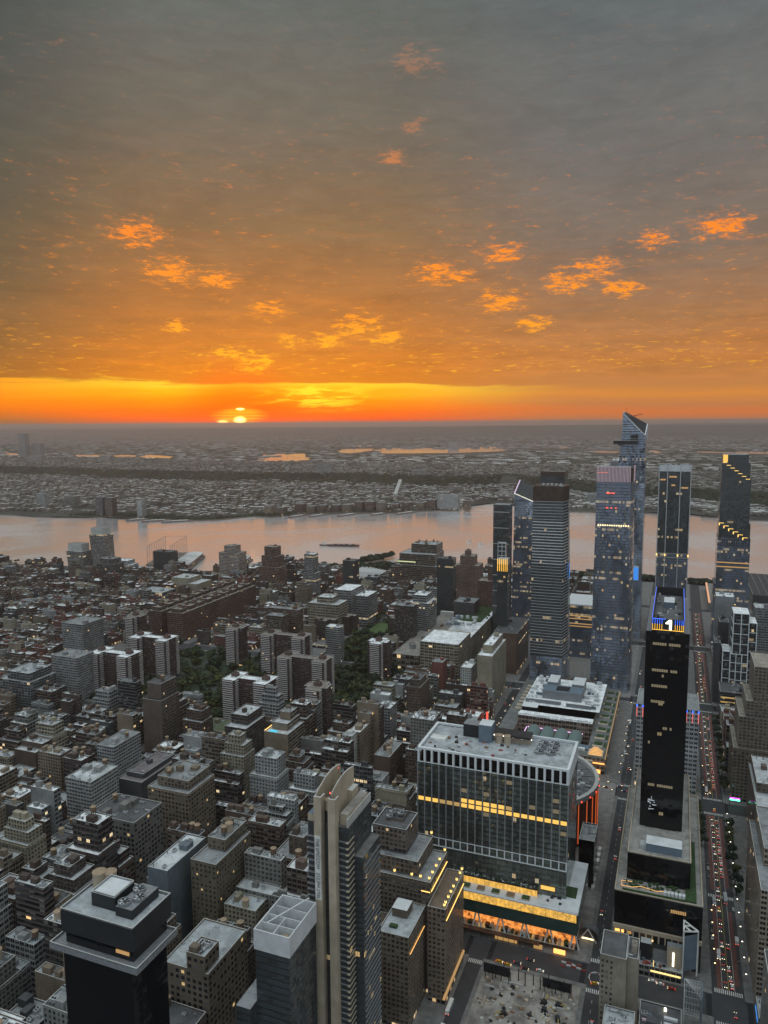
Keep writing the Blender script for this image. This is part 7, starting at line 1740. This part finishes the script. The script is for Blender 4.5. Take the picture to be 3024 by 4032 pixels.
for x, y, c_ in ((-104, 481, 'yellow'), (-98, 480, 'yellow'), (-92, 484, 'dark'), (-86, 480, 'black'), (-84, 490, 'dark'), (-76, 482, 'white')):
    v = vehicle('taxi' if c_ == 'yellow' else 'car', x, y, 1, c_, 'crossing in front of the cleared site'); v.rotation_euler = (0, 0, -1.571)
v = vehicle('taxi', -40, 483, 1, 'yellow', 'turning inside the oval of barriers'); v.rotation_euler = (0, 0, -1.2)
for y, k_, c_ in ((447, 'car', 'silver'), (440, 'taxi', 'yellow'), (433, 'car', 'white'), (426, 'taxi', 'yellow'), (419, 'car', 'silver'), (412, 'car', 'red')): vehicle(k_, -38 if c_ != 'red' else -35, y, -1, c_, 'queueing beside the cleared site')
vehicle('bus', -124.5, 428, 1, 'white', 'parked beneath the gold-lit hotel wall'); vehicle('van', -124, 410, 1, 'white', 'behind the bus beneath the gold-lit hotel')
for k in range(26):
    yy, x = q.choice([(760, q.uniform(-400, -50)), (1030, q.uniform(-400, -50)), (484, q.uniform(-320, -130)), (770, q.uniform(-60, 30))]); v = vehicle(q.choice(['car', 'car', 'taxi']), x, yy + q.uniform(-6, 6), 1, pick(), 'on a cross avenue between the blocks'); v.rotation_euler = (0, 0, 1.571)
for k in range(10): vehicle('car', -201 + q.choice([-2.5, 2.5]), 770 + k * 24, q.choice([-1, 1]), pick(), 'on the street left of the post office')
for x, y in ((-4, 499), (1, 498), (8, 496)): v = vehicle('car', x, y, 1, 'white' if x < 5 else 'red', 'crossing in front of the truss-cornered shops'); v.rotation_euler = (0, 0, 1.571)
# ------------------------------------------------------------------ street lamps and signs
def lamp_post(mb): mb.cyl(0, 0, .14, 0, 8.6, 'grey_metal', 6, r2=.08); mb.bar((0, 0, 8.5), (1.6, 0, 8.9), .06, 'grey_metal')
def lamp(x, y, lab, white=False, rz=0):
    e_ = empty('street_lamp', (x, y, .14), rz); link('post', shared('lamp_post', lamp_post), e_)
    link('lamp_head', shared(('lamp_head', white), lambda m_: m_.box(1.2, 2.1, -.28, .28, 8.75, 9.05, 'lamp_white' if white else 'lamp_warm')), e_)
    tag(e_, lab, 'street lamp', 'street lamps'); return e_
for k in range(14): lamp(55.5, 516 + k * 17, 'lamp in the near row on the right pavement of the wide avenue', True, math.pi)
for k in range(16): lamp(31 if k < 0 else 33.4, 520 + k * 15 if k < 5 else 790 + (k - 5) * 46, 'lamp on the left pavement of the wide avenue', False)
for k in range(12): lamp(-48, 790 + k * 21, 'lamp along the lit cornice side of the post office', False)
for k in range(12): lamp(-34, 800 + k * 40, 'lamp in front of the pale crowned block street', True, math.pi)
for k in range(12): lamp(-194.5, 790 + k * 21, 'lamp on the left flank street of the post office', False)
for x, y in ((-520, 1215), (-505, 1294), (-486, 1294), (-470, 1294), (-472, 1215), (-518, 1250)): lamp(x, y, 'bright floodlight around the playing field', True)
for x, y in ((-60, 752), (-52, 748), (-47, 755), (-66, 758), (-57, 764)): lamp(x, y, 'lamp in the bright cluster at the arena corner crossing', False)
for k in range(26):
    x, y = q.uniform(-820, -300), q.choice([778, 1028, 1052, 1300, 752]); lamp(x, y, 'scattered lamp along an avenue between the brick blocks', q.random() < .4)
for k in range(16):
    a = empty('cafe_lamp', (-572 + (k % 8) * 5.2, 1098 + (k // 8) * 14, 0)); tag(a, 'string lamp over the lit cafe terrace behind the balcony slabs', 'lamp', 'lamps over the cafe terrace'); o = MB(); o.cyl(0, 0, .08, 0, 4, 'grey_metal', 5); o.build('post', a); o = MB(); o.cyl(0, 0, .3, 4, 4.5, 'lamp_white', 6); o.build('lamp_head', a)
o = MB(); o.box(-12, 12, -3, 3, 0, 4, 'dark_metal', top='tan_concrete'); ob = o.build('cafe_pavilion'); ob.location = (-552, 1106, .17); tag(ob, 'low pavilion roof under the cafe string lamps', 'pavilion')
for x, y, z_, m_, lab in ((-207, 872, 14, 'led_red', 'tall red and yellow neon sign at the theatre corner'), (58, 770, 10, 'violet_sign', 'violet and green strip sign by the stepped tan hotel'), (-294, 1397, 6, 'lamp_warm_low', 'yellow lit sign left of the brown block behind the planted-roof building')):
    e_ = empty('neon_sign', (x, y, 0)); tag(e_, lab, 'sign')
    o = MB()
    if m_ == 'led_red': o.box(-1.2, 1.2, -.3, .3, 10, 22, 'led_red'); o.box(-1.2, 1.2, -.3, .3, 6, 9.98, 'gold_strip')
    elif m_ == 'violet_sign': o.box(0, 9, -.3, .3, 9, 10, 'violet_sign'); o.box(0, 9, -.3, .3, 7.4, 8.3, 'signal_green')
    else: o.box(-4, 4, -.3, .3, 19, 22, m_)
    o.build('lit_face', e_); o = MB(); o.box(-.2, .2, .32, .7, 0, 9, 'dark_metal'); o.build('support_post', e_)

# ------------------------------------------------------------------ trees
def crown_mesh(seed, m1='leaf_a', m2='leaf_b', n=190):
    def fn(mb):
        q_ = random.Random(seed); cl = [(q_.uniform(-2.6, 2.6), q_.uniform(-2.6, 2.6), q_.uniform(4.5, 9.2), q_.uniform(1.3, 2.4)) for _ in range(9)]
        for k in range(n):
            cx, cy, cz, r = cl[k % len(cl)]; d = Vector((q_.gauss(0, 1), q_.gauss(0, 1), q_.gauss(0, .8))).normalized() * r * q_.uniform(.75, 1.1)
            c = Vector((cx, cy, cz)) + d; nrm = (d.normalized() + Vector((q_.uniform(-.6, .6), q_.uniform(-.6, .6), q_.uniform(-.3, .7)))).normalized()
            u = nrm.cross(Vector((q_.uniform(-1, 1), q_.uniform(-1, 1), q_.uniform(-1, 1)))).normalized(); v = nrm.cross(u); s_ = q_.uniform(.55, 1.0)
            mb.quad(tuple(c - u * s_ - v * s_), tuple(c + u * s_ - v * s_), tuple(c + u * s_ + v * s_ * .8), tuple(c - u * s_ + v * s_), m2 if (k % len(cl)) % 3 == 0 else m1)
    return fn
def trunk(mb):
    mb.cyl(0, 0, .3, 0, 4.2, 'bark', 7, r2=.2)
    for a in range(4): mb.bar((0, 0, 3.6), (1.7 * math.cos(a * 1.6), 1.7 * math.sin(a * 1.6), 6.4), .1, 'bark')
q = random.Random(91); NTREE = 0
def tree(x, y, s_, lab, grp):
    global NTREE
    if not in_frame(x - 4, x + 4, y - 4, y + 4, 12, 5): return
    if not all(not (x > a - 3 and x < b + 3 and y > c - 3 and y < d + 3) for a, b, c, d in HERO): return
    e_ = empty('tree', (x, y, .15), q.uniform(0, 6.28)); s_ *= 1.55; e_.scale = (s_, s_, s_ * q.uniform(.75, .95))
    link('trunk', shared('trunk', trunk), e_); v = q.randrange(6); link('crown', shared(('crown', v), crown_mesh(v)), e_); tag(e_, lab, 'tree', grp); NTREE += 1
for k in range(62): tree(q.uniform(-436, -364), q.uniform(795, 960), q.uniform(.95, 1.45), 'leafy tree in the long avenue running up from the tan balcony slab', 'trees of the long tree avenue')
for k in range(46): tree(q.uniform(-440, -366), q.uniform(960, 1030), q.uniform(.95, 1.4), 'leafy tree between the white-roofed balcony slab and the depot', 'trees by the postal depot')
for k in range(56): tree(q.uniform(-590, -440), q.uniform(800, 1022), q.uniform(.9, 1.3), 'park tree growing among the tan-roofed balcony slabs', 'park trees among the slabs')
for k in range(58): tree(q.uniform(-820, -590), q.uniform(790, 1022), q.uniform(.9, 1.35), 'park tree along the curved road by the white-roofed slabs', 'park trees by the curved road')
for k in range(40):
    x, y = q.uniform(-518, -444), q.uniform(1058, 1296)
    if -517 < x < -472 and 1200 < y < 1292: continue
    tree(x, y, q.uniform(.9, 1.3), 'tree around the lit playing field', 'trees round the playing field')
for y in list(range(520, 745, 14)) + list(range(800, 1010, 22)): tree(31 if y < 760 else 54.6, y, q.uniform(.55, .8), 'small street tree on the pavement of the wide avenue', 'street trees of the wide avenue')
for y in range(620, 740, 15): tree(54.8, y, .7, 'small street tree on the right pavement of the wide avenue', 'street trees of the wide avenue')
print('trees', NTREE)
# riverside and courtyard greenery that reads as one mass
def mass(name, lab, spots, r0, r1, seed):
    mb = MB(); q_ = random.Random(seed)
    for x, y in spots:
        r = q_.uniform(r0, r1)
        for k in range(26):
            d = Vector((q_.gauss(0, 1), q_.gauss(0, 1), abs(q_.gauss(0, .9)))).normalized() * r * q_.uniform(.7, 1.05); c = Vector((x, y, r * .7)) + d; nrm = (d.normalized() + Vector((q_.uniform(-.6, .6), q_.uniform(-.6, .6), .2))).normalized()
            u = nrm.cross(Vector((q_.uniform(-1, 1), q_.uniform(-1, 1), 1))).normalized(); v = nrm.cross(u); s_ = r * .33
            mb.quad(tuple(c - u * s_ - v * s_), tuple(c + u * s_ - v * s_), tuple(c + u * s_ + v * s_), tuple(c - u * s_ + v * s_), 'leaf_a' if k % 3 else 'leaf_b')
    o = mb.build(name, kind='stuff'); tag(o, lab, 'trees'); return o
sp_ = []
for k in range(420):
    x = q.uniform(-1000, -640); sp_.append((x, shore_y(x) - q.uniform(12, 70)))
for k in range(90): x = q.uniform(-790, -740); sp_.append((x, 1830 + (x + 790) * 1.9 + q.uniform(-5, 45)))
for k in range(260): x = q.uniform(-330, 130); sp_.append((x, shore_y(x) - q.uniform(4, 26)))
mass('riverside_trees', 'dark belt of park trees along the near river bank', sp_, 5, 9, 6)
sp_ = []
for k in range(900):
    ave = q.choice([7, 8, 9, 10]); n_ = q.randrange(8, 32); x = (street(n_) + street(n_ + 1)) / 2 + q.uniform(-4, 4); y = q.uniform(AV[ave] + 30, AV[ave + 1] - 30)
    if y > 765 and in_frame(x, x, y, y, 12, 0) and clear(x - 3, x + 3, y - 3, y + 3): sp_.append((x, y))
    x = street(n_) + q.choice([-6.5, 6.5])
    if y > 765 and in_frame(x, x, y, y, 12, 0) and clear(x - 3, x + 3, y - 3, y + 3): sp_.append((x, y))
mass('backyard_trees', 'street and back-garden trees between the western terraces', sp_, 3, 5, 8)

sp_ = []
for k in range(1500):
    x, y = q.choice([(q.uniform(-828, -590), q.uniform(786, 1022)), (q.uniform(-590, -440), q.uniform(786, 1022)), (q.uniform(-440, -362), q.uniform(786, 1035)), (q.uniform(-520, -444), q.uniform(1056, 1297))])
    if -517 < x < -472 and 1200 < y < 1292: continue
    if abs(x + 425) < 14 and 895 < y < 1000: continue
    if abs((x - street(24) + 40.3) % 80.6 - 40.3) < 6 and x < -450 and y < 1030: continue
    if clear(x - 4, x + 4, y - 4, y + 4) or all(not (a < x < b and c < y < d) for a, b, c, d in HERO) and in_frame(x, x, y, y, 8, 0): sp_.append((x, y))
mass('park_undergrowth', 'dark leafy undergrowth filling the park between the balcony slabs', sp_, 3.2, 5.5, 9)

# ------------------------------------------------------------------ piers, boats, the far shore
mb = MB()
mb.prism([(-800, 1850), (-778, 1812), (-742, 1900), (-768, 1965)], -3, 1.2, 'pier_deck'); ob = mb.build('pier'); tag(ob, 'leafy finger pier reaching into the river beside the freight sheds', 'pier')
for k, (x, y, w_, L_, a_, lab) in enumerate(((-1190, 1590, 44, 210, .40, 'long roofed pier shed left of the bronze-cored tower'), (-1062, 1640, 30, 150, .3, 'second roofed pier shed behind the bronze-cored tower'))):
    e_ = empty('pier_shed', (x, y, 0), a_); tag(e_, lab, 'pier shed', 'roofed sport piers')
    o = MB(); o.box(-w_ / 2 - 4, w_ / 2 + 4, 0, L_, -3, 1.4, 'pier_deck'); o.build('deck', e_); o = MB(); o.walls(-w_ / 2, w_ / 2, 12, L_ - 10, 1.42, 11, 'loft', 6, 5); o.build('shed_wall', e_, color=(.17, .10, .085))
    o = MB(); o.prism([(-w_ / 2 - 1, 11), (0, 11), (0, L_ - 9), (-w_ / 2 - 1, L_ - 9)], 11, 12, 'far_roof', topz=[11.5, 15, 15, 11.5]); o.prism([(.01, 11), (w_ / 2 + 1, 11), (w_ / 2 + 1, L_ - 9), (.01, L_ - 9)], 11, 12, 'far_roof', topz=[15, 11.5, 11.5, 15]); o.build('roof', e_)
e_ = empty('driving_range_net', (-1290, 1640, 0), .38); tag(e_, 'tall see-through frame of driving-range nets on a pier', 'net frame')
for k in range(9):
    for sx in (-30, 32):
        o = MB(); o.bar((sx, k * 22, 0), (sx, k * 22, 50), .45, 'grey_metal'); o.build('net_mast', e_)
o = MB()
for sx in (-30, 32): o.bar((sx, 0, 50), (sx, 176, 50), .3, 'grey_metal'); o.bar((sx, 0, 25), (sx, 176, 25), .15, 'grey_metal')
o.bar((-30, 176, 50), (32, 176, 50), .3, 'grey_metal'); o.bar((-30, 0, 8), (32, 0, 8), .3, 'grey_metal'); o.build('net_rope', e_)
o = MB(); o.box(-34, 36, -4, 182, -3, 1.2, 'pier_deck'); o.build('deck', e_)
def boat_hull(mb):
    mb.prism([(-2.2, -11), (2.2, -11), (2.4, 4), (0, 12), (-2.4, 4)], 0, 2.4, 'boat_white'); mb.box(-1.8, 1.8, -8, 4, 2.42, 4.6, 'boat_white'); mb.box(-1.4, 1.4, -6, 1, 4.62, 6.2, 'boat_white'); mb.box(-1.85, 1.85, -7, 3, 3.2, 3.9, 'car_glass')
for k, (x, y, s_, r_) in enumerate(((-1128, 1668, 1.3, .3), (-1034, 1740, 1.5, .35), (-1030, 1772, 1.6, .35), (-1026, 1708, 1.4, .3), (-1024, 1800, 1.4, .3), (-1046, 1690, 1.1, .3))):
    o = link('yacht', shared('yacht', boat_hull), loc=(x, y, -1.9)); o.scale = (s_, s_, s_); o.rotation_euler = (0, 0, r_); tag(o, 'white motor yacht moored beside the roofed pier shed', 'yacht', 'white yachts at the sport piers')
for k, (x, y) in enumerate(((-455, 1990), (-440, 1975), (-452, 1962), (-610, 2300), (-1000, 2700), (-330, 3060), (-240, 2900), (-560, 2250))):
    o = link('motor_boat', shared('yacht', boat_hull), loc=(x, y, -1.9)); o.scale = (.6,) * 3 if k < 3 else (.9,) * 3; o.rotation_euler = (0, 0, k * .8); tag(o, 'tiny boat out on the open river' if k > 2 else 'small boat moored off the near river bank', 'boat', 'small boats on the river')
# tug and barge
e_ = empty('barge', (-955, 2093, -2), -1.33); tag(e_, 'long dark barge loaded with low cargo on the river', 'barge')
o = MB(); o.prism([(-8, -45), (8, -45), (9, -38), (9, 42), (5, 52), (-5, 52), (-9, 42), (-9, -38)], 0, 3, 'hull'); o.build('hull', e_)
for k in range(8):
    o = MB(); o.box(-6.5, 6.5, -34 + k * 9, -27 + k * 9, 3.02, 4.6 + (k % 3) * .5, 'brown_metal' if k % 2 else 'grey_metal'); o.box(-4, 4, -33 + k * 9, -28 + k * 9, 5.7, 5.9, 'light_metal') if k % 3 == 2 else None; o.build('cargo_hatch', e_)
o = MB(); o.cyl(0, 47, .2, 3, 9, 'grey_metal', 6); o.build('mast', e_)
e_ = empty('tug_boat', (-1011, 2080, -2), -1.33); tag(e_, 'white and dark tug boat pushing the long barge', 'tug')
o = MB(); o.prism([(-5, -14), (5, -14), (5.5, 8), (3, 14), (-3, 14), (-5.5, 8)], 0, 3, 'hull'); o.build('hull', e_)
o = MB(); o.box(-3.5, 3.5, -6, 7, 3.02, 6, 'boat_white'); o.box(-2.4, 2.4, -1, 5, 6.02, 9.5, 'boat_white'); o.box(-2.45, 2.45, 5.01, 5.1, 7, 9, 'car_glass'); o.build('wheelhouse', e_); o = MB(); o.cyl(0, -3, .7, 6, 10, 'dark_metal', 8); o.build('funnel', e_)
# freight sheds with white roofs by the leafy pier
for k in range(9):
    x0 = -752 + k * 10; o = MB(); o.walls(0, 9, 0, 150 - k * 5, 0, 9, 'loft', 6, 9); o.prism([(0, 0), (4.5, 0), (4.5, 150 - k * 5), (0, 150 - k * 5)], 9, 9.5, 'far_roof', topz=[9.1, 11.5, 11.5, 9.1]); o.prism([(4.52, 0), (9, 0), (9, 150 - k * 5), (4.52, 150 - k * 5)], 9, 9.5, 'far_roof', topz=[11.5, 9.1, 9.1, 11.5])
    ob = o.build('freight_shed', color=(.3, .29, .27)); ob.location = (x0, 1606, 0); tag(ob, 'one of the parallel white-roofed sheds before the leafy pier', 'shed', 'parallel riverside sheds')

# far shore piers, blocks and towers
fw = ['tan brick', 'brown brick', 'pale grey', 'grey stone', 'dark brick']
for k, (x, y, a_, L_) in enumerate(((-1420, 2745, -.28, 95), (-1350, 2790, -.3, 95), (-1240, 2855, -.32, 110), (-1130, 2905, -.34, 90), (-1030, 2990, -.36, 120), (-1960, 2440, -.6, 90), (-1860, 2440, -.7, 110), (-1760, 2450, -.8, 120))):
    o = MB(); o.box(-9, 9, -L_, 0, -4, 1.6, 'pier_deck'); o.box(-5, 5, -L_ + 10, -20, 1.62, 3.2, 'far_roof'); ob = o.build('pier'); ob.location = (x, y + 6, 0); ob.rotation_euler = (0, 0, a_); tag(ob, 'finger pier sticking out from the far river bank', 'pier', 'finger piers of the far bank')
q = random.Random(17)
def farb(x, y, w_, d_, h, wl, lab, cat='apartment building', nm='apartment_block', grp='blocks along the far river bank', rf_='grey', fac='paired'):
    z0 = land(x, y); o = MB(); o.walls(-w_ / 2, w_ / 2, 0, d_, -1, h, fac, 4.2, 3.4); root = o.build(nm, color=WALLC[wl]); root.location = (x, y, z0)
    o = MB(); o.quad((-w_ / 2, 0, h), (w_ / 2, 0, h), (w_ / 2, d_, h), (-w_ / 2, d_, h), 'roofing'); o.box(-3, 3, d_ * .3, d_ * .3 + 6, h, h + 3.5, 'flat', top='roofing'); o.build('roof', root, color=ROOFC[rf_]); tag(root, lab, cat, grp); return root
for k in range(16):
    x = -1560 + k * 44; farb(x, far_y(x) + 36 + q.uniform(0, 25), 34, 44, q.uniform(26, 42), 'brown brick' if k % 3 else 'tan brick', 'brown waterfront block facing the far finger piers')
for x, y, w_, h, wl, lab in ((-920, 3165, 95, 62, 'pale grey', 'broad pale apartment block at the tip of the far bank'), (-835, 3160, 26, 40, 'brown brick', 'lower brown block right of the broad pale far one')): farb(x, y - 60, w_, 36, h, wl, lab)
for x, y, w_, h, wl, lab in ((-2205, 2440, 38, 78, 'dark grey', 'dark twin slab on the far left bank, left half'), (-2160, 2444, 36, 76, 'dark brick', 'dark twin slab on the far left bank, right half'), (-2010, 2450, 24, 70, 'pale grey', 'single pale striped tower on the far left bank'),
                             (-2680, 2600, 50, 66, 'pale grey', 'hazy pale tower at the far left across the river'), (-2900, 2500, 46, 80, 'blue grey', 'hazy glass tower at the far left edge across the river'), (-2560, 2650, 60, 52, 'grey stone', 'hazy broad block at the far left across the river')): farb(x, y, w_, 30, h, wl, lab)
for x, y, w_, h, lab in ((-560, 3400, 40, 40, 'grey twin block beside the far cove, left one'), (-500, 3410, 36, 44, 'grey twin block beside the far cove, right one')): farb(x, y, w_, 36, h, 'blue grey', lab)
farb(-2145, 4420, 110, 24, 62, 'pale grey', 'pale striped slab tower standing alone on the far ridge', fac='paired')
for k, (x, y, w_, h) in enumerate(((-6080, 5700, 90, 240), (-5960, 5760, 110, 140), (-3060, 10600, 150, 80), (-7300, 5200, 200, 90), (-5200, 5000, 160, 60), (-4700, 5300, 120, 55), (-350, 3500, 60, 44), (-1480, 4380, 90, 34), (-8900, 6300, 260, 130))):
    farb(x, y, w_, 60, h, 'pale grey', ['tallest hazy tower on the far left skyline', 'lower companion of the tallest far-left tower', 'lone dark square block beyond the marsh waters', 'hazy block low on the left skyline', 'pale hazy block on the left plateau', 'small hazy block on the left plateau', 'blue-grey warehouse by the far right bank', 'long brick block on the crest of the ridge', 'wide hazy block near the left horizon'][k], grp='towers beyond the river')  # pale wall colour paints in the haze that softens the far-left tower
e_ = empty('viaduct', (-1330, 3560, 0), .30); tag(e_, 'pale straight viaduct climbing the far ridge', 'viaduct')
o = MB(); o.prism([(-9, -120), (9, -120), (9, 560), (-9, 560)], 10, 12, 'coping', topz=[6, 6, 46, 46]); o.build('deck', e_); o = MB()
for k in range(12): o.box(-7, 7, -100 + k * 52, -96 + k * 52, 0, 6 + k * 3.2, 'pier_deck')
o.build('pillars', e_)
o = MB()
for k in range(24): o.box(-8 + (k % 2) * 15, -7.4 + (k % 2) * 15, -110 + k * 28, -108.5 + k * 28, 8 + k * 1.65, 16 + k * 1.65, 'lamp_warm_low')
# countless small roofs and trees of the far towns
def town(name, lab, n, fx, seed, w0, w1, h0, h1, cat='houses'):
    mb = MB(); q_ = random.Random(seed)
    for k in range(n):
        x, y = fx(q_)
        z0 = land(x, y) if y < 9500 else 1; a_, b_, h_ = q_.uniform(w0, w1), q_.uniform(w0, w1), q_.uniform(h0, h1)
        if q_.random() < .06: a_ *= 2.6; h_ *= 1.5
        x1, y1, z1 = x + a_, y + b_, z0 + h_; z0 -= 3
        mb.quad((x, y, z0), (x1, y, z0), (x1, y, z1), (x, y, z1), 'far_wall'); mb.quad((x1, y, z0), (x1, y1, z0), (x1, y1, z1), (x1, y, z1), 'far_wall'); mb.quad((x, y, z1), (x1, y, z1), (x1, y1, z1), (x, y1, z1), 'far_roof')
    o = mb.build(name, kind='stuff'); tag(o, lab, cat)
def fa(q_):
    x = q_.uniform(-5600, 500)
    a, b = far_y(x) + 75, cliff_y(x) - 90
    y = a + (max(b, a + 50) - a) * q_.random(); return x, round(y / 62) * 62 + q_.uniform(-17, 17)
town('shore_houses', 'dense low houses and flats between the far bank and the ridge', 7600, fa, 1, 9, 24, 8, 17)
def fb(q_):
    x = q_.uniform(-7600, 900); y = cliff_y(x) + q_.uniform(110, 1500); return x, round(y / 66) * 66 + q_.uniform(-20, 20)
town('ridge_houses', 'dense small houses on the plateau behind the ridge', 9000, fb, 2, 8, 20, 6, 12)
def inside(P, x, y):
    r_ = False
    for i in range(len(P)):
        (a, b), (c, d) = P[i], P[i - 1]
        if (b > y) != (d > y) and x < (c - a) * (y - b) / (d - b) + a: r_ = not r_
    return r_
def dry(x, y):
    # nothing stands in the water, nor so close in front that it would hide it
    return not any(inside(P, x, y) or inside(P, x * 1.045, y * 1.045) or inside(P, x * 1.09, y * 1.09) for P in MARSH)
def fc_(q_):
    while True:
        y = 5900 + 10500 * q_.random() ** 1.3; x = q_.uniform(-y * 1.15, y * .13)
        if dry(x, y): return x, y
town('marsh_sheds', 'scattered pale warehouse roofs across the flat land beyond the ridge', 3400, fc_, 3, 25, 120, 6, 12, 'warehouses')
def fd(q_):
    y = 10000 + 9500 * q_.random(); return q_.uniform(-y * 1.15, y * .12), y
town('horizon_towns', 'faint specks of towns before the horizon hills', 3600, fd, 4, 30, 120, 8, 26)
mb = MB(); q = random.Random(8)
def clump(x, y, z0, r):
    P = [(x + r * math.cos(t) * q.uniform(.7, 1.25), y + r * math.sin(t) * q.uniform(.7, 1.25)) for t in (0, .9, 1.8, 2.7, 3.6, 4.5, 5.4)]; hh = r * q.uniform(.35, .7) if r < 40 else 11
    Q_ = [(x + (a - x) * .6, y + (b - y) * .6) for a, b in P]
    for i in range(7): j = (i + 1) % 7; mb.quad((*P[i], z0 - 2), (*P[j], z0 - 2), (*Q_[j], z0 + hh), (*Q_[i], z0 + hh), 'far_tree')
    mb.ngon([(*a, z0 + hh) for a in Q_], 'far_tree')
for k in range(3800):
    x = q.uniform(-5200, 900); y = cliff_y(x) + q.gauss(25, 42); clump(x, y, land(x, y), q.uniform(9, 17))
for k in range(3000):
    x, y = fb(q); clump(x, y, land(x, y), q.uniform(6, 13))
for k in range(1700):
    x, y = fa(q); clump(x, y, 1, q.uniform(6, 11))
for k in range(500):
    x = q.uniform(-2350, -1480); clump(x, far_y(x) + q.uniform(12, 90), 1, q.uniform(7, 12))
for k in range(2200):
    x, y = fc_(q); clump(x, y, land(x, y), q.uniform(25, 90))
o = mb.build('far_trees', kind='stuff'); tag(o, 'dark tree belts of the ridge and far towns', 'trees')
mb = MB(); q = random.Random(10)
for k in range(170):
    x, y = (fa if k < 60 else fb if k < 110 else fc_)(q); z0 = land(x, y) + 14; s_ = .5 + y / 6500; mb.box(x - s_, x + s_, y - s_, y + s_, z0, z0 + s_ * 1.3, 'far_light_warm' if k % 3 else 'far_light_white', bottom=False)

o = mb.build('distant_lamps', kind='stuff'); tag(o, 'pinpoint lamps scattered over the far towns', 'lights')

# ------------------------------------------------------------------ the evening air

# things the photograph shows nothing of (behind towers or outside the frame) are left out
gone = []
for part_ in '''rubble_pile:001,006,009,015,017,029,037,045,047,063,068,071,073,080,089,092,100,104,108,114,115;foundation_stub:010,013,021;traffic_barrier:009,010,020,023;car:111,112,113,137,138,139,140,143,144,145,147,149,150,151,152,154,155,156,157,158;city_bus:002;taxi:011,012,013,014,016,017,018,019,020,021,022,024;street_lamp:007,023,024,027,029,033,038,039,041,043,044,045,046,047,048,049,050,051,052,053,054,055,056,057,059,060,063,064,065,066,067,068,069,070,071,074,075,077,078,079,080,081,083,084,085,086,087,088,089,090,091,092,094,095,096,097,098,099,100,101,102;cafe_lamp:-,001,002,003,005,006,007,008,009,011,012,013,014,015;neon_sign:002;tree:-,006,007,011,012,013,015,017,020,022,030,033,034,035,039,045,047,055,065,069,070,079,082,083,084,085,087,088,090,092,094,098,099,100,101,102,105,106,107,109,113,114,115,117,118,119,120,121,122,123,126,127,128,129,130,131,133,136,138,139,141,148,149,152,156,157,158,162,168,171,172,179,180,181,182,187,192,195;yacht:-,002,003,004,005;motor_boat:-,001,002,006;apartment_block:014,015,022,024,025,030,035'''.split(';'):
    a_, b_ = part_.split(':')
    for c_ in b_.split(','):
        o = bpy.data.objects.get(a_ if c_ == '-' else a_ + '.' + c_)
        if o: gone.append(o)
kids = {}
for o in bpy.data.objects:
    if o.parent: kids.setdefault(o.parent.name, []).append(o)
def wipe(o, out):
    for c_ in kids.get(o.name, []): wipe(c_, out)
    out.append(o)
out = []
for o in gone: wipe(o, out)
for o in out: bpy.data.objects.remove(o)
#ENDHIDE
m = bpy.data.materials.new('air'); m.use_nodes = True; t = NT(m.node_tree); t.n.clear()
pv = t.new('ShaderNodeVolumePrincipled'); pv.inputs['Color'].default_value = (0.88, 0.90, 0.94, 1); pv.inputs['Density'].default_value = 0.000052; pv.inputs['Anisotropy'].default_value = 0.62
o_ = t.new('ShaderNodeOutputMaterial'); t.l.new(pv.outputs[0], o_.inputs['Volume']); MATS['air'] = m
mb = MB(); mb.box(-62000, 32000, -8000, 62000, -7, 399.5, 'air'); o = mb.build('haze', kind='stuff'); tag(o, 'grey-brown evening haze lying over city and river', 'haze')
